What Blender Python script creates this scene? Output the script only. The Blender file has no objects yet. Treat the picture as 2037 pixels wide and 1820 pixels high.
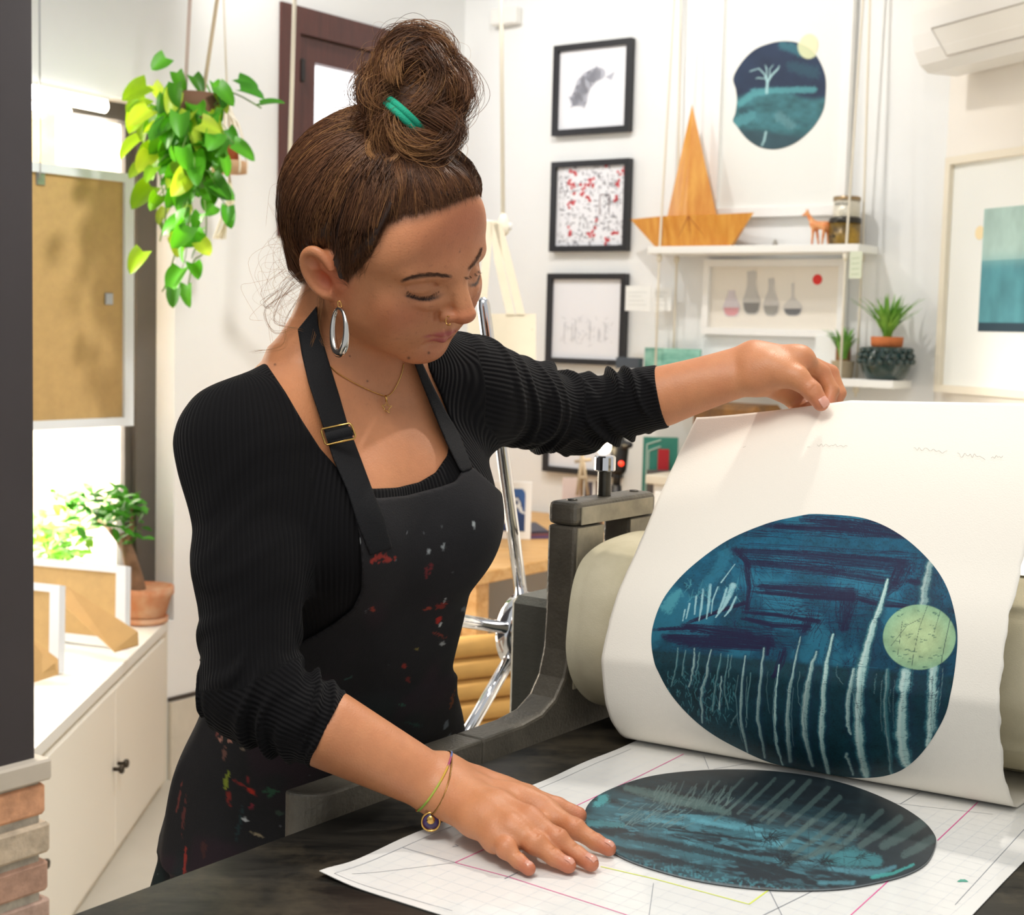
import bpy, math, random
import numpy as np
import openvdb
from mathutils import Matrix, Vector
random.seed(7); RNG=np.random.default_rng(11)
SC=bpy.context.scene; COL=SC.collection
# ------------------------------------------------------------------ camera model (2037 x 1820)
FPX=2900.0; CAM=np.array([0,0,1.43]); TH=math.atan(.09); RO=math.atan(.026)
FW=np.array([0,math.cos(TH),-math.sin(TH)]); _u0=np.array([0,math.sin(TH),math.cos(TH)]); _r0=np.array([1.,0,0])
RT=math.cos(RO)*_r0+math.sin(RO)*_u0; UP=math.cos(RO)*_u0-math.sin(RO)*_r0
def proj(p):
    q=np.asarray(p)-CAM; d=q@FW
    return np.stack([1018.5+FPX*(q@RT)/d, 910-FPX*(q@UP)/d],-1)
def ray(px,py): return FW+(px-1018.5)/FPX*RT+(910-py)/FPX*UP
def P(px,py,d): return CAM+d*ray(px,py)
def PZ(px,py,z):
    r=ray(px,py); return CAM+r*(z-CAM[2])/r[2]
def PP(px,py,p0,n):
    r=ray(px,py); return CAM+r*((np.asarray(p0)-CAM)@n)/(r@n)
_a=math.radians(36.3)
D1=np.array([math.sin(_a),math.cos(_a),0.]); D2=np.array([math.cos(_a),-math.sin(_a),0.]); ZU=np.array([0,0,1.])
cam=bpy.data.cameras.new('camera'); camo=bpy.data.objects.new('camera',cam); COL.objects.link(camo)
camo.matrix_world=Matrix(((RT[0],UP[0],-FW[0],CAM[0]),(RT[1],UP[1],-FW[1],CAM[1]),(RT[2],UP[2],-FW[2],CAM[2]),(0,0,0,1)))
cam.sensor_fit='HORIZONTAL'; cam.sensor_width=36; cam.lens=FPX*36/2037; cam.clip_start=.02
cam.dof.use_dof=True; cam.dof.focus_distance=1.56; cam.dof.aperture_fstop=10.0
SC.camera=camo
# ------------------------------------------------------------------ colour + materials
def lin(c):
    if isinstance(c,str): c=[int(c[i:i+2],16)/255 for i in (0,2,4)]
    c=np.asarray(c,float)
    return np.where(c<=.04045,c/12.92,((np.maximum(c,0)+.055)/1.055)**2.4)
class NT:
    def __init__(s,name):
        s.m=bpy.data.materials.new(name); s.m.use_nodes=True; s.t=s.m.node_tree; s.b=s.t.nodes['Principled BSDF']
    def n(s,typ,**k):
        x=s.t.nodes.new(typ)
        for a,b in k.items():
            if a in x.inputs.keys() if isinstance(a,str) else False: pass
            setattr(x,a,b)
        return x
    def l(s,a,b): s.t.links.new(a,b)
    def set(s,**k):
        for a,v in k.items(): s.b.inputs[a.replace('_',' ')].default_value=v
def rgba(c): return tuple(float(x) for x in lin(c))+(1.,)
def mat(name,color,rough=.6,metal=0.,noise=0.,nscale=8.,bump=0.,bscale=60.,coat=0.,spec=.5,sub=0.,dark=None,stretch=None,trans=0.,emit=None,estr=1.,detail=4.,att=None):
    N=NT(name); N.set(Roughness=rough,Metallic=metal)
    N.b.inputs['Specular IOR Level'].default_value=spec
    if coat: N.b.inputs['Coat Weight'].default_value=coat; N.b.inputs['Coat Roughness'].default_value=.08
    if sub:
        N.b.inputs['Subsurface Weight'].default_value=sub; N.b.inputs['Subsurface Radius'].default_value=(.9,.35,.2); N.b.inputs['Subsurface Scale'].default_value=.01
    if trans: N.b.inputs['Transmission Weight'].default_value=trans
    if emit: N.b.inputs['Emission Color'].default_value=rgba(emit); N.b.inputs['Emission Strength'].default_value=estr
    tc=N.n('ShaderNodeTexCoord'); src=tc.outputs['Object']
    if stretch:
        mp=N.n('ShaderNodeMapping'); mp.inputs['Scale'].default_value=stretch; N.l(src,mp.inputs[0]); src=mp.outputs[0]
    base=None
    if att:
        a=N.n('ShaderNodeAttribute'); a.attribute_name=att; base=a.outputs['Color']
    if noise or dark:
        tx=N.n('ShaderNodeTexNoise'); tx.inputs['Scale'].default_value=nscale; tx.inputs['Detail'].default_value=detail; tx.inputs['Roughness'].default_value=.62; N.l(src,tx.inputs['Vector'])
        mx=N.n('ShaderNodeMix',data_type='RGBA'); 
        rp=N.n('ShaderNodeValToRGB'); rp.color_ramp.elements[0].position=.35; rp.color_ramp.elements[1].position=.68; N.l(tx.outputs[0],rp.inputs[0])
        if base is None:
            c=lin(color); d=lin(dark) if dark else c*(1-noise)
            mx.inputs['A'].default_value=tuple(c)+(1,); mx.inputs['B'].default_value=tuple(d)+(1,); N.l(rp.outputs[0],mx.inputs['Factor'])
        else:
            mx.blend_type='MULTIPLY'; N.l(base,mx.inputs['A']); mx.inputs['B'].default_value=(1-noise,)*3+(1,); N.l(rp.outputs[0],mx.inputs['Factor'])
        N.l(mx.outputs['Result'],N.b.inputs['Base Color'])
    elif base is not None: N.l(base,N.b.inputs['Base Color'])
    else: N.b.inputs['Base Color'].default_value=rgba(color)
    if bump:
        t2=N.n('ShaderNodeTexNoise'); t2.inputs['Scale'].default_value=bscale; t2.inputs['Detail'].default_value=5; N.l(src,t2.inputs['Vector'])
        bp=N.n('ShaderNodeBump'); bp.inputs['Strength'].default_value=bump; bp.inputs['Distance'].default_value=.002; N.l(t2.outputs[0],bp.inputs['Height']); N.l(bp.outputs[0],N.b.inputs['Normal'])
    return N.m
# ------------------------------------------------------------------ objects
WLOC={}
def tag(o,label,cat=None,group=None,kind=None):
    if label: o['label']=label
    if cat: o['category']=cat
    if group: o['group']=group
    if kind: o['kind']=kind
    return o
def thing(name,loc,label,cat,group=None,kind=None):
    o=bpy.data.objects.new(name,None); o.empty_display_size=.05; COL.objects.link(o); o.location=tuple(float(x) for x in loc); WLOC[o.name]=np.asarray(loc,float)
    return tag(o,label,cat,group,kind)
def mk(name,geo,m,parent=None,smooth=True,col=None,attrs=None,label=None,cat=None,group=None,kind=None,vn=None,loc=None):
    V,F=geo; V=np.asarray(V,float).reshape(-1,3)
    if parent is not None: L=WLOC[parent.name]
    elif loc is not None: L=np.asarray(loc,float)
    else: L=np.array([(V[:,0].min()+V[:,0].max())/2,(V[:,1].min()+V[:,1].max())/2,V[:,2].min()])
    me=bpy.data.meshes.new(name)
    if isinstance(F,np.ndarray):
        n,k=F.shape; me.vertices.add(len(V)); me.vertices.foreach_set('co',(V-L).astype(np.float32).ravel())
        me.loops.add(n*k); me.loops.foreach_set('vertex_index',F.astype(np.int32).ravel())
        me.polygons.add(n); me.polygons.foreach_set('loop_start',np.arange(0,n*k,k,dtype=np.int32))
        me.update(calc_edges=True)
    else: me.from_pydata((V-L).tolist(),[],[tuple(int(i) for i in f) for f in F])
    me.polygons.foreach_set('use_smooth',np.full(len(me.polygons),bool(smooth)))
    if col is not None:
        a=me.color_attributes.new('col','FLOAT_COLOR','POINT'); c=np.ones((len(V),4),np.float32); c[:,:3]=col; a.data.foreach_set('color',c.ravel())
    for k,v in (attrs or {}).items():
        a=me.attributes.new(k,'FLOAT','POINT'); a.data.foreach_set('value',np.asarray(v,np.float32))
    if m: me.materials.append(m)
    o=bpy.data.objects.new(name,me); COL.objects.link(o)
    if parent is not None: o.parent=parent; WLOC[o.name]=L
    else: o.location=tuple(L); WLOC[o.name]=L
    me.update()
    return tag(o,label,cat,group,kind)
def join(*gs):
    Vs=[];Fs=[];n=0
    for V,F in gs:
        V=np.asarray(V,float).reshape(-1,3); Vs.append(V)
        if isinstance(F,np.ndarray): Fs.append(F+n)
        else: Fs.extend([tuple(i+n for i in f) for f in F])
        n+=len(V)
    if Fs and all(isinstance(f,np.ndarray) for f in Fs):
        if len({f.shape[1] for f in Fs})==1: return np.concatenate(Vs),np.concatenate(Fs)
    out=[]
    for f in Fs:
        if isinstance(f,np.ndarray): out.extend(map(tuple,f))
        else: out.append(f)
    return np.concatenate(Vs),out
def bbox(o,A,B,C,bev=0.):
    """box from corner o and three edge vectors, optionally with chamfered edges"""
    o=np.asarray(o,float);A=np.asarray(A,float);B=np.asarray(B,float);C=np.asarray(C,float)
    if np.dot(np.cross(A,B),C)<0: A,B=B,A
    if not bev:
        V=[o,o+A,o+A+B,o+B,o+C,o+A+C,o+A+B+C,o+B+C]
        return np.array(V),[(3,2,1,0),(4,5,6,7),(0,1,5,4),(1,2,6,5),(2,3,7,6),(3,0,4,7)]
    a=bev*A/np.linalg.norm(A);b=bev*B/np.linalg.norm(B);c=bev*C/np.linalg.norm(C)
    V=[];idx={}
    for i in (0,1):
        for j in (0,1):
            for k in (0,1):
                p=o+A*i+B*j+C*k; sa=a*(1-2*i);sb=b*(1-2*j);sc=c*(1-2*k)
                for ax,q in enumerate((p+sb+sc,p+sa+sc,p+sa+sb)): idx[(i,j,k,ax)]=len(V);V.append(q)
    F=[]
    for s in (0,1):
        for ax in range(3):
            q=[]
            for (u,v) in ((0,0),(1,0),(1,1),(0,1)):
                t=[u,v]; key=[0,0,0]; key[ax]=s; r=[x for x in range(3) if x!=ax]; key[r[0]]=u;key[r[1]]=v
                q.append(idx[tuple(key)+(ax,)])
            F.append(q)
    for i in (0,1):
        for j in (0,1):
            F.append([idx[(i,j,0,0)],idx[(i,j,1,0)],idx[(i,j,1,1)],idx[(i,j,0,1)]])
            F.append([idx[(i,0,j,0)],idx[(i,1,j,0)],idx[(i,1,j,2)],idx[(i,0,j,2)]])
            F.append([idx[(0,i,j,1)],idx[(1,i,j,1)],idx[(1,i,j,2)],idx[(0,i,j,2)]])
            for k in (0,1): F.append([idx[(i,j,k,0)],idx[(i,j,k,1)],idx[(i,j,k,2)]])
    V=np.array(V); ctr=o+(A+B+C)/2; G=[]
    for f in F:
        q=V[list(f)]; nn=np.cross(q[1]-q[0],q[2]-q[0])
        G.append(tuple(f) if nn@(q.mean(0)-ctr)>0 else tuple(f[::-1]))
    return V,G
def frame_of(ax):
    ax=np.asarray(ax,float);ax=ax/np.linalg.norm(ax); t=np.array([0,0,1.]) if abs(ax[2])<.9 else np.array([1.,0,0])
    u=np.cross(t,ax);u/=np.linalg.norm(u); return u,np.cross(ax,u),ax
def lathe(base,axis,prof,n=32,cap=True):
    u,v,w=frame_of(axis);base=np.asarray(base,float)
    V=[];F=[]
    for r,h in prof:
        for i in range(n):
            t=2*math.pi*i/n; V.append(base+w*h+r*(math.cos(t)*u+math.sin(t)*v))
    for j in range(len(prof)-1):
        for i in range(n):
            F.append((j*n+i,j*n+(i+1)%n,(j+1)*n+(i+1)%n,(j+1)*n+i))
    if cap: F.append(tuple(range(n-1,-1,-1))); F.append(tuple(range((len(prof)-1)*n,len(prof)*n)))
    return np.array(V),F
def tube(pts,r,n=8,closed=False,cap=True):
    pts=np.asarray(pts,float);m=len(pts); r=np.broadcast_to(np.asarray(r,float),(m,))
    T=np.gradient(pts,axis=0) if not closed else np.roll(pts,-1,0)-np.roll(pts,1,0)
    T/=np.linalg.norm(T,axis=1)[:,None]+1e-12
    u,v,_=frame_of(T[0]);U=[u]
    for i in range(1,m):
        u=U[-1]-T[i]*(U[-1]@T[i]);U.append(u/np.linalg.norm(u))
    U=np.array(U);W=np.cross(T,U); a=np.arange(n)*2*math.pi/n
    V=pts[:,None]+r[:,None,None]*(np.cos(a)[None,:,None]*U[:,None]+np.sin(a)[None,:,None]*W[:,None])
    F=[]
    for j in range(m if closed else m-1):
        k=(j+1)%m
        for i in range(n): F.append((j*n+i,j*n+(i+1)%n,k*n+(i+1)%n,k*n+i))
    if cap and not closed: F.append(tuple(range(n-1,-1,-1)));F.append(tuple(range((m-1)*n,m*n)))
    return V.reshape(-1,3),F
def strands(S,r,n=3):
    """S: (k,m,3) strand points -> one fast tube mesh with tapered ends"""
    k,m,_=S.shape; T=np.gradient(S,axis=1);T/=np.linalg.norm(T,axis=2,keepdims=True)+1e-9
    ref=np.where(np.abs(T[...,2:3])<.9,np.array([0,0,1.]),np.array([1.,0,0])); U=np.cross(ref,T);U/=np.linalg.norm(U,axis=2,keepdims=True)+1e-9; W=np.cross(T,U)
    tap=np.minimum(1,np.minimum(np.arange(m)+.6,(m-1-np.arange(m))*.8+.25)/1.2); rr=np.broadcast_to(np.asarray(r),(k,))[:,None]*tap[None]
    a=np.arange(n)*2*math.pi/n
    V=S[:,:,None]+rr[:,:,None,None]*(np.cos(a)[None,None,:,None]*U[:,:,None]+np.sin(a)[None,None,:,None]*W[:,:,None])
    i=np.arange(k*(m-1)); s=i//(m-1); j=i%(m-1); b=(s*m+j)*n
    F=np.concatenate([np.stack([b+q,b+(q+1)%n,b+n+(q+1)%n,b+n+q],1) for q in range(n)])
    return V.reshape(-1,3),F
def prism(poly,A,B,o,C):
    """polygon [(a,b)] in plane o + a*A + b*B extruded by vector C"""
    poly=np.asarray(poly,float);A=np.asarray(A,float);B=np.asarray(B,float);C=np.asarray(C,float);o=np.asarray(o,float)
    n=len(poly); bt=o+poly[:,:1]*A+poly[:,1:]*B
    V=np.concatenate([bt,bt+C]); F=[tuple(range(n)),tuple(range(2*n-1,n-1,-1))]
    F+=[(i,i+n,(i+1)%n+n,(i+1)%n) for i in range(n)]
    ar=sum(poly[i,0]*poly[(i+1)%n,1]-poly[(i+1)%n,0]*poly[i,1] for i in range(n))
    if (ar>0)==(np.dot(np.cross(A,B),C)>0): F=[f[::-1] for f in F]
    return V,F
def gridmesh(Pts):
    a,b=Pts.shape[:2]; i=np.arange(a*b).reshape(a,b)
    F=np.stack([i[:-1,:-1],i[1:,:-1],i[1:,1:],i[:-1,1:]],-1).reshape(-1,4); return Pts.reshape(-1,3),F
def catmull(p,n):
    p=np.asarray(p,float); m=len(p); q=np.concatenate([2*p[:1]-p[1:2],p,2*p[-1:]-p[-2:-1]])
    t=np.linspace(0,m-1-1e-9,n); i=t.astype(int); f=(t-i)[:,None]
    a,b,c,d=q[i],q[i+1],q[i+2],q[i+3]
    return .5*(2*b+(c-a)*f+(2*a-5*b+4*c-d)*f*f+(3*b-a-3*c+d)*f**3)
def inpoly(x,y,poly):
    r=np.zeros(x.shape,bool); n=len(poly)
    for i in range(n):
        (x0,y0),(x1,y1)=poly[i],poly[(i+1)%n]
        if y0==y1: continue
        c=((y0>y)!=(y1>y))&(x<(x1-x0)*(y-y0)/(y1-y0)+x0); r^=c
    return r
def sdpoly(x,y,poly):
    d=np.full(x.shape,1e9,np.float32); n=len(poly)
    for i in range(n):
        (x0,y0),(x1,y1)=poly[i],poly[(i+1)%n]; ex,ey=x1-x0,y1-y0
        t=np.clip(((x-x0)*ex+(y-y0)*ey)/(ex*ex+ey*ey+1e-9),0,1); d=np.minimum(d,(x-x0-ex*t)**2+(y-y0-ey*t)**2)
    return np.where(inpoly(x,y,poly),-1,1)*np.sqrt(d)
# ------------------------------------------------------------------ signed distance modelling
class Grid:
    def __init__(s,lo,hi,h):
        s.lo=np.asarray(lo,float);s.h=h;s.n=np.ceil((np.asarray(hi)-s.lo)/h).astype(int)+1
        s.A=np.full(s.n,.06,np.float32); s.ax=[(s.lo[i]+h*np.arange(s.n[i])).astype(np.float32) for i in range(3)]
    def sl(s,lo,hi):
        a=np.clip(np.floor((np.asarray(lo)-s.lo)/s.h).astype(int),0,s.n); b=np.clip(np.ceil((np.asarray(hi)-s.lo)/s.h).astype(int)+1,0,s.n)
        S=tuple(slice(a[i],b[i]) for i in range(3))
        return S,s.ax[0][S[0]][:,None,None],s.ax[1][S[1]][None,:,None],s.ax[2][S[2]][None,None,:]
    def op(s,prim,k=.01,mode='add',pad=.045):
        lo,hi,fn=prim; S,X,Y,Z=s.sl(lo-pad,hi+pad)
        if min(sl.stop-sl.start for sl in S)<=0: return
        d=fn(X,Y,Z).astype(np.float32); a=s.A[S]
        if mode=='add':
            h=np.maximum(k-np.abs(a-d),0); s.A[S]=np.minimum(a,d)-h*h/(4*k)
        else:
            d=-d if mode=='cut' else d; h=np.maximum(k-np.abs(a-d),0); s.A[S]=np.maximum(a,d)+h*h/(4*k)
    def mesh(s,smooth=0):
        g=openvdb.FloatGrid(.06); A=s.A.copy(); g.copyFromArray(A)
        V,Fq=g.convertToQuads(0.0); V=V.astype(np.float64)*s.h+s.lo; F=Fq.astype(np.int64)[:,::-1]
        # orient outward: compare with the gradient
        c=V[F].mean(1); q=V[F]; nn=np.cross(q[:,2]-q[:,0],q[:,3]-q[:,1])
        i=np.clip(((c-s.lo)/s.h).round().astype(int),1,s.n-2)
        gr=np.stack([s.A[i[:,0]+1,i[:,1],i[:,2]]-s.A[i[:,0]-1,i[:,1],i[:,2]],s.A[i[:,0],i[:,1]+1,i[:,2]]-s.A[i[:,0],i[:,1]-1,i[:,2]],s.A[i[:,0],i[:,1],i[:,2]+1]-s.A[i[:,0],i[:,1],i[:,2]-1]],1)
        if (nn*gr).sum()<0: F=F[:,::-1]
        for _ in range(smooth): V=relax(V,F)
        return V,F
def relax(V,F,w=.5):
    S=np.zeros_like(V);N=np.zeros(len(V))
    for a,b in ((0,1),(1,2),(2,3),(3,0)):
        for c in range(3):
            S[:,c]+=np.bincount(F[:,a],V[F[:,b],c],len(V))+np.bincount(F[:,b],V[F[:,a],c],len(V))
        N+=np.bincount(F[:,a],minlength=len(V))+np.bincount(F[:,b],minlength=len(V))
    return V*(1-w)+w*S/np.maximum(N,1)[:,None]
def ell(c,r,M=None):
    c=np.asarray(c,float);r=np.asarray(r,float); R=r.max()
    def fn(X,Y,Z):
        x,y,z=X-c[0],Y-c[1],Z-c[2]
        if M is not None: x,y,z=(x*M[0,i]+y*M[1,i]+z*M[2,i] for i in range(3))
        k0=np.sqrt((x/r[0])**2+(y/r[1])**2+(z/r[2])**2); k1=np.sqrt((x/r[0]**2)**2+(y/r[1]**2)**2+(z/r[2]**2)**2)
        return k0*(k0-1)/(k1+1e-9)
    e=R if M is not None else r
    return c-e,c+e,fn
def cone(a,b,ra,rb):
    a=np.asarray(a,float);b=np.asarray(b,float);ba=b-a;L=ba@ba+1e-12;R=max(ra,rb)
    def fn(X,Y,Z):
        x,y,z=X-a[0],Y-a[1],Z-a[2]; t=np.clip((x*ba[0]+y*ba[1]+z*ba[2])/L,0,1)
        return np.sqrt((x-ba[0]*t)**2+(y-ba[1]*t)**2+(z-ba[2]*t)**2)-(ra+(rb-ra)*t)
    return np.minimum(a,b)-R,np.maximum(a,b)+R,fn
def offs(prim,e): 
    lo,hi,f=prim; return lo-e,hi+e,(lambda X,Y,Z:f(X,Y,Z)-e)
def chain(pts,rad): return [cone(pts[i],pts[i+1],rad[i],rad[i+1]) for i in range(len(pts)-1)]
def stack(rows,LX,NX,p=2.0):
    """stacked super-elliptic sections: rows of (z, cx, cy, half width along LX, half depth along NX)"""
    rows=np.array(sorted(rows),float); zz=rows[:,0]
    zf=np.linspace(zz[0],zz[-1],200); dense=catmull_at(zz,rows[:,1:],zf)
    R=rows[:,3:].max()
    def fn(X,Y,Z):
        z=Z.ravel(); v=[np.interp(z,zf,dense[:,i]).astype(np.float32)[None,None,:] for i in range(4)]
        x=X-v[0];y=Y-v[1]; u=np.abs(x*LX[0]+y*LX[1])/v[2]; w=np.abs(x*NX[0]+y*NX[1])/v[3]
        k=(u**p+w**p)**(1/p); d=(k-1)*np.minimum(v[2],v[3])
        ze=np.maximum(zz[0]-Z,Z-zz[-1]); return np.maximum(d,ze)
    lo=np.array([rows[:,1].min()-R,rows[:,2].min()-R,zz[0]]);hi=np.array([rows[:,1].max()+R,rows[:,2].max()+R,zz[-1]])
    return lo,hi,fn
def catmull_at(x,Y,xq):
    out=[]; m=np.gradient(Y,x,axis=0); i=np.clip(np.searchsorted(x,xq)-1,0,len(x)-2); h=(x[i+1]-x[i]); t=((xq-x[i])/h)[:,None]; h=h[:,None]
    return (2*t**3-3*t**2+1)*Y[i]+(t**3-2*t**2+t)*h*m[i]+(-2*t**3+3*t**2)*Y[i+1]+(t**3-t**2)*h*m[i+1]
def vnoise(p,seed=0):
    """smooth value noise for any dimension up to 3; p (...,d)"""
    p=np.asarray(p,float); i=np.floor(p).astype(np.int64); f=p-i; f=f*f*(3-2*f); d=p.shape[-1]
    def hsh(*c):
        h=np.full(c[0].shape,(seed*1013904223+374761393)&0xffffffff,np.uint64)
        for q,k in zip(c,(668265263,2246822519,3266489917)): h=((h^(q.astype(np.int64).astype(np.uint64)*np.uint64(k)))*np.uint64(2654435761))&np.uint64(0xffffffff); h^=h>>np.uint64(15)
        return h.astype(float)/4294967295.
    out=0
    for c in range(2**d):
        w=1;cc=[]
        for a in range(d):
            b=(c>>a)&1; w=w*(f[...,a] if b else 1-f[...,a]); cc.append(i[...,a]+b)
        out=out+w*hsh(*cc)
    return out
def fbm(p,o=4,seed=0):
    s=0;a=.5
    for k in range(o): s=s+a*vnoise(np.asarray(p)*2**k,seed+k); a*=.5
    return s/(1-.5**o)
# ================================================================== PERSON
ZB=.93
HC=np.array([-.12933,1.5126,1.5026]); HM=np.array([[-.61869,.75682,.21083],[-.70836,-.42132,-.56633],[-.33978,-.49972,.79676]])
HS=np.array([1.07,.985,.90])
def h2w(p): return (np.asarray(p,float)*HS)@HM.T+HC
def w2h(p): return ((np.asarray(p,float)-HC)@HM)/HS
NX=np.array([.669,-.743,0]); LX=np.array([-.743,-.669,0])   # chest normal, her right
person_loc=np.array([-.24,1.72,0])
# --- head field, in head coordinates (x her right, y forward, z up)
def head_sdf(x,y,z):
    D=[None]
    def add(d,k=.01):
        if D[0] is None: D[0]=d
        else:
            h=np.maximum(k-np.abs(D[0]-d),0); D[0]=np.minimum(D[0],d)-h*h/(4*k)
    def cut(d,k=.004):
        d=-d; h=np.maximum(k-np.abs(D[0]-d),0); D[0]=np.maximum(D[0],d)+h*h/(4*k)
    E=lambda c,r: ell(c,r)[2](x,y,z)
    C=lambda a,b,ra,rb: cone(a,b,ra,rb)[2](x,y,z)
    add(E((0,-.012,.045),(.074,.096,.083)))
    add(E((0,.045,.050),(.060,.046,.058)),.03)
    add(E((0,.028,-.020),(.056,.055,.068)),.03)
    for s in (1,-1):
        add(C((s*.050,.010,-.040),(s*.015,.066,-.083),.018,.016),.03)
        add(C((s*.057,.005,.0),(s*.050,.010,-.04),.014,.018),.03)
        add(E((s*.041,.056,-.014),(.021,.021,.020)),.03)
        add(E((s*.034,.056,-.044),(.021,.022,.026)),.03)
        add(C((s*.012,.086,.031),(s*.040,.076,.035),.0085,.0075),.016)
    add(E((0,.074,-.086),(.019,.017,.015)),.02)
    for s in (1,-1):
        cut(E((s*.031,.104,.013),(.0185,.0185,.0125)),.012)
    add(E((0,.076,-.052),(.029,.022,.026)),.02)
    for s in (1,-1): add(E((s*.0165,.0790,-.010),(.011,.0135,.017)),.014)
    for s in (1,-1):
        add(E((s*.031,.0715,.0115),(.0150,.0148,.0122)),.0030)
        lid=[(.0165,.0830,.0065),(.022,.0862,.0035),(.030,.0880,.0012),(.038,.0855,.0014),(.0455,.0795,.0048)]
        for i in range(4):
            p,q=lid[i],lid[i+1]; cut(C((s*p[0],p[1],p[2]),(s*q[0],q[1],q[2]),.0013,.0013),.0018)
        cr=[(.018,.084,.0165),(.024,.0865,.0205),(.032,.0868,.0222),(.040,.0825,.0208),(.047,.0765,.0165)]
        for i in range(4):
            p,q=cr[i],cr[i+1]; cut(C((s*p[0],p[1],p[2]),(s*q[0],q[1],q[2]),.0016,.0016),.0035)
        add(C((s*.020,.0830,-.003),(s*.032,.0845,-.0070),.0035,.0040),.010); add(C((s*.032,.0845,-.0070),(s*.044,.077,-.003),.0040,.0030),.010)
    # nose
    add(C((0,.0855,.026),(0,.1085,-.015),.0072,.0095),.012)
    add(E((0,.1105,-.0190),(.0108,.0100,.0095)),.006)
    for s in (1,-1): add(E((s*.0115,.0970,-.0235),(.0082,.0105,.0078)),.008)
    add(C((0,.098,-.030),(0,.108,-.026),.0045,.005),.006)
    for s in (1,-1): cut(E((s*.0060,.1000,-.0322),(.0036,.0055,.0030)),.003)
    for s in (1,-1): cut(C((s*.0205,.090,-.020),(s*.0185,.090,-.029),.0012,.0012),.008)
    # lips
    for s in (1,-1):
        add(C((s*.005,.0988,-.0520),(s*.0225,.0875,-.0525),.0050,.0020),.005)
        add(C((0,.0972,-.0612),(s*.0195,.0882,-.0560),.0058,.0024),.005)
        cut(C((0,.1036,-.0568),(s*.0125,.0994,-.0558),.0010,.0010),.0025)
        cut(C((s*.0125,.0994,-.0558),(s*.0250,.0880,-.0522),.0010,.0009),.0025)
    cut(E((0,.1025,-.0435),(.0032,.004,.006)),.006)
    cut(E((0,.094,-.0715),(.016,.005,.0045)),.010)
    # ears
    for s in (1,-1):
        ex,ey,ez=.0735,-.010,.004
        add(C((s*.070,-.006,-.022),(s*.072,-.008,.022),.009,.012),.010)
        cth,sth=math.cos(.22),math.sin(.22); yy=(y-ey)*cth+(z-ez)*sth; zz=-(y-ey)*sth+(z-ez)*cth; xx=s*x-ex-.010+.25*yy*0
        xx=xx+.28*yy
        dsc=np.sqrt((xx/.0052)**2+(yy/.0185)**2+(zz/.0315)**2); add((dsc-1)*.0052,.006)
        # helix rim
        rr=np.sqrt((yy/.0165)**2+((zz-.002)/.0285)**2)+1e-6; ring=np.sqrt(((rr-1)*.018)**2+(xx-.004)**2)-.0036
        add(np.where((yy>.008)&(zz<.012),1.,ring),.003)
        cut(np.sqrt(((xx-.0045)/.0055)**2+((yy-.001)/.0085)**2+((zz+.003)/.0115)**2)*.0055-.0055,.003)
        cut(np.sqrt(((xx-.005)/.004)**2+((yy+.004)/.006)**2+((zz-.016)/.007)**2)*.004-.004,.003)
        add(E((s*.078,.006,-.004),(.004,.004,.007)),.003)
        add(E((s*.0765,.0005,-.031),(.0055,.009,.010)),.006)
    return D[0]
# --- torso
NB=P(700,700,1.60)       # base of neck
SR=P(482,884,1.480); SL=P(935,775,1.70)
ER=P(497,1375,1.43); CR=P(655,1452,1.425); 
EL=P(1135,826,1.83); CL=P(1318,788,1.80)
def T(px,py,d): q=P(px,py,d); return q
def row(px,py,d,a,b): q=P(px,py,d); return (q[2],q[0],q[1],a,b)
TORSO=[row(630,1640,1.83,.180,.112),row(643,1530,1.80,.170,.106),row(667,1370,1.715,.133,.092),row(690,1230,1.66,.131,.095),row(698,1100,1.62,.140,.100),row(700,1000,1.605,.150,.097),row(705,900,1.60,.158,.088),row(698,830,1.60,.150,.072),row(698,770,1.605,.120,.055),row(700,720,1.61,.075,.045)]
def torso_prims(e=0.):
    L=[(offs(stack(TORSO,LX,NX,2.3),e),.02)]
    ctr=(SR+SL)/2
    for S_ in (SR,SL):
        q=ctr+(S_-ctr)*.30+np.array([0,0,.045]); L.append((offs(cone(q,S_+np.array([0,0,-.002]),.040,.052),e),.05))
    # bust
    bR=P(728,1035,1.60)+NX*.044+LX*.070; bL=P(728,1035,1.60)+NX*.046-LX*.066
    for b in (bR,bL): L.append((offs(ell(b,(.058,.056,.062)),e),.05))
    return L
def arm_prims(e=0.):
    R_=chain([SR,SR*.5+ER*.5+np.array([.004,0,0]),ER,CR],[.047,.044,.038,.035])
    L_=chain([SL,SL*.5+EL*.5,EL,CL],[.050,.045,.036,.033])
    return [(offs(p,e),.015) for p in R_],[(offs(p,e),.015) for p in L_]
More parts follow.
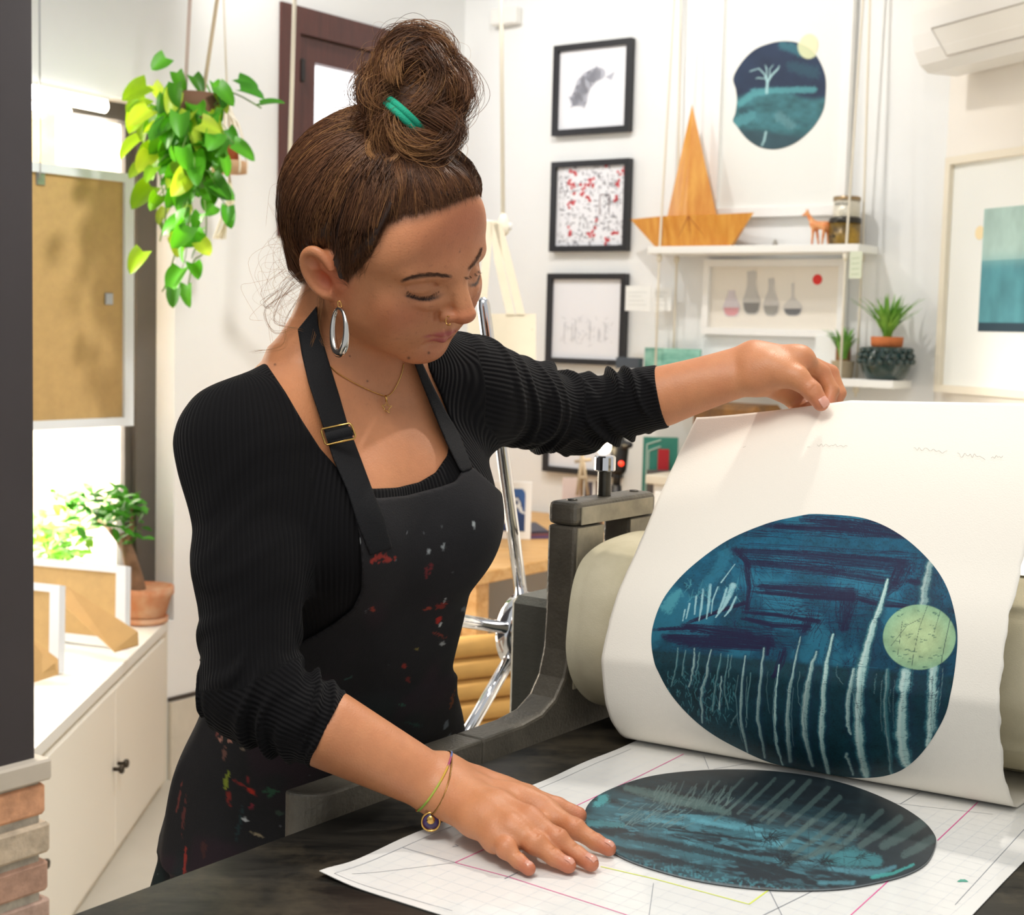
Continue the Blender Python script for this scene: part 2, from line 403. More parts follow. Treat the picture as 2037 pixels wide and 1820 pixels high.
# --- hands
def bz(px,py,h): return PZ(px,py,ZB+.0012+h)
RW1=bz(884,1536,.052); RW2=bz(866,1588,.038); RWc=(RW1+RW2)/2
RMCP=[bz(1085,1612,.030),bz(1057,1634,.034),bz(1020,1650,.031),bz(982,1663,.024)]
RPIP=[bz(1142,1648,.0215),bz(1107,1669,.024),bz(1063,1678,.023),bz(1006,1689,.019)]
RDIP=[bz(1184,1674,.0125),bz(1147,1699,.013),bz(1103,1706,.013),bz(1031,1712,.0115)]
RTIP=[bz(1211,1688,.0085),bz(1176,1718,.0085),bz(1131,1722,.0085),bz(1052,1728,.0080)]
RTH=[bz(950,1568,.034),bz(1047,1586,.027),bz(1108,1606,.017),bz(1150,1622,.0105)]
def rhand(G):
    el=CR+(RWc-CR)*-.1
    A=lambda p,k: G.op(p,k)
    up=np.array([0,0,1.])
    A(cone(CR,(RW1*.6+RW2*.4),.034,.0215),.02); A(cone(CR,(RW1*.25+RW2*.75),.033,.0205),.02)
    w=[RW1*.75+RW2*.25,RW1*.55+RW2*.45,RW1*.4+RW2*.6,RW1*.2+RW2*.8]
    for i in range(4): A(cone(w[i],RMCP[i],.0180,.0118),.016)
    for i in range(3):
        m0=w[i]*.35+RMCP[i]*.65;m1=w[i+1]*.35+RMCP[i+1]*.65; A(cone(m0,m1,.012,.012),.012)
        A(cone(RMCP[i]*.92+RPIP[i]*.08-up*.006,RMCP[i+1]*.92+RPIP[i+1]*.08-up*.006,.0085,.0085),.010)
    rr=[(.0108,.0093,.0082,.0072),(.0110,.0096,.0083,.0073),(.0106,.0092,.0080,.0071),(.0094,.0081,.0072,.0064)]
    for i in range(4):
        r=rr[i]; q=[RMCP[i],RPIP[i],RDIP[i],RTIP[i]]
        A(cone(q[0],q[1],r[0],r[1]*.96),.008); A(cone(q[1],q[2],r[1]*.96,r[2]*.97),.004); A(cone(q[2],q[3],r[2]*.97,r[3]),.003)
        A(ell(q[1]+up*.0010,(r[1]*1.02,)*3),.006)
        ax=(q[2]-q[1]);ax/=np.linalg.norm(ax)
        for t in ((-.0035,0,.0035) if i<3 else ()): 
            c_=q[1]+ax*t+up*(r[1]*1.16); sd=np.cross(ax,up);sd/=np.linalg.norm(sd)
            G.op(cone(c_-sd*.005,c_+sd*.005,.0005,.0005),.0035,'cut')
        sd=np.cross(ax,up);sd/=np.linalg.norm(sd); c_=q[2]+up*(r[2]*1.02); G.op(cone(c_-sd*.004,c_+sd*.004,.0006,.0006),.002,'cut')
    A(cone(RW1,RTH[0],.019,.019),.014); A(cone(RTH[0],RTH[1],.018,.0125),.014); A(cone(RTH[1],RTH[2],.0118,.0100),.006); A(cone(RTH[2],RTH[3],.0100,.0088),.004)
    A(cone(RTH[0]*.5+RTH[1]*.5,RMCP[0]*.8+RW1*.2,.012,.012),.016)
    # tendons over the back of the hand
    for i in range(4):
        a=w[i]*.45+RMCP[i]*.55+up*.0115; b=RMCP[i]*.97+w[i]*.03+up*.0095; A(cone(a,b,.0010,.0018),.010)
    # wrist creases
    for t,off in ((.0,.0),(.10,.004)):
        a=RW2*(1-t)+RMCP[3]*t; 
LWa=P(1500,712,1.775); LWb=P(1506,748,1.758)
LTH=[P(1532,735,1.75),P(1586,752,1.735),P(1615,777,1.727),P(1633,802,1.7235)]
LIX=[P(1592,716,1.757),P(1635,741,1.770),P(1655,776,1.766),P(1648,806,1.757)]
LMD=[P(1588,715,1.780),P(1652,742,1.792),P(1669,782,1.784),P(1658,812,1.772)]
LRG=[P(1572,728,1.803),P(1618,770,1.815),P(1612,805,1.795),P(1600,818,1.780)]
LPK=[P(1552,745,1.818),P(1584,784,1.822),P(1592,806,1.805),P(1586,818,1.790)]
def lhand(G):
    A=lambda p,k: G.op(p,k)
    A(cone(CL,LWa,.033,.0195),.02);A(cone(CL,LWb,.032,.0195),.02)
    for q,r0 in ((LIX,.0130),(LMD,.0130),(LRG,.0125),(LPK,.0115)):
        w=LWa*.6+LWb*.4 if q is not LPK else LWa*.2+LWb*.8
        A(cone(w,q[0],.019,r0),.014); A(cone(q[0],q[1],r0*.92,.0098),.008); A(cone(q[1],q[2],.0098,.0086),.004); A(cone(q[2],q[3],.0086,.0076),.003)
    A(cone(LIX[0],LPK[0],.0125,.0125),.012)
    A(cone(LWa,LIX[0],.018,.0135),.012)
    A(cone(LWb,LTH[0],.0195,.0185),.014);A(cone(LTH[0],LTH[1],.0185,.0138),.012);A(cone(LTH[1],LTH[2],.0132,.0112),.006);A(cone(LTH[2],LTH[3],.0114,.0095),.004)
    A(cone(LTH[0]*.6+LTH[1]*.4,LIX[0]*.85+LWa*.15,.012,.012),.014)
    A(cone(LWb,P(1572,785,1.80),.018,.014),.014)
    t=LTH[2]-LTH[1];t/=np.linalg.norm(t); toc=-FW
    for k in (-.003,0,.003):
        c_=LTH[2]+t*k+toc*.0118; s_=np.cross(t,toc);s_/=np.linalg.norm(s_); G.op(cone(c_-s_*.005,c_+s_*.005,.0007,.0007),.002,'cut')
# --- skin: head + neck + upper chest
NKt=h2w((0,-.022,-.045))
def skin_upper(h,lo=(-.42,1.28,1.13),hi=(.06,1.90,1.70)):
    G=Grid(lo,hi,h)
    for p,k in torso_prims(): G.op(p,k)
    ar,al=arm_prims()
    for p,k in (ar[0],al[0]): G.op(p,.035)
    nb=NB+np.array([0,0,-.02])-NX*.012
    G.op(cone(nb,NKt,.054,.050),.035); G.op(cone(nb+LX*.06+np.array([0,0,-.035])-NX*.012,NKt-NX*.004,.036,.040),.05); G.op(cone(nb-LX*.06+np.array([0,0,-.035])-NX*.012,NKt,.036,.040),.05)
    # collar bones, sternal notch and neck cords
    st=NB+NX*.036+np.array([0,0,-.040])
    for s in (1,-1):
        G.op(cone(st+LX*s*.014,st+LX*s*.075+np.array([0,0,.018])-NX*.004,.0095,.0080),.020)
        G.op(cone(st+LX*s*.008+np.array([0,0,.004]),h2w((s*.052,-.006,-.035)),.0065,.010),.022)
    # head
    pts=h2w([(a,b,c) for a in (-.1,.1) for b in (-.125,.125) for c in (-.105,.135)])
    S,X,Y,Z=G.sl(pts.min(0)-.03,pts.max(0)+.03); x,y,z=X-HC[0],Y-HC[1],Z-HC[2]
    hx,hy,hz=((x*HM[0,i]+y*HM[1,i]+z*HM[2,i])/HS[i] for i in range(3))
    d=head_sdf(hx,hy,hz).astype(np.float32); a=G.A[S]; k=.022; hh=np.maximum(k-np.abs(a-d),0); k2=np.where(hz<-.02,1,.0)*1.; G.A[S]=np.minimum(a,d)-hh*hh/(4*k)
    return G.mesh(1)
# landmarks (head coordinates) and where the photograph shows them, used to fit the face shape
LMK=[((.0455,.0795,.0048),(812,584)),((.0165,.0830,.0065),(874,580)),((.030,.0890,.0012),(843,591)),((-.0165,.0830,.0065),(921,555)),((-.0455,.0795,.0048),(955,541)),
((0,.1205,-.020),(940,634)),((0,.103,-.034),(905,648)),((.0250,.0880,-.0522),(838,661)),((0,.1035,-.0565),(880,669)),((-.022,.089,-.0530),(902,657)),((0,.0905,-.088),(868,702)),((0,.075,-.100),(840,714)),
((.046,.079,.035),(812,553)),((.013,.0955,.033),(894,551)),((-.013,.0955,.033),(934,532)),((-.042,.081,.036),(955,503)),((.0775,.0,-.038),(671,607)),((.083,-.017,.034),(630,498)),((.0200,.092,-.026),(880,634)),((-.050,.060,-.014),(928,580)),((0,.0965,.055),(930,455)),((.05,.05,-.03),(775,628))]
def face_warp(V):
    c=np.array([l[0] for l in LMK]); w=h2w(c); q=proj(w); tgt=np.array([l[1] for l in LMK],float); d=(w-CAM)@FW
    dv=((tgt-q)[:,:1]*RT-(tgt-q)[:,1:]*UP)*(d/FPX)[:,None]
    anc=h2w([(0,-.02,-.12),(.06,-.05,-.06),(-.06,-.05,-.06),(0,-.1,.05),(.07,-.02,.09),(-.07,-.02,.09),(0,.02,.13),(-.075,-.01,0),(.058,.012,-.05),(-.05,.03,-.06)])
    C=np.concatenate([w,anc]); D=np.concatenate([dv,np.zeros((len(anc),3))])
    s=.036; K=np.exp(-((C[:,None]-C[None])**2).sum(-1)/(2*s*s)); W=np.linalg.solve(K+.12*np.eye(len(C)),D)
    out=V.copy(); near=np.where(np.linalg.norm(V-HC,axis=1)<.22)[0]
    for i in range(0,len(near),40000):
        j=near[i:i+40000]; out[j]+=np.exp(-((V[j][:,None]-C[None])**2).sum(-1)/(2*s*s))@W
    return out
# ================================================================== build the person
HSK=.0015
M_skin=mat('skin_material','C08060',.47,noise=.07,nscale=90,bump=.22,bscale=520,sub=.12,att='col',detail=6)
SK=lin('C8865C')
def smooth01(x): x=np.clip(x,0,1); return x*x*(3-2*x)
_az=np.array([0,.4,.75,1.0,1.08,1.2,1.35,1.45,1.52,1.6,1.75,1.95,2.15,2.5,3.15]); _hz=np.array([.095,.099,.097,.086,.056,.038,.012,-.012,.005,.034,.030,.008,-.035,-.066,-.075])
def above_hairline(h): return h[:,2]-np.interp(np.abs(np.arctan2(h[:,0],h[:,1])),_az,_hz)
V,F=skin_upper(HSK); V0h=w2h(V); V=face_warp(V); NH=len(V)
# pigment by head-coordinate landmarks (before the fit, so it follows the features)
def blob(h,c,r): return np.exp(-(((h-np.array(c))/np.array(r))**2).sum(1))
def skin_col(h,V):
    c=np.tile(SK,(len(h),1)); inhead=smooth01((.20-np.linalg.norm(h-np.array([0,.02,0]),axis=1))/.05)
    red=0
    for s in (1,-1): red=red+.72*blob(h,(s*.043,.062,-.022),(.026,.03,.024))+.9*blob(h,(s*.078,-.004,.002),(.012,.020,.030))
    red=red+.7*blob(h,(0,.112,-.020),(.016,.016,.014))+.35*blob(h,(0,.085,-.085),(.025,.03,.018))+.55*blob(h,(0,.09,.07),(.05,.04,.03))
    red=np.clip(red,0,1)*inhead
    c=c*(1-red[:,None])+red[:,None]*lin('B85C3E')
    ear=0
    for s in (1,-1): ear=ear+blob(h,(s*.078,-.010,.006),(.010,.013,.020))
    ear=np.clip(ear*.75,0,.8)*inhead; c=c*(1-ear[:,None])+ear[:,None]*lin('C4502C')
    lp=0
    for s in (1,-1): lp=np.maximum(lp,np.maximum(blob(h,(s*.007,.1005,-.0520),(.012,.012,.0042)),blob(h,(s*.006,.100,-.0615),(.012,.012,.0055)))); lp=np.maximum(lp,.8*blob(h,(s*.0195,.090,-.0542),(.006,.010,.0032)))
    lp=np.clip(lp*1.5,0,1)*.9*inhead; c=c*(1-lp[:,None])+lp[:,None]*lin('AE5350')
    ed=0
    for s in (1,-1):
        lid=[(.0165,.0830,.0065),(.022,.0862,.0035),(.030,.0880,.0012),(.038,.0855,.0014),(.0455,.0795,.0048)]
        for i in range(4):
            for t in (0,.33,.66,1): 
                p=np.array(lid[i])*(1-t)+np.array(lid[i+1])*t; p[0]*=s; ed=np.maximum(ed,blob(h,p,(.0022,.006,.0016)))
    ed=np.clip(ed*1.3,0,1)*inhead; c=c*(1-ed[:,None])+ed[:,None]*lin('3A2318')
    # freckles and moles
    n=vnoise(h*np.array([420,420,420]),5); fr=smooth01((n-.78)/.12)*.25*inhead*smooth01((h[:,1]-.03)/.03); c=c*(1-fr[:,None])+fr[:,None]*lin('8A4E33')
    px=proj(V)
    for pl_,wd_,al_ in (([(800,559),(812,554),(840,549.5),(870,547.5),(896,550)],3.6,.62),([(933,536),(942,526),(950,513),(957,497)],3.0,.5)):
        dmin=np.full(len(V),99.); 
        for (x0,y0),(x1,y1) in zip(pl_[:-1],pl_[1:]):
            ex,ey=x1-x0,y1-y0; t_=np.clip(((px[:,0]-x0)*ex+(px[:,1]-y0)*ey)/(ex*ex+ey*ey),0,1); dmin=np.minimum(dmin,np.hypot(px[:,0]-x0-ex*t_,px[:,1]-y0-ey*t_))
        k=al_*smooth01((wd_+1.5-dmin)/3.)*(h[:,1]>.03); c=c*(1-k[:,None])+k[:,None]*lin('5E3C28')
    for x,y,r in ((853,702,2.6),(813,712,2.8),(731,758,1.8),(547,725,2.2),(696,708,1.4),(914,501,1.4)):
        k=np.exp(-((px-np.array([x,y]))**2).sum(1)/r**2)*((V[:,1]<1.62)); c=c*(1-k[:,None])+k[:,None]*lin('4A2A1E')
    hl=smooth01((above_hairline(h)+.012)/.016)*inhead*.75*(np.abs(h[:,0])<.0765); c=c*(1-hl[:,None])+hl[:,None]*lin('4A2E1D')
    big=fbm(V*14,3,3)-.5; c=c*(1+.22*big[:,None]*np.array([.5,1.,1.1]))
    return np.clip(c,0,1)
skinparts=[(V,F,skin_col(V0h,V))]
def hand_col(V,tips,kn):
    c=np.tile(SK,(len(V),1)); r=0
    for p in tips: r=np.maximum(r,.75*np.exp(-((V-p)**2).sum(1)/.012**2))
    for p in kn: r=np.maximum(r,.45*np.exp(-((V-p)**2).sum(1)/.010**2))
    c=c*(1-r[:,None])+r[:,None]*lin('B9644E'); return np.clip(c*(1+.25*(fbm(V*40,3,8)-.5)[:,None]*np.array([.5,1,1])),0,1)
G=Grid((-.28,1.20,.925),(.16,1.62,1.16),.0013); rhand(G); a,b=G.mesh(1); skinparts.append((a,b,hand_col(a,RTIP+[RTH[3]],RPIP+RMCP+[RTH[2]])))
G=Grid((.10,1.60,1.30),(.45,1.98,1.56),.0013); lhand(G); a,b=G.mesh(1); skinparts.append((a,b,hand_col(a,[LTH[3],LIX[3],LMD[3]],[LTH[2],LIX[1],LMD[1]])))
# the rest of the body, under the clothes, down to the feet
def legs(G,e=0.):
    hipc=P(640,1680,1.86)
    for s in (1,-1):
        hp=hipc+LX*s*.085; kn=np.array([hp[0]+LX[0]*s*.01+.012,hp[1]+LX[1]*s*.01-.012,.47]); an=np.array([kn[0]-.025,kn[1]+.03,.085])
        G.op(offs(cone(hp,kn,.088,.056),e),.04); G.op(offs(cone(kn,kn*.6+an*.4,.054,.052),e),.03); G.op(offs(cone(kn*.6+an*.4,an,.052,.034),e),.02)
        FEET.append(an)
FEET=[]
G=Grid((-.55,1.35,.02),(.2,2.3,1.20),.008)
for p,k in torso_prims(-.004)[:1]: G.op(p,k)
legs(G,-.004)
ar,al=arm_prims(-.004)
for an in FEET:
    to=NX*.17; G.op(cone(an+np.array([0,0,-.045])-NX*.02,an+to*.75+np.array([0,0,-.06]),.030,.022),.02)
for p,k in ar: G.op(p,k)
a,b=G.mesh(1); skinparts.append((a,b,np.tile(SK,(len(a),1))))
G=Grid((-.08,1.55,1.2),(.30,1.98,1.46),.006)
for p,k in al: G.op(p,k)
a,b=G.mesh(1); skinparts.append((a,b,np.tile(SK,(len(a),1))))
sv,sf=join(*[(p[0],p[1]) for p in skinparts]); sc_=np.concatenate([p[2] for p in skinparts])
person=mk('person',(sv,sf),M_skin,loc=person_loc,col=sc_,label='person in black ribbed top and paint-spattered apron lifting a print off the press',cat='person')
from mathutils.bvhtree import BVHTree
_bv=BVHTree.FromPolygons(V.tolist(),F.tolist())
def onskin(px,py,off=.001,bv=None):
    r=ray(px,py); r=r/np.linalg.norm(r); h=(bv or _bv).ray_cast(Vector(CAM),Vector(r)); 
    return None if h[0] is None else np.array(h[0])+off*np.array(h[1])*(1 if np.dot(h[1],r)<0 else -1)
# ---------------------------------------------------------------- fingernails
M_nail=mat('nail_material','D79A86',.25,coat=.3,sub=.05)
def nail(c,ax,up,w,l):
    ax=ax/np.linalg.norm(ax); up=up-ax*(up@ax); up/=np.linalg.norm(up); sd=np.cross(ax,up); n=9;m=9; Q=np.zeros((n,m,3))
    for i in range(n):
        for j in range(m):
            u=(i/(n-1)-.5)*2; v=(j/(m-1)-.5)*2; w_=w*math.sqrt(max(0,1-.35*max(0,-v)**2-.45*max(0,v)**3))
            Q[i,j]=c+sd*u*w_+ax*v*l+up*(.0011*(1-u*u*1.5)-(.0022 if v>0 else .0006)*v*v)
    a=gridmesh(Q); b=gridmesh(Q[::-1]-up*.0009); return join(a,b)
for nm,q,r,l in (('i',[RDIP[0],RTIP[0]],.0053,.0058),('m',[RDIP[1],RTIP[1]],.0055,.006),('r',[RDIP[2],RTIP[2]],.0052,.0058),('p',[RDIP[3],RTIP[3]],.0045,.0048)):
    ax=q[1]-q[0]; axn=ax/np.linalg.norm(ax); up=np.array([0,0,1.]); up=up-axn*(up@axn); up/=np.linalg.norm(up)
    mk('fingernail',nail(q[1]+up*(r*1.32)-axn*.0010,axn,up,r*.88,l*.92),M_nail,parent=person)
ax=LTH[3]-LTH[2]; axn=ax/np.linalg.norm(ax); up=-FW*.9+np.array([.25,0,.25]); up=up-axn*(up@axn);up/=np.linalg.norm(up)
mk('fingernail',nail(LTH[3]+up*.0092+axn*.001,axn,up,.0060,.0068),M_nail,parent=person)
# ---------------------------------------------------------------- hair
HAIR_A,HAIR_B,HAIR_C=lin('38241A'),lin('70492F'),lin('B0804F')
M_hair=mat('hair_material','4A2E1C',.42,att='col',spec=.35)
ab=above_hairline(V0h)+.004*(vnoise(V0h*300,3)-.5); isear=((np.abs(V0h[:,0])>.0765)&(np.abs(V0h[:,1]+.01)<.035)&(V0h[:,2]<.042)&(V0h[:,2]>-.05))
okb=~isear&(np.linalg.norm(V0h-np.array([0,0,.04]),axis=1)<.16)
okh=okb&(ab>.011); oks=okb&(ab>-.0015)
cc=np.array([0,-.012,.045]); dirs=(V0h-cc)/np.linalg.norm(V0h-cc,axis=1)[:,None]
thick=.0015+smooth01(ab/.030)*(.007+.013*smooth01((-dirs[:,1]+.15)/.8)+.006*np.clip(dirs[:,2],0,1))
capV=V+ (h2w(V0h+dirs*thick[:,None])-h2w(V0h))
fk=okh[F].all(1); ids=np.unique(F[fk]); rm=-np.ones(len(V),int); rm[ids]=np.arange(len(ids)); cV=capV[ids]; cF=rm[F[fk]]; cH=w2h(cV)
ncol=fbm(np.stack([np.arctan2(cH[:,0],cH[:,1])*40,cH[:,2]*20],1),3,4)
hair=mk('hair',(cV,cF),M_hair,parent=person,col=HAIR_A*(.55+.5*ncol[:,None]))
# radius map of the cap for combing strands over it
cd=(cH-cc); cr=np.linalg.norm(cd,axis=1); caz=np.arctan2(cd[:,0],cd[:,1]); cel=np.arcsin(np.clip(cd[:,2]/cr,-1,1))
NA,NE=120,60; RM=np.zeros((NA,NE)); ia=((caz+math.pi)/(2*math.pi)*NA).astype(int)%NA; ie=np.clip(((cel+math.pi/2)/math.pi*NE).astype(int),0,NE-1); np.maximum.at(RM,(ia,ie),cr)
for _ in range(40):
    z=RM==0
    if not z.any(): break
    s=np.zeros_like(RM);n=np.zeros_like(RM)
    for sh in ((1,0),(-1,0),(0,1),(0,-1)):
        r=np.roll(RM,sh,(0,1)); s+=r; n+=r>0
    RM=np.where(z&(n>0),s/np.maximum(n,1),RM)
def caprad(d):
    az=(np.arctan2(d[...,0],d[...,1])+math.pi)/(2*math.pi)*NA-.5; el=np.clip((np.arcsin(np.clip(d[...,2],-1,1))+math.pi/2)/math.pi*NE-.5,0,NE-1.001)
    a0=np.floor(az).astype(int);fa=az-a0;e0=np.floor(el).astype(int);fe=el-e0; g=lambda a,e:RM[a%NA,np.clip(e,0,NE-1)]
    return (g(a0,e0)*(1-fa)+g(a0+1,e0)*fa)*(1-fe)+(g(a0,e0+1)*(1-fa)+g(a0+1,e0+1)*fa)*fe
BUNB=np.array([.002,-.020,.140])
bd=(BUNB-cc)/np.linalg.norm(BUNB-cc)
K=15000
sids=np.where(oks)[0]; allH=w2h(capV); edge=sids[ab[sids]<.014]; pick=RNG.choice(sids,K); pick[:4600]=RNG.choice(edge,4600); aD=allH-cc; aR_=np.linalg.norm(aD,axis=1); aaz=np.arctan2(aD[:,0],aD[:,1]); ael=np.arcsin(np.clip(aD[:,2]/aR_,-1,1))
sd=(allH[pick]-cc); sd/=np.linalg.norm(sd,axis=1)[:,None]
t=np.linspace(0,1,16)[None,:]; om=np.arccos(np.clip(sd@bd,-1,1))[:,None]; 
jb=bd+RNG.normal(0,.06,(K,3)); jb/=np.linalg.norm(jb,axis=1)[:,None]; om=np.arccos(np.clip((sd*jb).sum(1),-1,1))[:,None]
w0=np.sin((1-t)*om)/np.sin(om); w1=np.sin(t*om)/np.sin(om); D=w0[...,None]*sd[:,None]+w1[...,None]*jb[:,None]
side=np.cross(sd,bd); side/=np.linalg.norm(side,axis=1)[:,None]
lockn=vnoise(np.stack([aaz[pick]*9,ael[pick]*5],1),9); wob=(np.sin(t*(3+2*lockn[:,None])*1.6+lockn[:,None]*20)*.030*(.3+lockn[:,None])+RNG.normal(0,.010,(K,1))*t)*np.sin(math.pi*t)
D=D+side[:,None]*wob[...,None]; D/=np.linalg.norm(D,axis=2)[...,None]
lift=RNG.random(K)**2*.0035+.0002+.0035*np.clip(lockn-.55,0,1)
sd0=RNG.normal(0,1,K); fade=np.exp(-t*7)*np.clip(1-ab[pick]/.03,0,1)[:,None]; rad=caprad(D)*(1-fade)+aR_[pick][:,None]*fade+lift[:,None]*np.minimum(1,.2+3*t)-.0006+.0015*np.sin(t*9+lockn[:,None]*30)*(lockn[:,None]>.5)
S=h2w(cc+D*rad[...,None]); S=S[:, :]
tone=(np.clip(-.02+.85*fbm(np.stack([aaz[pick]*11,ael[pick]*2],1),3,2)+.25*(vnoise(np.stack([aaz[pick]*40,ael[pick]*3],1),6)-.5)+RNG.normal(0,.13,K),0,1))[:,None]
def hcol(tone): return np.where(tone<.55,HAIR_A+(HAIR_B-HAIR_A)*tone/.55,HAIR_B+(HAIR_C-HAIR_B)*(tone-.55)/.45)
g=strands(S,RNG.uniform(.00016,.00036,K)); mk('combed_strands',g,M_hair,parent=hair,col=np.repeat(hcol(tone),16*3,0))
kb=900; bp_=RNG.choice(edge[ab[edge]<.006],kb); b0=allH[bp_]; bdir=(b0-cc); bdir/=np.linalg.norm(bdir,axis=1)[:,None]; tan_=bd-bdir*(bdir@bd)[:,None]; tan_/=np.linalg.norm(tan_,axis=1)[:,None]; sdv=np.cross(bdir,tan_); L_=RNG.uniform(.010,.026,kb)[:,None]; ang_=RNG.normal(0,.5,kb)[:,None]
bs_=[b0-tan_*L_*.35*RNG.random((kb,1))+bdir*.0004]
for f_ in (.25,.5,.75,1.): bs_.append(bs_[0]+L_*f_*(tan_*np.cos(ang_*f_)+sdv*np.sin(ang_*f_))+bdir*(.0004+.0022*f_))
Sh=h2w(np.stack(bs_,1)); mk('baby_hairs',strands(Sh,RNG.uniform(.00007,.00014,kb)),M_hair,parent=hair,col=np.repeat(hcol(np.clip(.45+RNG.normal(0,.15,(kb,1)),0,1)),15,0))
# bun
BC=P(822,172,1.44); bunr=.046
RTv,UPv=RT,UP
def rv(): 
    v=RNG.normal(0,1,3); return v/np.linalg.norm(v)
G=Grid(BC-.085,BC+.085,.003)
for c,r in ((P(812,150,1.44),.033),(P(864,185,1.44),.028),(P(800,200,1.435),.034),(P(835,225,1.44),.036),(P(850,262,1.44),.033),(P(800,272,1.435),.030)): G.op(ell(c,(r,)*3),.02)
gv,gf=G.mesh(2); gv=gv+.004*(fbm(gv*60,3,1)-.5)[:,None]*np.array([1,1,1])
bun=mk('hair_bun',(gv,gf),M_hair,parent=person,col=np.tile(HAIR_B*.55,(len(gv),1)))
guides=[]
def loop(c,r,u,v,a0,a1,n=22,squash=1.):
    a=np.linspace(a0,a1,n)[:,None]; return c+r*(np.cos(a)*u+np.sin(a)*v*squash)
locks=[ # (centre px, radius m, start, end, tilt) big visible twists of the bun
 (815,150,.040,2.6,6.6,.3),(805,165,.046,-1.2,2.4,-.5),(830,140,.038,0.2,3.6,.9),(865,180,.034,-2.2,1.9,.4),(880,190,.030,-1.5,2.6,-.8),(845,205,.038,2.8,6.2,.1),(800,195,.036,1.2,4.9,-.2),(835,165,.044,.3,3.1,-.9),(850,240,.036,2.9,6.4,.5),(870,250,.030,-1.9,1.6,-.3),(790,215,.034,.4,3.4,.7),(825,120,.034,-.2,3.3,.1),(770,180,.028,1.2,4.6,.5),(890,160,.026,-1.6,1.6,.2),(840,265,.030,3.2,6.3,.1),(810,262,.034,2.0,5.8,.4)]
Sb=[];Tb=[];Rb=[]
for px_,py_,r,a0,a1,tl in locks:
    r=r*.78; c=P(px_-(px_-815)*.15,py_+14,1.44-.010+RNG.normal(0,.006)); u=RTv*math.cos(tl)+FW*math.sin(tl)*.8; v=UPv*math.cos(.3)-FW*math.sin(.3)*(1 if RNG.random()>.5 else -1)
    u=u/np.linalg.norm(u); gl=loop(c-FW*.022,r,u,v,a0,a1,22); k=220
    off=RNG.normal(0,1,(k,3))*.0044; ph=RNG.random((k,1))*6; tt=np.linspace(0,1,22)[None]
    fl=.55+.9*np.abs(np.sin(tt*2.2+ph*.3)); tw=np.stack([np.sin(tt*7+ph),np.cos(tt*6+ph),np.sin(tt*5+ph*2)],-1)*.0016
    s_=gl[None]+off[:,None]*fl[...,None]+tw; Sb.append(s_); Tb.append(np.clip(.25+.5*RNG.random()+RNG.normal(0,.17,k),0,1)); Rb.append(RNG.uniform(.00014,.0003,k))
for i in range(40):   # many thinner wraps all round the bun
    c=[P(812,158,1.44),P(858,188,1.44),P(798,200,1.435),P(832,225,1.44),P(846,252,1.44)][i%5]; r=RNG.uniform(.022,.030); u=rv(); v=np.cross(u,rv()); v/=np.linalg.norm(v); a0=RNG.random()*6
    gl=loop(c,r,u,v,a0,a0+RNG.uniform(1.8,3.4),22); k=60; off=RNG.normal(0,1,(k,3))*.0026; ph=RNG.random((k,1))*6; tt=np.linspace(0,1,22)[None]
    s_=gl[None]+off[:,None]*(.6+.6*np.sin(tt*3+ph)[...,None]); Sb.append(s_);Tb.append(np.clip(.2+.55*RNG.random()+RNG.normal(0,.15,k),0,1));Rb.append(RNG.uniform(.00012,.00028,k))
for li,pts in enumerate([[(745,215),(758,150),(798,102),(850,80),(885,105)],[(790,230),(800,180),(835,140),(880,120),(905,150)],[(870,90),(915,140),(925,190),(890,235),(845,250)],[(735,130),(720,170),(735,210),(790,225)],[(760,95),(810,70),(860,78),(890,110),(880,160)],[(800,215),(850,200),(895,180),(922,165)],[(770,235),(820,215),(860,225),(905,260),(900,290)],[(765,140),(800,125),(850,130),(890,165),(870,205)],[(830,245),(870,240),(905,225),(925,190)],[(740,252),(790,264),(850,277),(905,285)],[(722,268),(760,244),(800,258)],[(785,190),(815,160),(850,165),(860,190),(830,210),(800,200)],[(750,180),(780,130),(830,108),(870,130)],[(700,262),(740,240),(775,232)],[(860,268),(895,262),(915,240)]]):
    k=300; dd=1.398+.016*((li*7)%3)/3; m=len(pts); base_=catmull([P(x,y,dd+.026*abs(2*j/(m-1)-1)**2) for j,(x,y) in enumerate(pts)],22)
    off=RNG.normal(0,1,(k,3))*np.array([.0050,.0050,.0050]); tt=np.linspace(0,1,22)[None]; ph=RNG.random((k,1))*6; bulge=.45+.75*np.sin(math.pi*tt)
    s_=base_[None]+off[:,None]*bulge[...,None]+np.stack([np.sin(tt*6+ph),np.cos(tt*5+ph),np.sin(tt*4+ph*2)],-1)*.0012; Sb.append(s_); Tb.append(np.clip(.25+.45*((li*5)%7)/7+RNG.normal(0,.13,k),0,1)); Rb.append(RNG.uniform(.00013,.0003,k))
Sb=np.concatenate(Sb);Tb=np.concatenate(Tb)[:,None]; mk('bun_strands',strands(Sb,np.concatenate(Rb)),M_hair,parent=bun,col=np.repeat(hcol(Tb),22*3,0))
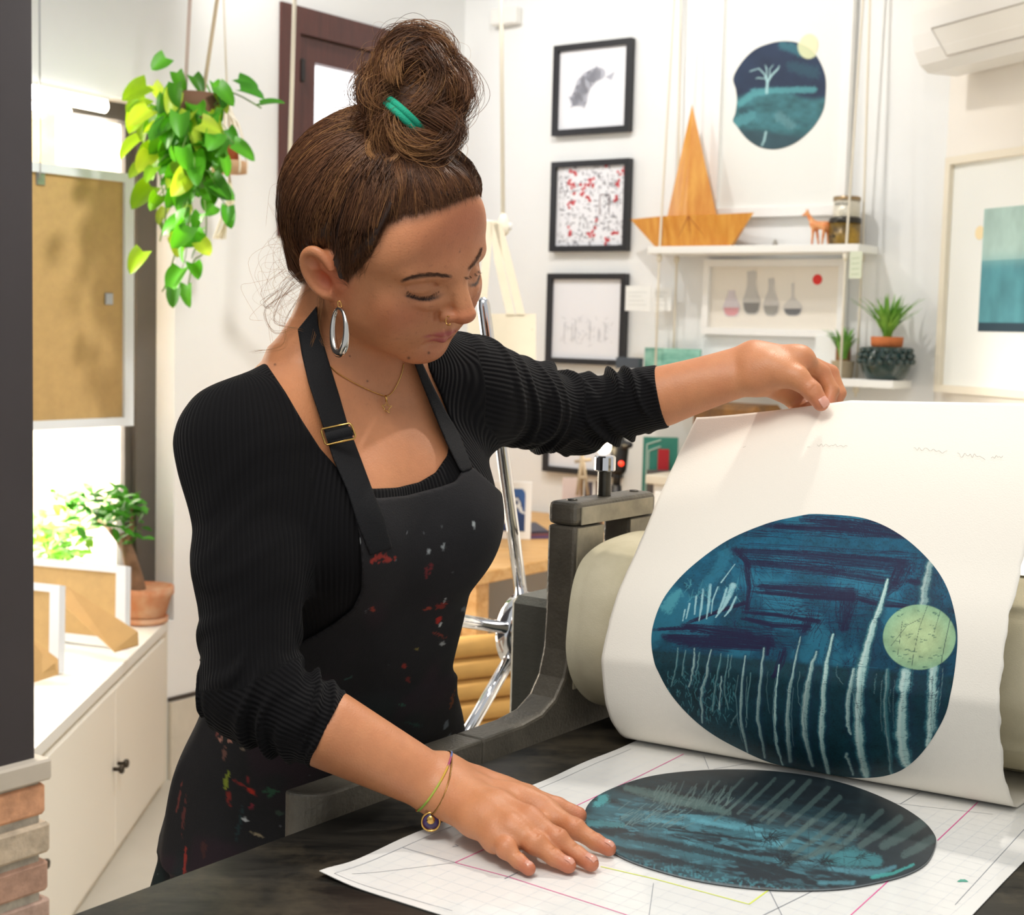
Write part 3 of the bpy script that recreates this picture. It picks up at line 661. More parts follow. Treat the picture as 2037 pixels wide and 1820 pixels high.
# flyaways, nape curls and a loose ring curl
Sf=[];Tf=[];Rf=[]
def curl(pts,d,r=.0003,tone=.6,n=22):
    r=r*.52; tone=min(1.,tone+.25)
    q=np.array([P(x,y,d+dd) for x,y,dd in [(p+(0,))[:3] for p in pts]]); Sf.append(catmull(q,n)); Tf.append(tone); Rf.append(r)
for i in range(110):
    a=RNG.uniform(-.3,3.6); r0=95+RNG.normal(0,8); cx,cy=820+RNG.normal(0,12),172+RNG.normal(0,16); sp=RNG.uniform(.3,.9)*(1 if RNG.random()>.5 else -1); h=RNG.uniform(4,24)
    q=[(cx+(r0*.95+h*math.sin(math.pi*k/4))*math.cos(a+sp*k/4)*1.05,cy-(r0*.95+h*math.sin(math.pi*k/4))*math.sin(a+sp*k/4),RNG.normal(0,.004)) for k in range(5)]; curl(q,1.43,RNG.uniform(.00012,.0002),.75)
for i in range(60):
    x0,y0=595+RNG.normal(0,22),520+RNG.normal(0,60); 
    if y0>620 or y0<300: continue
    sg=RNG.uniform(.5,1.4); q=[(x0+25,y0-12),(x0-5*sg,y0+8),(x0-30*sg+RNG.normal(0,6),y0+22+RNG.normal(0,9)),(x0-48*sg+RNG.normal(0,9),y0+52+RNG.normal(0,14)),(x0-28*sg+RNG.normal(0,10),y0+86+RNG.normal(0,14))]
    curl(q,1.56+RNG.normal(0,.01),RNG.uniform(.00012,.00024),.7)
for i in range(90):
    a=RNG.uniform(1.9,3.6); cx,cy=745,400; r1=182+RNG.normal(0,5); q=[(cx+(r1+k*RNG.uniform(2,8))*math.cos(a-.12*k),cy-(r1*.86+k*RNG.uniform(2,8))*math.sin(a-.12*k)) for k in range(4)]; curl(q,1.54+RNG.normal(0,.01),RNG.uniform(.00010,.00018),.65)
CUT0=len(Sf)
for pts in ([(648,555),(632,565),(640,600),(632,640),(622,690)],[(690,560),(665,570),(640,590),(634,640),(650,690),(702,660)],[(650,545),(610,560),(560,590),(528,620),(545,660),(590,650)],[(640,540),(590,560),(555,600),(550,640),(600,655)],[(630,520),(575,560),(540,610),(524,600),(560,570)],[(640,560),(600,590),(570,640),(560,690),(500,700)],[(660,560),(640,585),(636,630)],[(700,565),(680,590),(690,610)]): 
    for j in range(5): curl([(x+RNG.normal(0,3),y+RNG.normal(0,3)) for x,y in pts],1.49,RNG.uniform(.00018,.0003),.5)
CUT1=len(Sf)
for j in range(34):
    r1=30+RNG.normal(0,3.2); q=[(764+r1*math.cos(a)*1.05+RNG.normal(0,.8),292-r1*math.sin(a)) for a in np.linspace(2.3,7.2,9)]; curl(q,1.395,RNG.uniform(.00025,.0004),.55)
for i in range(46):
    y=RNG.uniform(205,260); q=[(775+RNG.normal(0,8),y+30),(735,y+10+RNG.normal(0,6)),(705+RNG.normal(0,10),y+RNG.normal(0,8)),(665+RNG.normal(0,14),y+8+RNG.normal(0,10))]; curl(q,1.41,RNG.uniform(.0002,.0004),.65)
for i in range(30):
    x=RNG.uniform(880,925); y=RNG.uniform(225,290); q=[(x-40,y-15),(x-10,y-5),(x+8,y+14+RNG.normal(0,6)),(x+2,y+38)]; curl(q,1.41,RNG.uniform(.0002,.00035),.55)
Sf=np.array(Sf); Tf=np.array(Tf)[:,None]; Rf=np.array(Rf)
for nm_,a_,b_ in (('flyaway_strands',0,110),('nape_wisps',110,CUT0),('nape_curls',CUT0,CUT1),('ring_curl',CUT1,CUT1+34),('pulled_strands',CUT1+34,len(Sf))):
    mk(nm_,strands(Sf[a_:b_],Rf[a_:b_]),M_hair,parent=hair,col=np.repeat(hcol(np.clip(Tf[a_:b_]+RNG.normal(0,.1,Tf[a_:b_].shape),0,1)),22*3,0))
# wisps of hair in front of the ear
Sw=[]
for i in range(230):
    a_=RNG.random(); q=[(762-34*a_+RNG.normal(0,5),430+26*a_+RNG.normal(0,8)),(752-34*a_+RNG.normal(0,4),482+RNG.normal(0,8)),(730-22*a_+RNG.normal(0,6),522+RNG.normal(0,9)),(708-8*a_+RNG.normal(0,8),548+RNG.normal(0,14))]
    L_=RNG.uniform(.55,1.0); q=[q[0]]+[tuple(np.array(q[0])+(np.array(p_)-np.array(q[0]))*L_) for p_ in q[1:]]
    p_=[onskin(x,y,.0016-.0003*k_) for k_,(x,y) in enumerate(q)]
    if any(z is None for z in p_) or max(np.linalg.norm(p_[k_+1]-p_[k_]) for k_ in range(3))>.045: continue
    Sw.append(catmull(p_,12))
Sw=np.array(Sw); mk('sideburn_wisps',strands(Sw,RNG.uniform(.00008,.00017,len(Sw))),M_hair,parent=hair,col=np.repeat(hcol(np.clip(.3+RNG.normal(0,.2,(len(Sw),1)),0,1)),12*3,0))
# eyebrows and lashes
Sx=[];Rx=[]
def facept(px,py,off): 
    return onskin(px,py,off)
brow=[(808,557,.6),(822,552,.9),(840,548,1.),(860,546.5,1.),(880,547,1.),(896,550,.7)]
for i in range(300):
    t=RNG.random()*(len(brow)-1.001); k=int(t); f=t-k; x=brow[k][0]*(1-f)+brow[k+1][0]*f; y=brow[k][1]*(1-f)+brow[k+1][1]*f; w=(brow[k][2]*(1-f)+brow[k+1][2]*f)
    y+=RNG.normal(0,1.9)*w; p0=facept(x,y,.0004); p1=facept(x-4,y-1.2,.0005); p2=facept(x-8,y-1.2+ (x<840)*1.5,.0007)
    if p0 is None or p1 is None or p2 is None: continue
    Sx.append(catmull([p0,p1,p2],6)); Rx.append(.00011)
M_brow=mat('brow_material','5A3B28',.7); mk('eyebrow',strands(np.array(Sx),np.array(Rx)),M_brow,parent=hair); Sx=[];Rx=[]
brow=[(933,536,.8),(942,526,1.),(950,513,1.),(957,497,.7)]
for i in range(140):
    t=RNG.random()*(len(brow)-1.001); k=int(t); f=t-k; x=brow[k][0]*(1-f)+brow[k+1][0]*f; y=brow[k][1]*(1-f)+brow[k+1][1]*f; x+=RNG.normal(0,1.8)
    p0=facept(x,y,.0004); p1=facept(x+1,y-4,.0006); p2=facept(x+2,y-7,.0008)
    if p0 is None or p1 is None or p2 is None: continue
    if max(np.linalg.norm(p1-p0),np.linalg.norm(p2-p1))>.02: continue
    Sx.append(catmull([p0,p1,p2],6)); Rx.append(.00011)
mk('eyebrow',strands(np.array(Sx),np.array(Rx)),M_brow,parent=hair)
Sx=[];Rx=[]
lash=[(812,580),(822,586),(835,590),(848,590),(860,587),(873,580)]
for i in range(85):
    t=RNG.random()*(len(lash)-1.001); k=int(t); f=t-k; x=lash[k][0]*(1-f)+lash[k+1][0]*f; y=lash[k][1]*(1-f)+lash[k+1][1]*f+RNG.normal(0,.6)
    p0=facept(x,y-1,.0003)
    if p0 is None: continue
    dx=(x-846)*.10-1.5; L=RNG.uniform(6,11)*(.65+.35*math.sin(math.pi*t/5)); dpt=FPX/((p0-CAM)@FW); o=-FW
    p1=p0+(RT*dx*.5-UP*L*.55)/dpt+o*.0022; p2=p0+(RT*dx-UP*L)/dpt+o*.0045; Sx.append(catmull([p0,p1,p2],6)); Rx.append(.00014)
M_lash=mat('lash_material','1A100B',.6); mk('eyelash',strands(np.array(Sx),np.array(Rx)),M_lash,parent=hair); Sx=[];Rx=[]
lash=[(923,553),(932,551),(943,546),(954,539)]
for i in range(34):
    t=RNG.random()*(len(lash)-1.001); k=int(t); f=t-k; x=lash[k][0]*(1-f)+lash[k+1][0]*f; y=lash[k][1]*(1-f)+lash[k+1][1]*f
    p0=facept(x,y-2,.0003)
    if p0 is None: continue
    L=RNG.uniform(6,9); dpt=FPX/((p0-CAM)@FW); p1=p0+(RT*L*.25-UP*L*.5)/dpt-FW*.0015; p2=p0+(RT*L*.7-UP*L*.75)/dpt-FW*.002; Sx.append(catmull([p0,p1,p2],6)); Rx.append(.00013)
mk('eyelash',strands(np.array(Sx),np.array(Rx)),M_lash,parent=hair)
# hair tie
M_tie=mat('hair_tie_material','12A07E',.75,bump=.6,bscale=900)
ctie=P(806,240,1.425); tx=(P(838,268,1.42)-P(768,206,1.42)); tx/=np.linalg.norm(tx); ty=FW*.95+UP*.05; ty-=tx*(ty@tx); ty/=np.linalg.norm(ty); tn=np.cross(tx,ty)
for o in (-.0028,.0028):
    a=np.linspace(0,2*math.pi,40,endpoint=False)[:,None]; mk('hair_tie',tube(ctie-ty*.004+tn*o+.026*np.cos(a)*tx+.036*np.sin(a)*ty,.0036,10,closed=True),M_tie,parent=bun,label='teal green hair tie')
# ---------------------------------------------------------------- sweater
def foldcone(a,b,ra,rb,amp,wl,ph,seed):
    lo,hi,f0=cone(a,b,ra,rb); a=np.asarray(a,float);b=np.asarray(b,float); ax=(b-a)/np.linalg.norm(b-a); u,v,_=frame_of(ax)
    def fn(X,Y,Z):
        d=f0(X,Y,Z); x,y,z=X-a[0],Y-a[1],Z-a[2]; s=x*ax[0]+y*ax[1]+z*ax[2]; th=np.arctan2(x*u[0]+y*u[1]+z*u[2],x*v[0]+y*v[1]+z*v[2])
        u_=s/wl+.28*np.sin(2*math.pi*s/(wl*2.7)+th*2+seed)+.2*np.sin(3*th+seed*5); w=np.sin(2*math.pi*u_+ph+1.3*np.sin(th+seed)); g_=.5+.5*np.sin(th*2+2*math.pi*s/(wl*3.3)+seed*3); return d-amp*(1.6*np.maximum(w,-.2)**1*(.25+.75*g_)-.3)
    return lo-amp,hi+amp,fn
def sl_end(G,c,ax,R=.075):
    ax=ax/np.linalg.norm(ax); m=c+ax*.055
    def fn(X,Y,Z): return np.maximum(np.sqrt((X-m[0])**2+(Y-m[1])**2+(Z-m[2])**2)-R,-((X-c[0])*ax[0]+(Y-c[1])*ax[1]+(Z-c[2])*ax[2]))
    G.op((m-R,m+R,fn),.002,'cut')
NECKL=[(480,672),(505,696),(531,725),(568,780),(602,838),(637,892),(667,926),(692,957),(741,972),(789,970),(834,959),(866,940),(890,905),(897,838),(876,785),(855,740),(843,712),(850,660),(800,560),(600,560),(540,660)]
def polycut(G,poly,lo,hi,mode='cut',k=.002,off=0.):
    def fn(X,Y,Z):
        x,y,z=np.broadcast_arrays(X-CAM[0],Y-CAM[1],Z-CAM[2]); d=x*FW[0]+y*FW[1]+z*FW[2]
        px=1018.5+FPX*(x*RT[0]+y*RT[1]+z*RT[2])/d; py=910-FPX*(x*UP[0]+y*UP[1]+z*UP[2])/d
        return (sdpoly(px,py,poly)*d/FPX-off).astype(np.float32)
    G.op((np.asarray(lo,float),np.asarray(hi,float),fn),k,mode,pad=0)
HS2=.0022
G=Grid((-.43,1.25,.93),(.27,1.99,1.43),HS2)
SW_E=.0045
for p,k in torso_prims(SW_E): G.op(p,k)
dR=(CR-ER)/np.linalg.norm(CR-ER); dL=(CL-EL)/np.linalg.norm(CL-EL)
m_=SR*.5+ER*.5+np.array([.004,0,0])
for p,k in ((foldcone(SR,m_,.055,.0535,.0012,.080,.5,1.),.035),(foldcone(m_,ER,.0535,.047,.0022,.060,2.,2.),.02),(foldcone(ER,CR-dR*.022,.048,.042,.0060,.028,.4,1.4),.012),(foldcone(CR-dR*.030,CR,.0415,.0400,.0022,.0125,.8,.5),.004)): G.op(p,k)
mL=SL*.5+EL*.5
for p,k in ((foldcone(SL,mL,.058,.053,.0030,.048,.5,1.),.03),(foldcone(mL,EL,.053,.048,.0060,.034,2.,2.),.012),(foldcone(EL,CL-dL*.035,.048,.042,.0060,.030,.4,1.4),.012),(foldcone(CL-dL*.040,CL,.0405,.0400,.0009,.030,.8,.5),.004)): G.op(p,k)
sl_end(G,CR,dR); sl_end(G,CL,dL)
# drape wrinkles running from the armpit and bust
polycut(G,NECKL,(-.35,1.30,1.20),(.03,1.86,1.43))
wv,wf=G.mesh(1)
# rib coordinate
def segd(Vv,a,b):
    ba=b-a; t=np.clip(((Vv-a)@ba)/(ba@ba),0,1); return np.linalg.norm(Vv-a-t[:,None]*ba,axis=1)
def angc(Vv,a,b,ref):
    ax=(b-a)/np.linalg.norm(b-a); r=ref-ax*(ref@ax); r/=np.linalg.norm(r); q=np.cross(ax,r); w=Vv-a; return np.arctan2(w@q,w@r)
dr=np.minimum(np.minimum(segd(wv,SR,m_),segd(wv,m_,ER)),segd(wv,ER,CR)); dl=np.minimum(np.minimum(segd(wv,SL,mL),segd(wv,mL,EL)),segd(wv,EL,CL))
rib=np.zeros(len(wv)); tc=np.interp(wv[:,2],[r[0] for r in sorted(TORSO)],[r[1] for r in sorted(TORSO)]); ty_=np.interp(wv[:,2],[r[0] for r in sorted(TORSO)],[r[2] for r in sorted(TORSO)])
qx=wv[:,0]-tc;qy=wv[:,1]-ty_; rib=np.arctan2(qx*LX[0]+qy*LX[1],qx*NX[0]+qy*NX[1])*.135
seamR=(wv-SR)@LX>-.035; seamL=(wv-SL)@LX<.030
up_=np.where(segd(wv,SR,m_)<segd(wv,ER,CR),1,0); aR=angc(wv,SR,ER,-FW+.6*RT); aR2=angc(wv,ER,CR,-FW)
rR=np.where((segd(wv,SR,m_)<np.minimum(segd(wv,m_,ER),segd(wv,ER,CR)))|(segd(wv,m_,ER)<segd(wv,ER,CR)),aR*.052,aR2*.042)
isR=(dr<.075)&seamR; rib=np.where(isR,rR,rib)
aL=angc(wv,SL,EL,-FW);aL2=angc(wv,EL,CL,-FW); rL=np.where(np.minimum(segd(wv,SL,mL),segd(wv,mL,EL))<segd(wv,EL,CL),aL*.052,aL2*.042); isL=(dl<.075)&seamL; rib=np.where(isL,rL,rib)
def rib_mat(name,c,c2,wl,strength):
    N=NT(name); N.set(Roughness=.85); N.b.inputs['Specular IOR Level'].default_value=.16
    a=N.n('ShaderNodeAttribute'); a.attribute_name='rib'; m=N.n('ShaderNodeMath',operation='MULTIPLY'); m.inputs[1].default_value=2*math.pi/wl; N.l(a.outputs['Fac'],m.inputs[0]); s=N.n('ShaderNodeMath',operation='SINE'); N.l(m.outputs[0],s.inputs[0])
    tc=N.n('ShaderNodeTexCoord'); nz=N.n('ShaderNodeTexNoise'); nz.inputs['Scale'].default_value=900; N.l(tc.outputs['Object'],nz.inputs['Vector'])
    ad=N.n('ShaderNodeMath',operation='MULTIPLY_ADD'); ad.inputs[1].default_value=.35; N.l(nz.outputs[0],ad.inputs[0]); N.l(s.outputs[0],ad.inputs[2])
    b=N.n('ShaderNodeBump'); b.inputs['Strength'].default_value=strength; b.inputs['Distance'].default_value=.0011; N.l(ad.outputs[0],b.inputs['Height']); N.l(b.outputs[0],N.b.inputs['Normal'])
    mx=N.n('ShaderNodeMix',data_type='RGBA'); mx.inputs['A'].default_value=rgba(c2); mx.inputs['B'].default_value=rgba(c); mr=N.n('ShaderNodeMapRange'); mr.inputs[1].default_value=-1; N.l(s.outputs[0],mr.inputs[0]); N.l(mr.outputs[0],mx.inputs['Factor']); N.l(mx.outputs['Result'],N.b.inputs['Base Color'])
    N.b.inputs['Sheen Weight'].default_value=.03; N.b.inputs['Sheen Roughness'].default_value=.5
    return N.m
M_knit=rib_mat('black_ribbed_knit','0D0C0E','080709',.0048,.55)
top=mk('ribbed_top',(wv,wf),M_knit,parent=person,attrs={'rib':rib},label='black ribbed long-sleeved top with pushed-up sleeves')
# neckline binding
_bw=BVHTree.FromPolygons(wv.tolist(),wf.tolist())
# ---------------------------------------------------------------- apron
ASK=[row(668,1370,1.718,.149,.098),row(652,1500,1.80,.184,.112),row(640,1640,1.85,.206,.126),row(634,1750,1.87,.229,.140),row(632,1860,1.89,.250,.155),row(630,2060,1.92,.285,.180),row(630,2260,1.95,.305,.20)]
APOLY=[(700,978),(750,991),(806,986),(876,968),(905,958),(919,936),(941,929),(1010,990),(1040,1100),(1010,1300),(1010,1500),(1010,2300),(150,2300),(200,1500),(400,1370),(560,1300),(665,1239),(700,1211),(718,1175),(720,1130),(715,1066),(704,1020)]
def foldstack(rows,amp,n,seed):
    lo,hi,f=stack(rows,LX,NX,2.1); cx,cy=rows[2][1],rows[2][2]
    def fn(X,Y,Z):
        th=np.arctan2((X-cx)*LX[0]+(Y-cy)*LX[1],(X-cx)*NX[0]+(Y-cy)*NX[1]); g=np.clip((1.02-Z)/.25,0,1)
        return f(X,Y,Z)-amp*g*(np.sin(n*th+seed+2*np.sin(Z*7))+.5*np.sin(n*2.3*th+seed*2))
    return lo-.02,hi+.02,fn
G=Grid((-.58,1.30,.42),(.08,2.16,1.29),.0027)
for p,k in torso_prims(.0095): G.op(p,k)
G.op(foldstack(ASK,.006,7,.6),.03)
polycut(G,APOLY,G.lo,G.lo+G.h*(G.n-1),'inter',.0015)
tcen=P(668,1370,1.718)
# keep the front and the sides, leave the back open; and lift a hem
G.op((G.lo,G.lo+G.h*(G.n-1),lambda X,Y,Z:-((X-tcen[0])*NX[0]+(Y-tcen[1])*NX[1]+.20)+0*Z),.002,'inter',pad=0)
# pull the shell thin: remove what lies deeper than the cloth
av,af=G.mesh(1)
M_apron=mat('apron_material','17171B',.8,att='col',bump=.35,bscale=700,spec=.3)
def splat(px,col,lst,seedn):
    """paint marks: (x,y,half length,half width,angle,colour,breakup)"""
    for x,y,a,b,an,c,br in lst:
        dx,dy=px[:,0]-x,px[:,1]-y; ca,sa=math.cos(an),math.sin(an); u=(dx*ca+dy*sa)/a; v=(-dx*sa+dy*ca)/b; near=(np.abs(u)<1.6)&(np.abs(v)<1.6)
        if not near.any(): continue
        q=px[near]; n=fbm(q*.16,3,seedn)-.5; n2=fbm(q*np.array([.5,.5]),2,seedn+5)-.5; k=.72*smooth01((.92-np.sqrt(u[near]**2+v[near]**2)+n*1.2+n2*br*1.4)/.25); col[near]=col[near]*(1-k[:,None])+k[:,None]*lin(c)
    return col
def apron_col(v):
    p=proj(v); c=np.tile(lin('1E1D1F'),(len(v),1)); n=fbm(v*20,4,6); c=c*(.7+.7*n[:,None]); sp=vnoise(v*330,21); k=smooth01((sp-.955)/.02)*.5; c=c*(1-k[:,None])+k[:,None]*lin('8A8C90')
    stain=smooth01((fbm(v*9,3,31)-.56)/.12)*.55; c=c*(1-stain[:,None])+stain[:,None]*lin('33202A'); st2=smooth01((fbm(v*8+4,3,41)-.58)/.1)*.5*smooth01((1.05-v[:,2])/.1); c=c*(1-st2[:,None])+st2[:,None]*lin('16302C')
    L=[(752,1108,14,7,-.5,'A8392F',.9),(772,1113,17,6,-.1,'A8392F',.9),(740,1114,4,8,.1,'A8392F',.6),(848,1136,3,14,0,'7A2A2E',.7),(857,1130,4,13,.1,'7A2A2E',.7),(741,1212,4,10,-.5,'A3402E',.3),(851,1211,8,4,-.4,'A3402E',.8),(872,1233,7,10,.6,'C22A1E',.4),(878,1205,14,7,-.6,'8E2A20',1.),(877,1240,3,8,.3,'D9D9D6',.5),
     (853,1097,4,5,0,'A9B0B2',.3),(882,1088,3,6,.3,'A9B0B2',.4),(942,1043,4,7,-.2,'B9C0C0',.5),(716,1076,3,10,0,'C9CCCC',.3),(878,1050,2,3,0,'A9B0B2',.2),(925,1213,9,5,.7,'6E7478',.9),(884,1195,6,3,-1.2,'B9BCBC',.6),(830,1292,4,3,0,'8A7A40',.4),(804,1324,4,6,0,'A0352A',.3),(812,1352,6,9,-.3,'7A2A26',.5),(880,1280,6,4,0,'BDBEBC',.7),(872,1262,14,3,.4,'8E3A2C',1.1),(888,1442,4,10,.3,'7E868C',.6),(892,1465,8,3,-.6,'7E868C',.9),(900,1390,4,16,.2,'8A4A22',.9),(800,1402,8,3,0,'2E5A4A',.9),(690,1350,10,2,-.4,'3A5A52',.9),
     (468,1457,15,9,.7,'8C4A41',.3),(457,1473,8,5,.5,'C58A78',.8),(440,1471,5,7,.3,'C58A78',.8),(482,1490,6,4,.6,'8A7A68',.9),(446,1502,5,14,.2,'7A5348',.5),(450,1552,6,22,.15,'8E9A2E',.4),(455,1586,5,18,-.1,'8E2A22',.6),(480,1560,20,4,.5,'8E2A26',.7),(500,1574,14,6,.7,'C42F1E',.5),(493,1552,4,9,0,'8E2A2E',.5),(540,1575,15,9,-.2,'2E5A40',1.1),(500,1605,5,8,.4,'8E2A3A',.5),(485,1630,7,4,.1,'D5D8D8',.5),(512,1660,14,3,.3,'A8987A',.9),(556,1618,12,6,0,'39493E',.9),
     (366,1620,4,36,.1,'6A3430',.9),(368,1715,4,34,.05,'A8382E',.6),(357,1585,3,30,.2,'7A3A34',.9),(432,1460,3,10,.2,'8A4A42',.6),(476,1640,5,40,.2,'243A3C',.8),(405,1690,5,20,0,'4A2A26',.9),(820,1440,18,4,.2,'23403A',1.),(700,1480,24,5,.1,'1E3A36',1.),(790,1480,5,3,0,'7A8484',.5),(610,1500,8,3,.3,'6A7474',.9)]
    c=splat(p,c,L,17); return np.clip(c,0,1)
apron=mk('apron',(av,af),M_apron,parent=person,col=apron_col(av),label='black cotton apron spattered with red, green and grey ink')
def body_off(G,e):
    for p,k in torso_prims(e): G.op(p,k)
    nb=NB+np.array([0,0,-.02])-NX*.012
    G.op(offs(cone(nb,NKt,.054,.050),e),.035); G.op(offs(cone(nb+LX*.06+np.array([0,0,-.035])-NX*.012,NKt-NX*.004,.036,.040),e),.05); G.op(offs(cone(nb-LX*.06+np.array([0,0,-.035])-NX*.012,NKt,.036,.040),e),.05)
ST1=[(640,596),(592,655),(600,705),(613,761),(641,845),(662,912),(690,975),(711,1042),(736,1105),(781,1091),(764,1028),(743,979),(718,912),(690,838),(676,789),(651,708),(634,650),(630,610)]
ST2=[(820,712),(841,768),(862,820),(887,880),(913,933),(919,940),(941,932),(915,866),(887,817),(862,768),(836,712)]
def strap_geo(poly,lo,hi,e):
    G=Grid(lo,hi,.0016); body_off(G,e); polycut(G,poly,G.lo,G.lo+G.h*(G.n-1),'inter',.001); return G.mesh(1)
M_strap=mat('strap_material','101013',.75,bump=.4,bscale=900,noise=.3,nscale=25,spec=.3)
g=strap_geo(ST1,(-.26,1.33,1.16),(-.10,1.72,1.47),.0125); strap=mk('apron_strap',g,M_strap,parent=apron)
g=strap_geo(ST2,(-.12,1.35,1.25),(-.02,1.72,1.42),.0110); mk('apron_strap',g,M_strap,parent=apron)
_bs=BVHTree.FromPolygons(join(*[(np.array([v.co for v in o.data.vertices])+person_loc,np.array([p.vertices for p in o.data.polygons])) for o in (strap,)])[0].tolist(),[tuple(p.vertices) for p in strap.data.polygons])
M_gold=mat('gold_material','D9AE62',.22,metal=1.); M_silver=mat('silver_material','D8D4CC',.16,metal=1.)
# buckle
bp=[onskin(x,y,.002,_bs) for x,y in ((660,865),(680,862))]; dB=((bp[0]-CAM)@FW) if bp[0] is not None else 1.47
q=[P(x,y,dB-.006) for x,y in ((639,858),(641,853),(695,842),(699,845),(707,867),(705,872),(651,885),(647,882))]
g1=tube(q,.0011,8,closed=True); g2=tube([P(639,857,dB-.006),P(709,871,dB-.006)],.0011,8)
mk('buckle',g1,M_gold,parent=strap,label='gold-coloured slider buckle')
band=[P(x,y,dB-.009) for x,y in ((646,861),(697,848),(704,866),(652,878))]; 
mk('strap_loop',join(gridmesh(np.array([[band[0],band[1]],[(band[0]+band[3])/2-FW*.003,(band[1]+band[2])/2-FW*.003],[band[3],band[2]]])),gridmesh(np.array([[band[1],band[0]],[(band[1]+band[2])/2+FW*.003,(band[0]+band[3])/2+FW*.003],[band[2],band[3]]]))),M_strap,parent=strap)
# ---------------------------------------------------------------- trousers and shoes (below the bed, mostly hidden)
G=Grid((-.55,1.35,.05),(.2,2.3,.98),.008); G.op(offs(stack([r for r in TORSO if r[0]<1.0],LX,NX,2.3),.003),.02); FEET=[]; legs(G,.007); mk('trousers',G.mesh(1),mat('trouser_material','15151A',.85,bump=.3),parent=person)
for an in FEET:
    G=Grid(an-np.array([.26,.26,.10]),an+np.array([.26,.26,.05]),.005); G.op(cone(an+np.array([0,0,-.02]),an+np.array([0,0,.02]),.045,.042),.02); G.op(cone(an+np.array([0,0,-.048])-NX*.02,an+NX*.135+np.array([0,0,-.056]),.038,.030),.02)
    z0=.001; G.op((G.lo,G.lo+G.h*(G.n-1),lambda X,Y,Z:z0-Z+0*X+0*Y),.004,'inter',pad=0); mk('shoe',G.mesh(1),mat('shoe_material','1C1C1E',.5),parent=person)
# ---------------------------------------------------------------- jewellery
pts=[onskin(x,y,.0012) for x,y in ((655,728),(670,742),(690,754),(712,766),(735,777),(752,784),(768,788),(780,779),(790,762),(798,742),(802,722))]; pts=[p for p in pts if p is not None]
nk=mk('necklace',tube(catmull(pts,70),.00055,6),M_gold,parent=person,label='fine gold chain necklace')
pc=onskin(768,810,.0); pcd=(pc-CAM)@FW-.0035
a=[P(769+(10.5 if k%2==0 else 4.6)*math.sin(k*math.pi/5+.08),811-(12.5 if k%2==0 else 5.4)*math.cos(k*math.pi/5+.08),pcd) for k in range(10)]
mk('star_pendant',join(tube(a,.00075,6,closed=True),tube([P(767,786,pcd),P(769,799,pcd)],.0012,6)),M_gold,parent=nk,label='open gold star')
lob=h2w((.082,-.002,-.040)); ed=1.405
lobe=onskin(671,604,.002); ed=(lobe-CAM)@FW-.010
a=np.linspace(0,2*math.pi,48,endpoint=False); q=[P(675.5+13.5*math.sin(t),658-45*math.cos(t),ed-.010*math.sin(t)) for t in a]; rr=.0019+.0024*(.5-.5*np.cos(a))
er=mk('hoop_earring',tube(q,rr,12,closed=True),M_silver,parent=person,label='large silver oval hoop earring'); mk('earring_hook',tube(catmull([P(674,613,ed),P(672,601,ed),P(677,600,ed),P(680,612,ed)],12),.0006,6),M_gold,parent=er)
nd=onskin(889,636,.0); nd=(nd-CAM)@FW
mk('nose_ring',tube([P(892+5*math.cos(t),638-9*math.sin(t),nd-.002-.002*math.cos(t)) for t in np.linspace(1.2,5.6,16)],.0006,6),M_gold,parent=person)
# bracelets
_bh=BVHTree.FromPolygons(skinparts[1][0].tolist(),skinparts[1][1].tolist())
def wring(pt,pb,rmaj,rmin,tilt,n=40,off=.0012):
    A=P(pt[0],pt[1],(RW1-CAM)@FW); B=P(pb[0],pb[1],(RW2-CAM)@FW); c=(A+B)/2; u=(A-B)/2; un=u/np.linalg.norm(u); w=-FW-un*(-FW@un); w/=np.linalg.norm(w); ax=(RWc-CR)/np.linalg.norm(RWc-CR); ax-=un*(ax@un); w=np.cross(un,ax); w/=np.linalg.norm(w)
    out=[]
    for a in np.linspace(0,2*math.pi,n,endpoint=False):
        d=math.cos(a)*un+math.sin(a)*w; h=_bh.ray_cast(Vector(c+d*.09),Vector(-d)); out.append((np.array(h[0])+d*off) if h[0] is not None and np.linalg.norm(np.array(h[0])-c)<.06 else c+d*.032)
    o=np.array(out)
    for _ in range(2): o=(np.roll(o,1,0)+2*o+np.roll(o,-1,0))/4
    return o
q=wring((893,1502),(837,1604),0,0,0); cl=np.array([lin(c) for c in ('A8B84A','C9A23A','A34A6E','5A6EA8','B8552E','7FA03A')])
tv,tf=tube(q,.0011,6,closed=True); ci=(np.arange(40)//4)%6
mk('cord_bracelet',(tv,tf),mat('bracelet_cord','A8B84A',.7,att='col'),parent=person,col=np.repeat(cl[ci],6,0),label='multicoloured thread bracelet')
q2=wring((890,1503),(853,1618),0,0,0); br=mk('chain_bracelet',tube(q2,.0008,6,closed=True),mat('chain_gold','A07A44',.35,metal=1.),parent=person,label='thin bronze chain bracelet with round charm')
cd_=(P(853,1618,1.0)-CAM)@FW; dch=(RW2-CAM)@FW-.012; cc_=P(857,1634,dch); mk('charm',join(lathe(cc_+FW*.001,-FW,[(.0001,0),(.0085,0),(.0088,.001),(.0085,.002),(.0001,.002)],24),tube([P(857,1620,dch),P(856,1626,dch)],.001,6)),mat('charm_purple','35205A',.3,coat=.5),parent=br)
mk('charm_rim',join(tube([cc_-FW*.001+.0088*(math.cos(t)*RT+math.sin(t)*UP) for t in np.linspace(0,2*math.pi,28,endpoint=False)],.0011,6,closed=True),lathe(cc_-FW*.002+UP*.002,-FW,[(.0001,0),(.0042,0),(.004,.0008),(.0001,.0008)],18)),M_gold,parent=br)
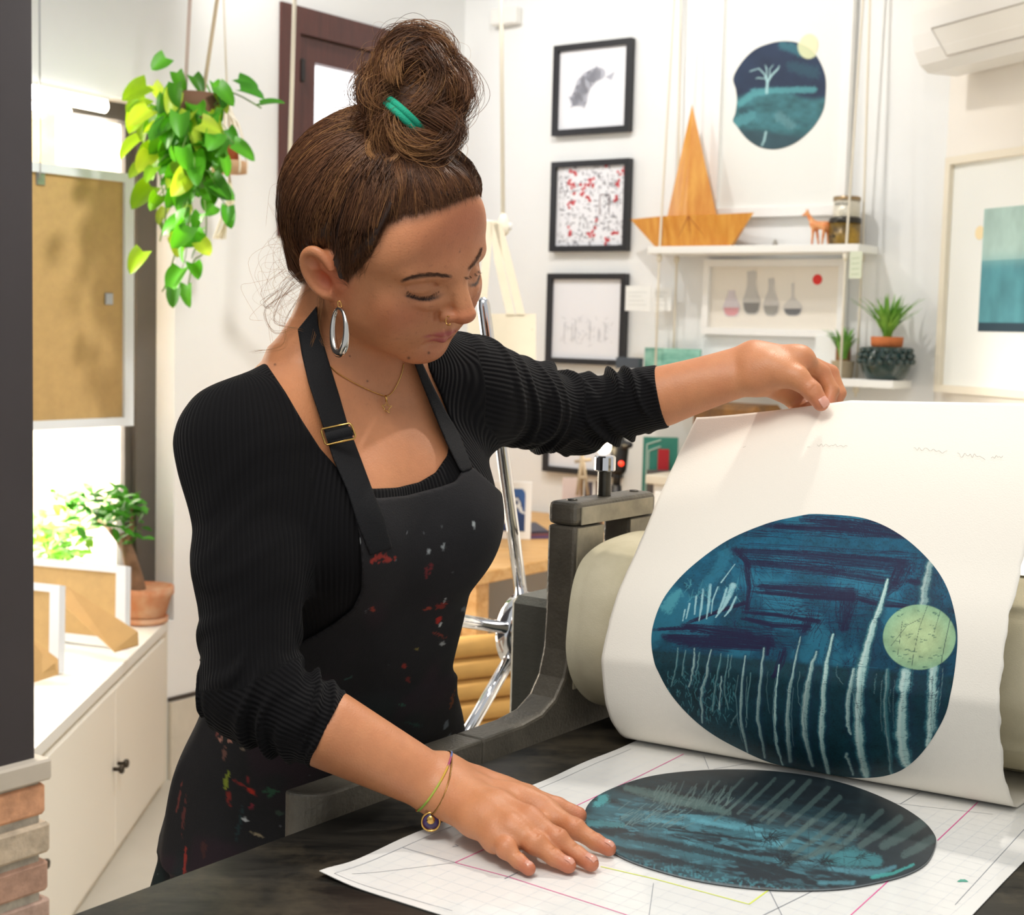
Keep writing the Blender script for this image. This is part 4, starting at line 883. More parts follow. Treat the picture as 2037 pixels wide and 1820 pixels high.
# ================================================================== ETCHING PRESS, PAPERS, PLATE
PO=PZ(640,1650,ZB)
def B(s,v,h=0.): return PO+D1*s+D2*v+ZU*h
M_iron=mat('cast_iron','716B5F',.42,metal=.2,noise=.3,nscale=26,bump=.5,bscale=240)
M_ironlt=mat('machined_iron','B8AF98',.42,metal=.15,noise=.35,nscale=22,bump=.15,bscale=120)
M_chrome=mat('chrome','E4E4E6',.05,metal=1.)
M_steel=mat('dark_steel','5A564E',.35,metal=.8,noise=.3,nscale=40)
press=thing('etching_press',B(.5,.3,-.93),'black cast-iron etching press with felt-wrapped roller and chrome star wheel','printing press')
# bed
N=NT('press_bed_material'); N.set(Roughness=.36,Metallic=.55)
tc=N.n('ShaderNodeTexCoord'); mp=N.n('ShaderNodeMapping'); mp.inputs['Rotation'].default_value=(0,0,-(math.pi/2-_a)); mp.inputs['Scale'].default_value=(1.,6.,1.); N.l(tc.outputs['Object'],mp.inputs[0])
n1=N.n('ShaderNodeTexNoise'); n1.inputs['Scale'].default_value=5; n1.inputs['Detail'].default_value=9; n1.inputs['Roughness'].default_value=.72; N.l(mp.outputs[0],n1.inputs['Vector'])
n2=N.n('ShaderNodeTexNoise'); n2.inputs['Scale'].default_value=9; n2.inputs['Detail'].default_value=8; n2.inputs['Roughness'].default_value=.7; N.l(tc.outputs['Object'],n2.inputs['Vector'])
r1=N.n('ShaderNodeValToRGB'); e=r1.color_ramp.elements; e[0].position=.38;e[0].color=rgba('1A1A19');e[1].position=.76;e[1].color=rgba('4E4A42'); N.l(n1.outputs[0],r1.inputs[0])
r2=N.n('ShaderNodeValToRGB'); e=r2.color_ramp.elements; e[0].position=.50;e[0].color=(0,0,0,1);e[1].position=.74;e[1].color=(1,1,1,1); N.l(n2.outputs[0],r2.inputs[0])
mx=N.n('ShaderNodeMix',data_type='RGBA'); mx.inputs['B'].default_value=rgba('857860'); N.l(r1.outputs[0],mx.inputs['A']); sc=N.n('ShaderNodeMath',operation='MULTIPLY'); sc.inputs[1].default_value=.42; N.l(r2.outputs[0],sc.inputs[0]); N.l(sc.outputs[0],mx.inputs['Factor']); N.l(mx.outputs['Result'],N.b.inputs['Base Color'])
rr=N.n('ShaderNodeMapRange'); rr.inputs[3].default_value=.28; rr.inputs[4].default_value=.55; N.l(n2.outputs[0],rr.inputs[0]); N.l(rr.outputs[0],N.b.inputs['Roughness'])
bm=N.n('ShaderNodeBump'); bm.inputs['Strength'].default_value=.12; bm.inputs['Distance'].default_value=.001; N.l(n1.outputs[0],bm.inputs['Height']); N.l(bm.outputs[0],N.b.inputs['Normal'])
M_bed=N.m
mk('press_bed',bbox(B(-.62,-.016,-.028),D1*2.1,D2*.70,ZU*.028,.003),M_bed,parent=press,smooth=False)
# side frames: (s,z) outline extruded across
prof=[(.395,-.13),(.395,.016)]+[(.395+.075*k/6+.0,.018+.060*(1-math.cos(k/6*1.1))) for k in range(1,7)]+[(.478,.105),(.480,.245)]
PR=[(.30,-.10),(.30,.020),(.38,.021),(.420,.026),(.448,.040),(.466,.062),(.476,.095),(.479,.14),(.479,.252),(.543,.252),(.543,.03),(.609,.03),(.609,.252),(.673,.252),(.673,.14),(.676,.095),(.686,.062),(.704,.040),(.732,.026),(.77,.021),(.85,.020),(.85,-.10)]
def side(v0,v1,nm):
    f=mk(nm,prism(PR,D1,ZU,B(0,v0),D2*(v1-v0)),M_iron,parent=press,smooth=False); bevel(f,.004); return f
def bevel(o,w,seg=2):
    m=o.modifiers.new('edge','BEVEL'); m.width=w; m.segments=seg; m.limit_method='ANGLE'; m.angle_limit=.6
for v0,v1 in ((-.072,-.030),(.700,.742)):
    fr=side(v0,v1,'side_frame')
    vi=v1 if v0<0 else v0; sg=1 if v0<0 else -1
    # machined inner facing of the posts
    for s0,s1 in ((.484,.543),(.609,.668)): mk('machined_face',bbox(B(s0,vi,.045),D1*(s1-s0),D2*.0016*sg,ZU*.205),M_ironlt,parent=fr,smooth=False)
    mk('bearing_block',bbox(B(.546,v0+.004,.06),D1*.060,D2*(v1-v0-.008),ZU*.150,.004),M_steel,parent=press,smooth=False)
    for s0 in (.503,.633): mk('bearing_recess',bbox(B(s0,vi+(.0017 if v0<0 else -.0037),.165),D1*.030,D2*.002,ZU*.036,.0008),mat('recess_black','0E0E0E',.7),parent=fr,smooth=False)
    cp=mk('top_bridge',bbox(B(.478,v0-.001,.2525),D1*.196,D2*(v1-v0+.002),ZU*.030),M_iron,parent=press,smooth=False); bevel(cp,.008,3)
    mk('machined_face',bbox(B(.490,vi+(.0012 if v0<0 else -.0028),.254),D1*.172,D2*.0016,ZU*.022),M_ironlt,parent=cp,smooth=False)
    cs=B(.576,(v0+v1)/2)
    th=[(.0085+.0009*(k%2),.275+k*.0012) for k in range(34)]
    sc_=mk('pressure_screw',lathe(cs,ZU,th,24),M_steel,parent=press)
    mk('screw_head',lathe(cs,ZU,[(.0125,.315),(.0142,.3165),(.0142,.333),(.0125,.335)],24),M_chrome,parent=sc_,smooth=False)
    for s0 in (.502,.65): mk('cap_bolt',lathe(B(s0,(v0+v1)/2),ZU,[(.007,.2815),(.007,.2835),(.0055,.2845)],16),M_steel,parent=cp)
# rail towards the viewer with its rounded end, and the one on the far side
def rail(v0,v1):
    pl=[(.30,v0),(.30,v1)]+[(.052-.034*math.sin(t),v1-.036+.036*math.cos(t)) for t in np.linspace(0,1.5,10)]+[(.020,v0)]
    r=mk('side_rail',prism([(a,b) for a,b in pl],D1,D2,B(0,0,-.10),ZU*.120),M_iron,parent=press,smooth=False); bevel(r,.003)
rail(-.072,-.030); rail(.700,.742)
mk('gear_cover',bbox(B(.560,-.190,-.095),D1*.20,D2*.116,ZU*.230,.010),mat('gear_cover_grey','74746A',.48,metal=.1,noise=.2,nscale=30,bump=.45,bscale=260),parent=press,smooth=False)
VW=-.40
hubc=PP(1046,1255,B(0,VW),D2)
wh=mk('wheel_hub',lathe(hubc-D2*.022,D2,[(.010,-.004),(.055,0),(.064,.008),(.064,.034),(.055,.042),(.010,.046)],40),M_chrome,parent=press)
mk('drive_shaft',lathe(hubc+D2*.02,D2,[(.014,0),(.014,.20)],20),M_chrome,parent=press)
def wang(px,py):
    q=PP(px,py,hubc,D2)-hubc; return math.atan2(q@ZU,q@D1),np.linalg.norm(q)
_up=wang(960,592)
for an in (_up[0],wang(940,1238)[0],wang(925,1465)[0],math.radians(290),math.radians(352)):
    d=D1*math.cos(an)+ZU*math.sin(an); L=_up[1]
    mk('wheel_spoke',lathe(hubc,d,[(.0105,.03),(.0105,.20),(.0100,L-.012),(.0082,L-.004),(.004,L)],20),M_chrome,parent=wh)
# roller and stand
mk('roller',lathe(B(.576,-.028,.118),D2,[(.03,0),(.03,.02),(.042,.022),(.042,.70),(.03,.702),(.03,.726)],48),M_steel,parent=press)
for s in (.42,.74):
    for v in (-.058,.728): mk('leg',bbox(B(s-.03,v-.03,-.93),D1*.06,D2*.06,ZU*.84,.004),M_iron,parent=press,smooth=False)
for v in (-.058,.728): mk('foot_beam',bbox(B(.36,v-.035,-.9295),D1*.55,D2*.07,ZU*.05,.004),M_iron,parent=press,smooth=False)
# felt blanket over the roller
fp=[(.78,.013),(.70,.013),(.63,.015),(.575,.0145),(.530,.018),(.487,.034),(.449,.066),(.4275,.105),(.4235,.140),(.431,.185),(.452,.214),(.490,.229),(.54,.236),(.60,.2375),(.66,.226),(.70,.200),(.726,.160),(.75,.10),(.80,.05),(.90,.024),(1.05,.020)]
fc=catmull(fp,110); vs=np.linspace(-.004,.655,40)
def wav(v,i): return .0018*math.sin(v*9+i*.13)
def fs(s,z,v): return s+ (.085*min(max(v-.02,0)/.48,1.15) if s<.56 else .085*min(max(v-.02,0)/.48,1.15)*max(0,(.64-s)/.08))*(.92 if s>.45 else 1)*min(1,max(0,(.64-s)/.10))
outer=np.array([[B(fs(s,z,v),v+ .004*math.sin(i*.17),z+.0015*math.sin(v*11+i*.1)) for v in vs] for i,(s,z) in enumerate(fc)])
tn=np.gradient(fc,axis=0); nn=np.stack([-tn[:,1],tn[:,0]],1); nn/=np.linalg.norm(nn,axis=1)[:,None]
inner=outer+ (nn[:,:1]*D1+nn[:,1:]*ZU)[:,None]*(-.007)
a=outer.shape[0];b=outer.shape[1]
Vf=np.concatenate([outer.reshape(-1,3),inner.reshape(-1,3)]); i=np.arange(a*b).reshape(a,b); j=i+a*b
def quads(p): return np.stack([p[:-1,:-1],p[1:,:-1],p[1:,1:],p[:-1,1:]],-1).reshape(-1,4)
def strip(x,y): return np.stack([x[:-1],y[:-1],y[1:],x[1:]],-1)
Ff=np.concatenate([quads(i),quads(j)[:,::-1],strip(i[:,0],j[:,0])[:,::-1],strip(i[:,-1],j[:,-1]),strip(i[0],j[0]),strip(i[-1],j[-1])[:,::-1]])
M_felt=mat('felt_material','D2CAB0',.95,noise=.14,nscale=12,bump=.28,bscale=900,spec=.1,dark='C2BA9E')
felt=mk('felt_blanket',(Vf,Ff),M_felt,label='cream felt blanket wrapped round the press roller',cat='felt')
# ------------------------------------------------------------------ registration sheet under the plate
def PB(px,py,h=.0012): return PZ(px,py,ZB+h)
M_sheet=mat('sheet_material','EDEDEA',.30,coat=.55,noise=.03,nscale=30)
sq=[(-.092,.085),(.02,.081),(.10,.080),(.30,.078),(.461,.0745),(.64,.072)]
sR=[(.64,.575),(.5,.576),(.40,.571),(.30,.574),(.20,.578),(.10,.582),(-.07,.585)]
def lift(s,v): return .0012+.004*math.exp(-((s+.09)**2+(v-.085)**2)/.03**2)+.0016*(.5+.5*math.sin(s*40))*math.exp(-((v-.08)/.012)**2)
ns,nv=70,50; SS=np.linspace(-.092,.64,ns); Q=np.zeros((ns,nv,3))
for ii,s in enumerate(SS):
    vl=np.interp(s,[p[0] for p in sq],[p[1] for p in sq]); vr=np.interp(s,[p[0] for p in sR[::-1]],[p[1] for p in sR[::-1]])
    for jj in range(nv):
        t=jj/(nv-1); v=vl+(vr-vl)*t; s2=s+ (.013*t if ii==0 else .013*t*max(0,1-ii/8)); Q[ii,jj]=B(s2,v,lift(s2,v))
ga=gridmesh(Q); gb=gridmesh((Q-ZU*.0006)[::-1])
sheet=mk('registration_sheet',join(ga,gb),M_sheet,label='white gridded registration sheet lying on the black press bed under the oval plate',cat='paper sheet')
def ribbon(pts,w,h): 
    pts=np.asarray(pts,float); T=np.gradient(pts,axis=0); T/=np.linalg.norm(T,axis=1)[:,None]; S=np.cross(ZU,T); S/=np.linalg.norm(S,axis=1)[:,None]
    return gridmesh(np.stack([pts+S*w/2+ZU*h,pts-S*w/2+ZU*h],1)[:,::-1])
def onsheet(px,py):
    q=PB(px,py)-PO; s,v=q@D1,q@D2; return B(s,v,lift(s,v))
def pxline(lst,n=20): 
    q=np.array([onsheet(*p) for p in lst]); t=np.linspace(0,len(q)-1,n*(len(q)-1)+1); q=np.stack([np.interp(t,range(len(q)),q[:,k]) for k in range(3)],1)
    q=np.array([B((p-PO)@D1,(p-PO)@D2,lift((p-PO)@D1,(p-PO)@D2)) for p in q]); return q
M_pink=mat('pink_ink','E0559A',.5); M_yel=mat('yellow_ink','DDE85A',.5); M_pen=mat('pencil_line','8A8E96',.6); M_gridl=mat('grid_line','DADEE4',.6)
for l in ([(1360,1500),(1270,1545),(1140,1606)],[(1090,1633),(905,1716)],[(905,1716),(1010,1744),(1240,1818),(1300,1840)],[(1945,1596),(1865,1672)],[(1770,1750),(1690,1823)]): mk('pink_line',ribbon(pxline(l),.0011,.0003),M_pink,parent=sheet)
for l in ([(1195,1724),(1300,1748),(1490,1799)],[(1490,1799),(1530,1770)]): mk('yellow_line',ribbon(pxline(l),.0016,.0003),M_yel,parent=sheet)
gl=[]
for k in range(40):
    s=-.08+k*.018; gl.append(ribbon([B(s,.092,lift(s,.092)),B(s,.3,lift(s,.3)),B(s,.565,lift(s,.565))],.0003,.00015))
for k in range(27):
    v=.095+k*.018; gl.append(ribbon([B(s,v,lift(s,v)) for s in np.linspace(-.08,.62,40)],.0003,.00015))
mk('grid_lines',join(*gl),M_gridl,parent=sheet)
for l,w in (([(700,1742),(906,1716)],.0006),([(906,1716),(800,1686)],.0006),([(1004,1748),(1030,1736)],.0014),([(1300,1757),(1290,1830)],.0006),([(1530,1770),(1560,1830)],.0008),([(1620,1771),(1500,1830)],.0009),([(1400,1505),(1410,1530)],.0007),([(1500,1517),(1420,1530)],.0007),([(1830,1576),(1790,1600)],.0007),([(1780,1598),(1975,1620)],.0006),([(900,1685),(912,1683),(905,1680)],.0009),([(665,1745),(1255,1490)],.0005),([(665,1745),(900,1812)],.0005),([(2037,1650),(1900,1800)],.0006)): mk('pencil_line',ribbon(pxline(l),w,.00035),M_pen,parent=sheet)
M_green=mat('green_ink_smudge','4FA08C',.5)
mk('ink_smudge',(np.array([onsheet(1915+9*math.cos(t)*(1+.4*math.sin(3*t)),1752+4*math.sin(t)*(1+.4*math.cos(2*t)))+ZU*.0003 for t in np.linspace(0,2*math.pi,16,endpoint=False)]),[tuple(range(15,-1,-1))]),M_green,parent=sheet)
# ------------------------------------------------------------------ painting helpers (marks given where they stand on the sheet)
def stroke(px,col,pts,c,soft=.35,alpha=1.,br=0.,seed=0,edge=None):
    """pts: (x,y,width) polyline in picture units"""
    p=np.array(pts,float); lo=p[:,:2].min(0)-p[:,2].max()*1.2-2; hi=p[:,:2].max(0)+p[:,2].max()*1.2+2
    m=np.where((px[:,0]>lo[0])&(px[:,0]<hi[0])&(px[:,1]>lo[1])&(px[:,1]<hi[1]))[0]
    if not len(m): return
    q=px[m]; best=np.full(len(m),9.); 
    for (x0,y0,w0),(x1,y1,w1) in zip(p[:-1],p[1:]):
        ex,ey=x1-x0,y1-y0; t=np.clip(((q[:,0]-x0)*ex+(q[:,1]-y0)*ey)/(ex*ex+ey*ey+1e-9),0,1); d=np.hypot(q[:,0]-x0-ex*t,q[:,1]-y0-ey*t)/((w0+(w1-w0)*t)/2+1e-6); best=np.minimum(best,d)
    if br: best=best+br*(fbm(q*.12,3,seed)-.5)+br*.7*(vnoise(q*.8,seed+3)-.5)
    k=(1-smooth01((best-(1-soft))/(2*soft)))*alpha; cc=lin(c)[None]
    if edge is not None: e=smooth01((best-.35)/.5)[:,None]; cc=cc*(1-e)+lin(edge)*e
    col[m]=col[m]*(1-k[:,None])+cc*k[:,None]
def polar_patch(outline,n_t,n_r):
    """outline in picture units -> polar grid of picture points"""
    o=np.array(outline,float); c=o.mean(0); o2=np.concatenate([o,o[:1]]); 
    cl=np.concatenate([o[-2:],o,o[:3]]); d=catmull(cl,(len(cl)-1)*40+1)[80:80+len(o)*40]; seg=np.concatenate([[0],np.cumsum(np.linalg.norm(np.diff(np.concatenate([d,d[:1]]),axis=0),axis=1))])
    u=np.linspace(0,seg[-1],n_t,endpoint=False); dd=np.concatenate([d,d[:1]]); e=np.stack([np.interp(u,seg,dd[:,k]) for k in (0,1)],1)
    r=np.linspace(0.0,1,n_r+1)[1:]**.9; return c+(e-c)[None]*r[:,None,None], c
def polar_faces(n_t,n_r):
    i=np.arange(n_t*n_r).reshape(n_r,n_t); j=np.roll(i,-1,1)
    return np.stack([i[:-1],i[1:],j[1:],j[:-1]],-1).reshape(-1,4)
Z2=lambda x,y:(1250+x/2.22,780+y/2.22)
# ------------------------------------------------------------------ the lifted print
p0=PZ(1250,1475,ZB)
LP=[(1250,1475),(1222,1445),(1205,1400),(1197,1330),(1200,1290),(1225,1190),(1270,1085),(1330,945),(1385,830)]
lp=[]
for q in LP:
    w=PP(q[0],q[1],p0,D2)-p0; lp.append((w@D1,w[2]))
lp=[(.16,.0035),(.10,.0035),(.05,.0035)]+[(s,max(z,.0035)) for s,z in lp]
NT_=120; prf=catmull(lp,NT_); arc=np.concatenate([[0],np.cumsum(np.linalg.norm(np.diff(prf,axis=0),axis=1))]); arc/=arc[-1]
zt=np.clip((prf[:,1]-.0)/.391,0,1)
WPAP=.452
def paper(t,w):
    """t 0..1 along the curl from the roller to the lifted edge, w metres across"""
    t=np.asarray(t,float);w=np.asarray(w,float); s=np.interp(t,arc,prf[:,0]); z=np.interp(t,arc,prf[:,1]); k=smooth01(z/.39)
    f=w/WPAP; hand=np.exp(-((w-.178)/.11)**2); rise=np.clip(f*2.2,0,1)**1.2
    s=s+.055*f*(1-k)+(.004*hand-.004*f)*k + .006*np.sin(f*5)*k*(1-k); z=z+.032*k*rise+.006*k*hand*0+.016*np.clip(f-.45,0,1)*k+.012*f*(1-k)*smooth01((t-.25)/.15)
    return p0+s[...,None]*D1+w[...,None]*D2+np.maximum(z,.0032)[...,None]*ZU
nt,nw=150,110; tt,ww=np.meshgrid(np.linspace(0,1,nt),np.linspace(0,WPAP,nw),indexing='ij')
RG2=np.random.default_rng(5); dk=vnoise(np.stack([np.linspace(0,60,nt)],1),4)-.5
ww=ww.copy(); ww[:,-1]+=dk*.003; ww[:,0]+=(vnoise(np.stack([np.linspace(0,60,nt)],1),6)-.5)*.0008
PQ=paper(tt,ww); nrm=np.cross(np.gradient(PQ,axis=0),np.gradient(PQ,axis=1)); nrm/=np.linalg.norm(nrm,axis=2)[...,None]
if (nrm[nt//2,nw//2]@FW)>0: nrm=-nrm
fr_=PQ; bk=PQ-nrm*.0009
i=np.arange(nt*nw).reshape(nt,nw); j=i+nt*nw
Fp=np.concatenate([quads(i),quads(j)[:,::-1],strip(i[:,0],j[:,0]),strip(i[:,-1],j[:,-1])[:,::-1],strip(i[0],j[0])[:,::-1],strip(i[-1],j[-1])])
q0=PQ.reshape(-1,3)[Fp[0]]
if np.dot(np.cross(q0[1]-q0[0],q0[2]-q0[0]),nrm[0,0])<0: Fp=Fp[:,::-1]
M_paper=mat('print_paper','F2EDE2',.85,bump=.18,bscale=700,spec=.2)
pprint=mk('etching_print',(np.concatenate([fr_.reshape(-1,3),bk.reshape(-1,3)]),Fp),M_paper,label='large cream paper print with a blue oval birch forest etching, held up over the press',cat='art print')
# map picture points on to the paper
pg=proj(PQ.reshape(-1,3)).reshape(nt,nw,2)
def to_paper(px):
    px=np.asarray(px,float); t=np.full(len(px),.6); w=np.full(len(px),.2); e=1e-4
    # start from the nearest grid node
    for a in range(0,len(px),4000):
        sub=px[a:a+4000]; g=pg[40::4,::4].reshape(-1,2); k=((sub[:,None]-g[None])**2).sum(-1).argmin(1); t[a:a+4000]=tt[40::4,::4].reshape(-1)[k]; w[a:a+4000]=np.meshgrid(np.arange(nt)[40::4],np.linspace(0,WPAP,nw)[::4],indexing='ij')[1].reshape(-1)[k]
    for _ in range(12):
        q=proj(paper(t,w)); r=q-px; a=(proj(paper(t+e,w))-q)/e; b=(proj(paper(t,w+e))-q)/e; det=a[:,0]*b[:,1]-a[:,1]*b[:,0]; det=np.where(np.abs(det)<1e-6,1e-6,det)
        t=np.clip(t-.8*(r[:,0]*b[:,1]-r[:,1]*b[:,0])/det,.15,1); w=np.clip(w-.8*(a[:,0]*r[:,1]-a[:,1]*r[:,0])/det,0,WPAP)
    return t,w
def paper_pt(t,w,off):
    a=paper(t,w); e=2e-3; n=np.cross(paper(np.clip(t+e,0,1),w)-paper(t-e,w),paper(t,w+e)-paper(t,w-e)); n/=np.linalg.norm(n,axis=-1)[...,None]; n=np.where((n@FW)[...,None]>0,-n,n); return a+n*off
OUT=[Z2(*p) for p in ((870,540),(1050,560),(1200,630),(1330,745),(1410,870),(1450,1030),(1447,1180),(1415,1370),(1360,1500),(1280,1610),(1180,1680),(1060,1702),(900,1690),(700,1655),(500,1580),(330,1480),(200,1350),(130,1230),(102,1110),(115,1010),(170,890),(280,770),(430,660),(600,585),(740,550))]
# the outline and grid are laid out in the paper's own flat coordinates
ot,ow=to_paper(np.array(OUT)); tl=.001
n_t,n_r=1000,210; pp_,c_=polar_patch(np.stack([ot*700,ow*1000],1),n_t,n_r); flat=pp_.reshape(-1,2)
pv=paper_pt(flat[:,0]/700,flat[:,1]/1000,.00035); ppx=proj(pv)
zz=np.stack([(ppx[:,0]-1250)*2.22,(ppx[:,1]-780)*2.22],1)   # picture units used for the drawing
def art_print(z):
    n=fbm(z*.006,5,1); n2=fbm(z*.03,4,2); n3=vnoise(z*.35,7); 
    top=lin('0E5A78'); mid=lin('0C4660'); bot=lin('0B3844'); low=lin('0F4650'); yy=z[:,1:2]
    f=smooth01((yy-700)/500); c=top*(1-f)+mid*f; g=smooth01((yy-1195-(z[:,:1]-900)*.09)/26); c=c*(1-g)+bot*g; g2=smooth01((yy-1420)/250)*.6; c=c*(1-g2)+low*g2*.9
    lf=smooth01((330-z[:,:1])/200)*.5*(1-g); c=c*(1-lf)+lin('0A4152')*lf
    sp_=vnoise(z*.55,12)*vnoise(z*.16,13); c=c*(.40+.80*n[:,None]+.60*(n2[:,None]-.3)+.34*(n3[:,None]-.5))*(1-.45*smooth01((sp_-.42)/.2))[:,None]
    cl=smooth01((n-.52)/.14)*.45*(1-g[:,0]); c=c*(1-cl[:,None])+lin('2A7C96')*cl[:,None]
    dk='191B3E'; Rh=np.random.default_rng(44)
    def S(pts,co,**k): stroke(z,c,pts,co,**k)
    for p in ([(460,700,30),(800,722,34),(1230,760,44)],[(760,562,16),(1000,585,24),(1190,612,20)],[(600,590,8),(900,600,14),(1250,640,10)],[(530,752,16),(800,775,22),(1190,842,22)],[(520,740,18),(535,860,16),(525,960,12)],[(470,695,14),(540,765,16)],[(1205,770,50),(1170,850,40),(1120,900,18)],[(560,855,16),(760,868,26),(1000,888,34)],[(550,880,10),(800,905,14),(1000,915,16)],[(975,880,50),(965,960,46),(950,1050,24)],[(1000,905,20),(1110,932,22),(1230,945,12)],[(505,972,10),(650,985,14),(845,1012,18)],[(800,1005,44),(775,1060,34)],[(500,1000,8),(640,1030,12),(800,1040,12)],[(240,1030,18),(380,1050,28),(540,1072,24)],[(150,1078,16),(300,1088,26),(480,1098,26),(640,1118,22)],[(170,1100,8),(420,1118,14),(600,1130,12)],[(520,1068,20),(560,1085,22),(630,1092,30)],[(620,1080,26),(612,1160,14)],[(690,1130,16),(670,1200,16),(640,1260,8)],[(1230,832,18),(1335,850,14)],[(110,1050,8),(300,1040,10)],[(260,1020,6),(420,960,5),(520,930,4)]):
        S(p,dk,br=1.2,seed=int(p[0][0]),alpha=.6,soft=.5)
        pa=np.array(p,float)
        for k in range(16):
            o_=Rh.normal(0,.55); q_=[(x_+Rh.normal(0,5)+(w_*o_ if abs(pa[-1,1]-pa[0,1])>abs(pa[-1,0]-pa[0,0]) else 0),y_+(w_*o_ if abs(pa[-1,1]-pa[0,1])<=abs(pa[-1,0]-pa[0,0]) else 0)+Rh.normal(0,3),Rh.uniform(1.4,4.)) for x_,y_,w_ in pa]; a_,b_=sorted(Rh.random(2)); n_=len(q_)
            S([tuple(np.array(q_[0])*(1-a_*.4)+np.array(q_[1])*a_*.4)]+q_[1:],'15163A',br=.8,seed=k,alpha=.8,soft=.5)
    # tangled branches
    R=np.random.default_rng(3)
    for k in range(760):
        x,y,l,an=[(R.uniform(1180,1440),R.uniform(720,980),R.uniform(20,90),R.normal(.8,.8)),(R.uniform(420,640),R.uniform(680,1120),R.uniform(30,120),R.normal(1.2,.7)),(R.uniform(450,1250),R.uniform(560,640),R.uniform(60,260),R.normal(.06,.05)),(R.uniform(560,1200),R.uniform(690,800),R.uniform(60,260),R.normal(.07,.06)),(R.uniform(150,640),R.uniform(1030,1130),R.uniform(60,200),R.normal(.07,.08)),(R.uniform(820,1100),R.uniform(830,1180),R.uniform(30,110),R.normal(1.5,.5)),(R.uniform(560,1000),R.uniform(860,1050),R.uniform(50,200),R.normal(.07,.05))][k%7]
        S([(x,y,1.2),(x+l*.5*math.cos(an)+R.normal(0,5),y+l*.5*math.sin(an)+R.normal(0,5),2.2),(x+l*math.cos(an),y+l*math.sin(an),.8)],'14163A',alpha=.75,soft=.5)
    m=smooth01((vnoise(z*.10,31)-.5)/.2)*smooth01((vnoise(z*.4,32)-.35)/.2)*np.exp(-(((z-np.array([1260,830]))/np.array([150,110]))**2).sum(1))*.9; c[:]=c*(1-m[:,None])+lin(dk)*m[:,None]
    # left bank: reflections and grasses
    for p in ([(462,855,26),(445,900,22),(420,950,12),(385,995,5)],[(435,865,8),(415,930,12),(395,975,6)],[(475,905,8),(450,960,10),(425,990,4)],[(362,850,10),(355,930,12),(345,1000,5)],[(330,870,8),(322,950,10),(312,1010,4)],[(300,900,8),(292,980,6)],[(270,935,8),(255,1000,5)],[(250,960,6),(240,1010,4)],[(395,860,6),(372,920,6),(366,980,3)],[(410,840,6),(440,800,4),(470,760,3)]): S(p,'9CCBD2',br=.5,seed=9,alpha=.85)
    for k in range(40):
        x=R.uniform(230,500);y=R.uniform(850,930); S([(x,y,3),(x+R.normal(0,18),y-R.uniform(15,40),2)],'4F9CAA',alpha=.6)
    S([(170,950,50),(205,905,40),(225,880,20)],'4A9AA8',br=1.1,seed=4,alpha=.7); S([(430,720,60),(400,790,50),(330,860,40)],'2A7C96',br=1.2,seed=14,alpha=.45)
    bl='A9CFCB'; ed='2E6C78'
    trees=[([(1145,828,16),(1120,920,26),(1085,1020,32),(1050,1150,42),(1022,1280,48),(1015,1450,50),(1025,1580,50),(1050,1690,42)],1.),([(1225,1238,62),(1212,1350,58),(1205,1500,60),(1220,1620,56),(1240,1655,44)],.92),([(1348,1220,54),(1342,1350,52),(1335,1480,48),(1322,1560,30)],.85),([(1335,750,44),(1312,860,46),(1298,950,44)],.6),([(1145,1225,26),(1135,1400,28),(1150,1560,26),(1162,1690,22)],.45),([(905,1070,13),(885,1150,20),(868,1250,30),(858,1400,34),(855,1550,30),(885,1690,24)],.9),([(830,1145,12),(797,1260,32),(780,1380,38),(780,1520,32),(812,1650,20)],.7),([(760,1080,8),(735,1200,14),(710,1330,24),(703,1480,28),(718,1630,24)],.62),([(668,1205,8),(652,1330,14),(645,1450,18),(655,1560,16),(682,1645,12)],.85),([(600,1130,10),(580,1300,18),(574,1450,20),(602,1615,14)],.55),([(518,1165,9),(500,1300,16),(498,1450,18),(528,1590,12)],.6),([(540,1240,7),(525,1380,9),(520,1480,6)],.4),([(995,1225,18),(975,1330,28),(968,1440,26),(980,1510,14)],.8),([(962,1598,20),(992,1690,12)],.75),([(365,1138,9),(345,1250,16),(322,1330,18),(326,1460,10)],.55),([(294,1132,8),(286,1220,13),(268,1300,10)],.55),([(220,1130,8),(205,1240,10),(190,1300,6)],.45),([(252,1140,8),(240,1250,12)],.4),([(316,1150,8),(298,1250,10)],.4),([(410,1155,7),(385,1300,13),(372,1410,12)],.45),([(442,1160,8),(425,1300,10),(442,1400,10)],.4),([(410,1255,9),(403,1400,11)],.6),([(460,1160,6),(440,1260,8)],.35),([(480,1420,8),(450,1480,10)],.4)]
    def organic(p,k_):
        Rt=np.random.default_rng(k_); d_=catmull(np.array(p,float),4*len(p)); d_[:,0]+=Rt.normal(0,1.6,len(d_)); d_[:,2]=np.maximum(d_[:,2]*(1+Rt.normal(0,.13,len(d_))),3); return [tuple(q_) for q_ in d_]
    trees=[(organic(p,i_),a) for i_,(p,a) in enumerate(trees)]
    for i_ in range(26):
        x_=Rh.uniform(480,1400); y_=Rh.uniform(1200,1320); l_=Rh.uniform(80,300); trees.append((organic([(x_,y_,4),(x_-8,y_+l_*.5,Rh.uniform(5,11)),(x_+Rh.normal(0,10),y_+l_,4)],100+i_),Rh.uniform(.12,.3)))
    for p,a in trees:
        if a>.5: S([(x_+w_*.1,y_,w_*1.5+5) for x_,y_,w_ in p],'16324A',br=.6,seed=int(p[0][1]),alpha=.55,soft=.5)
    for p,a in trees: S(p,bl if a>.5 else '5A9CA2',edge=ed,br=.38,seed=int(p[0][0]),alpha=min(.95,a*(1 if a>.8 else .85)),soft=.25)
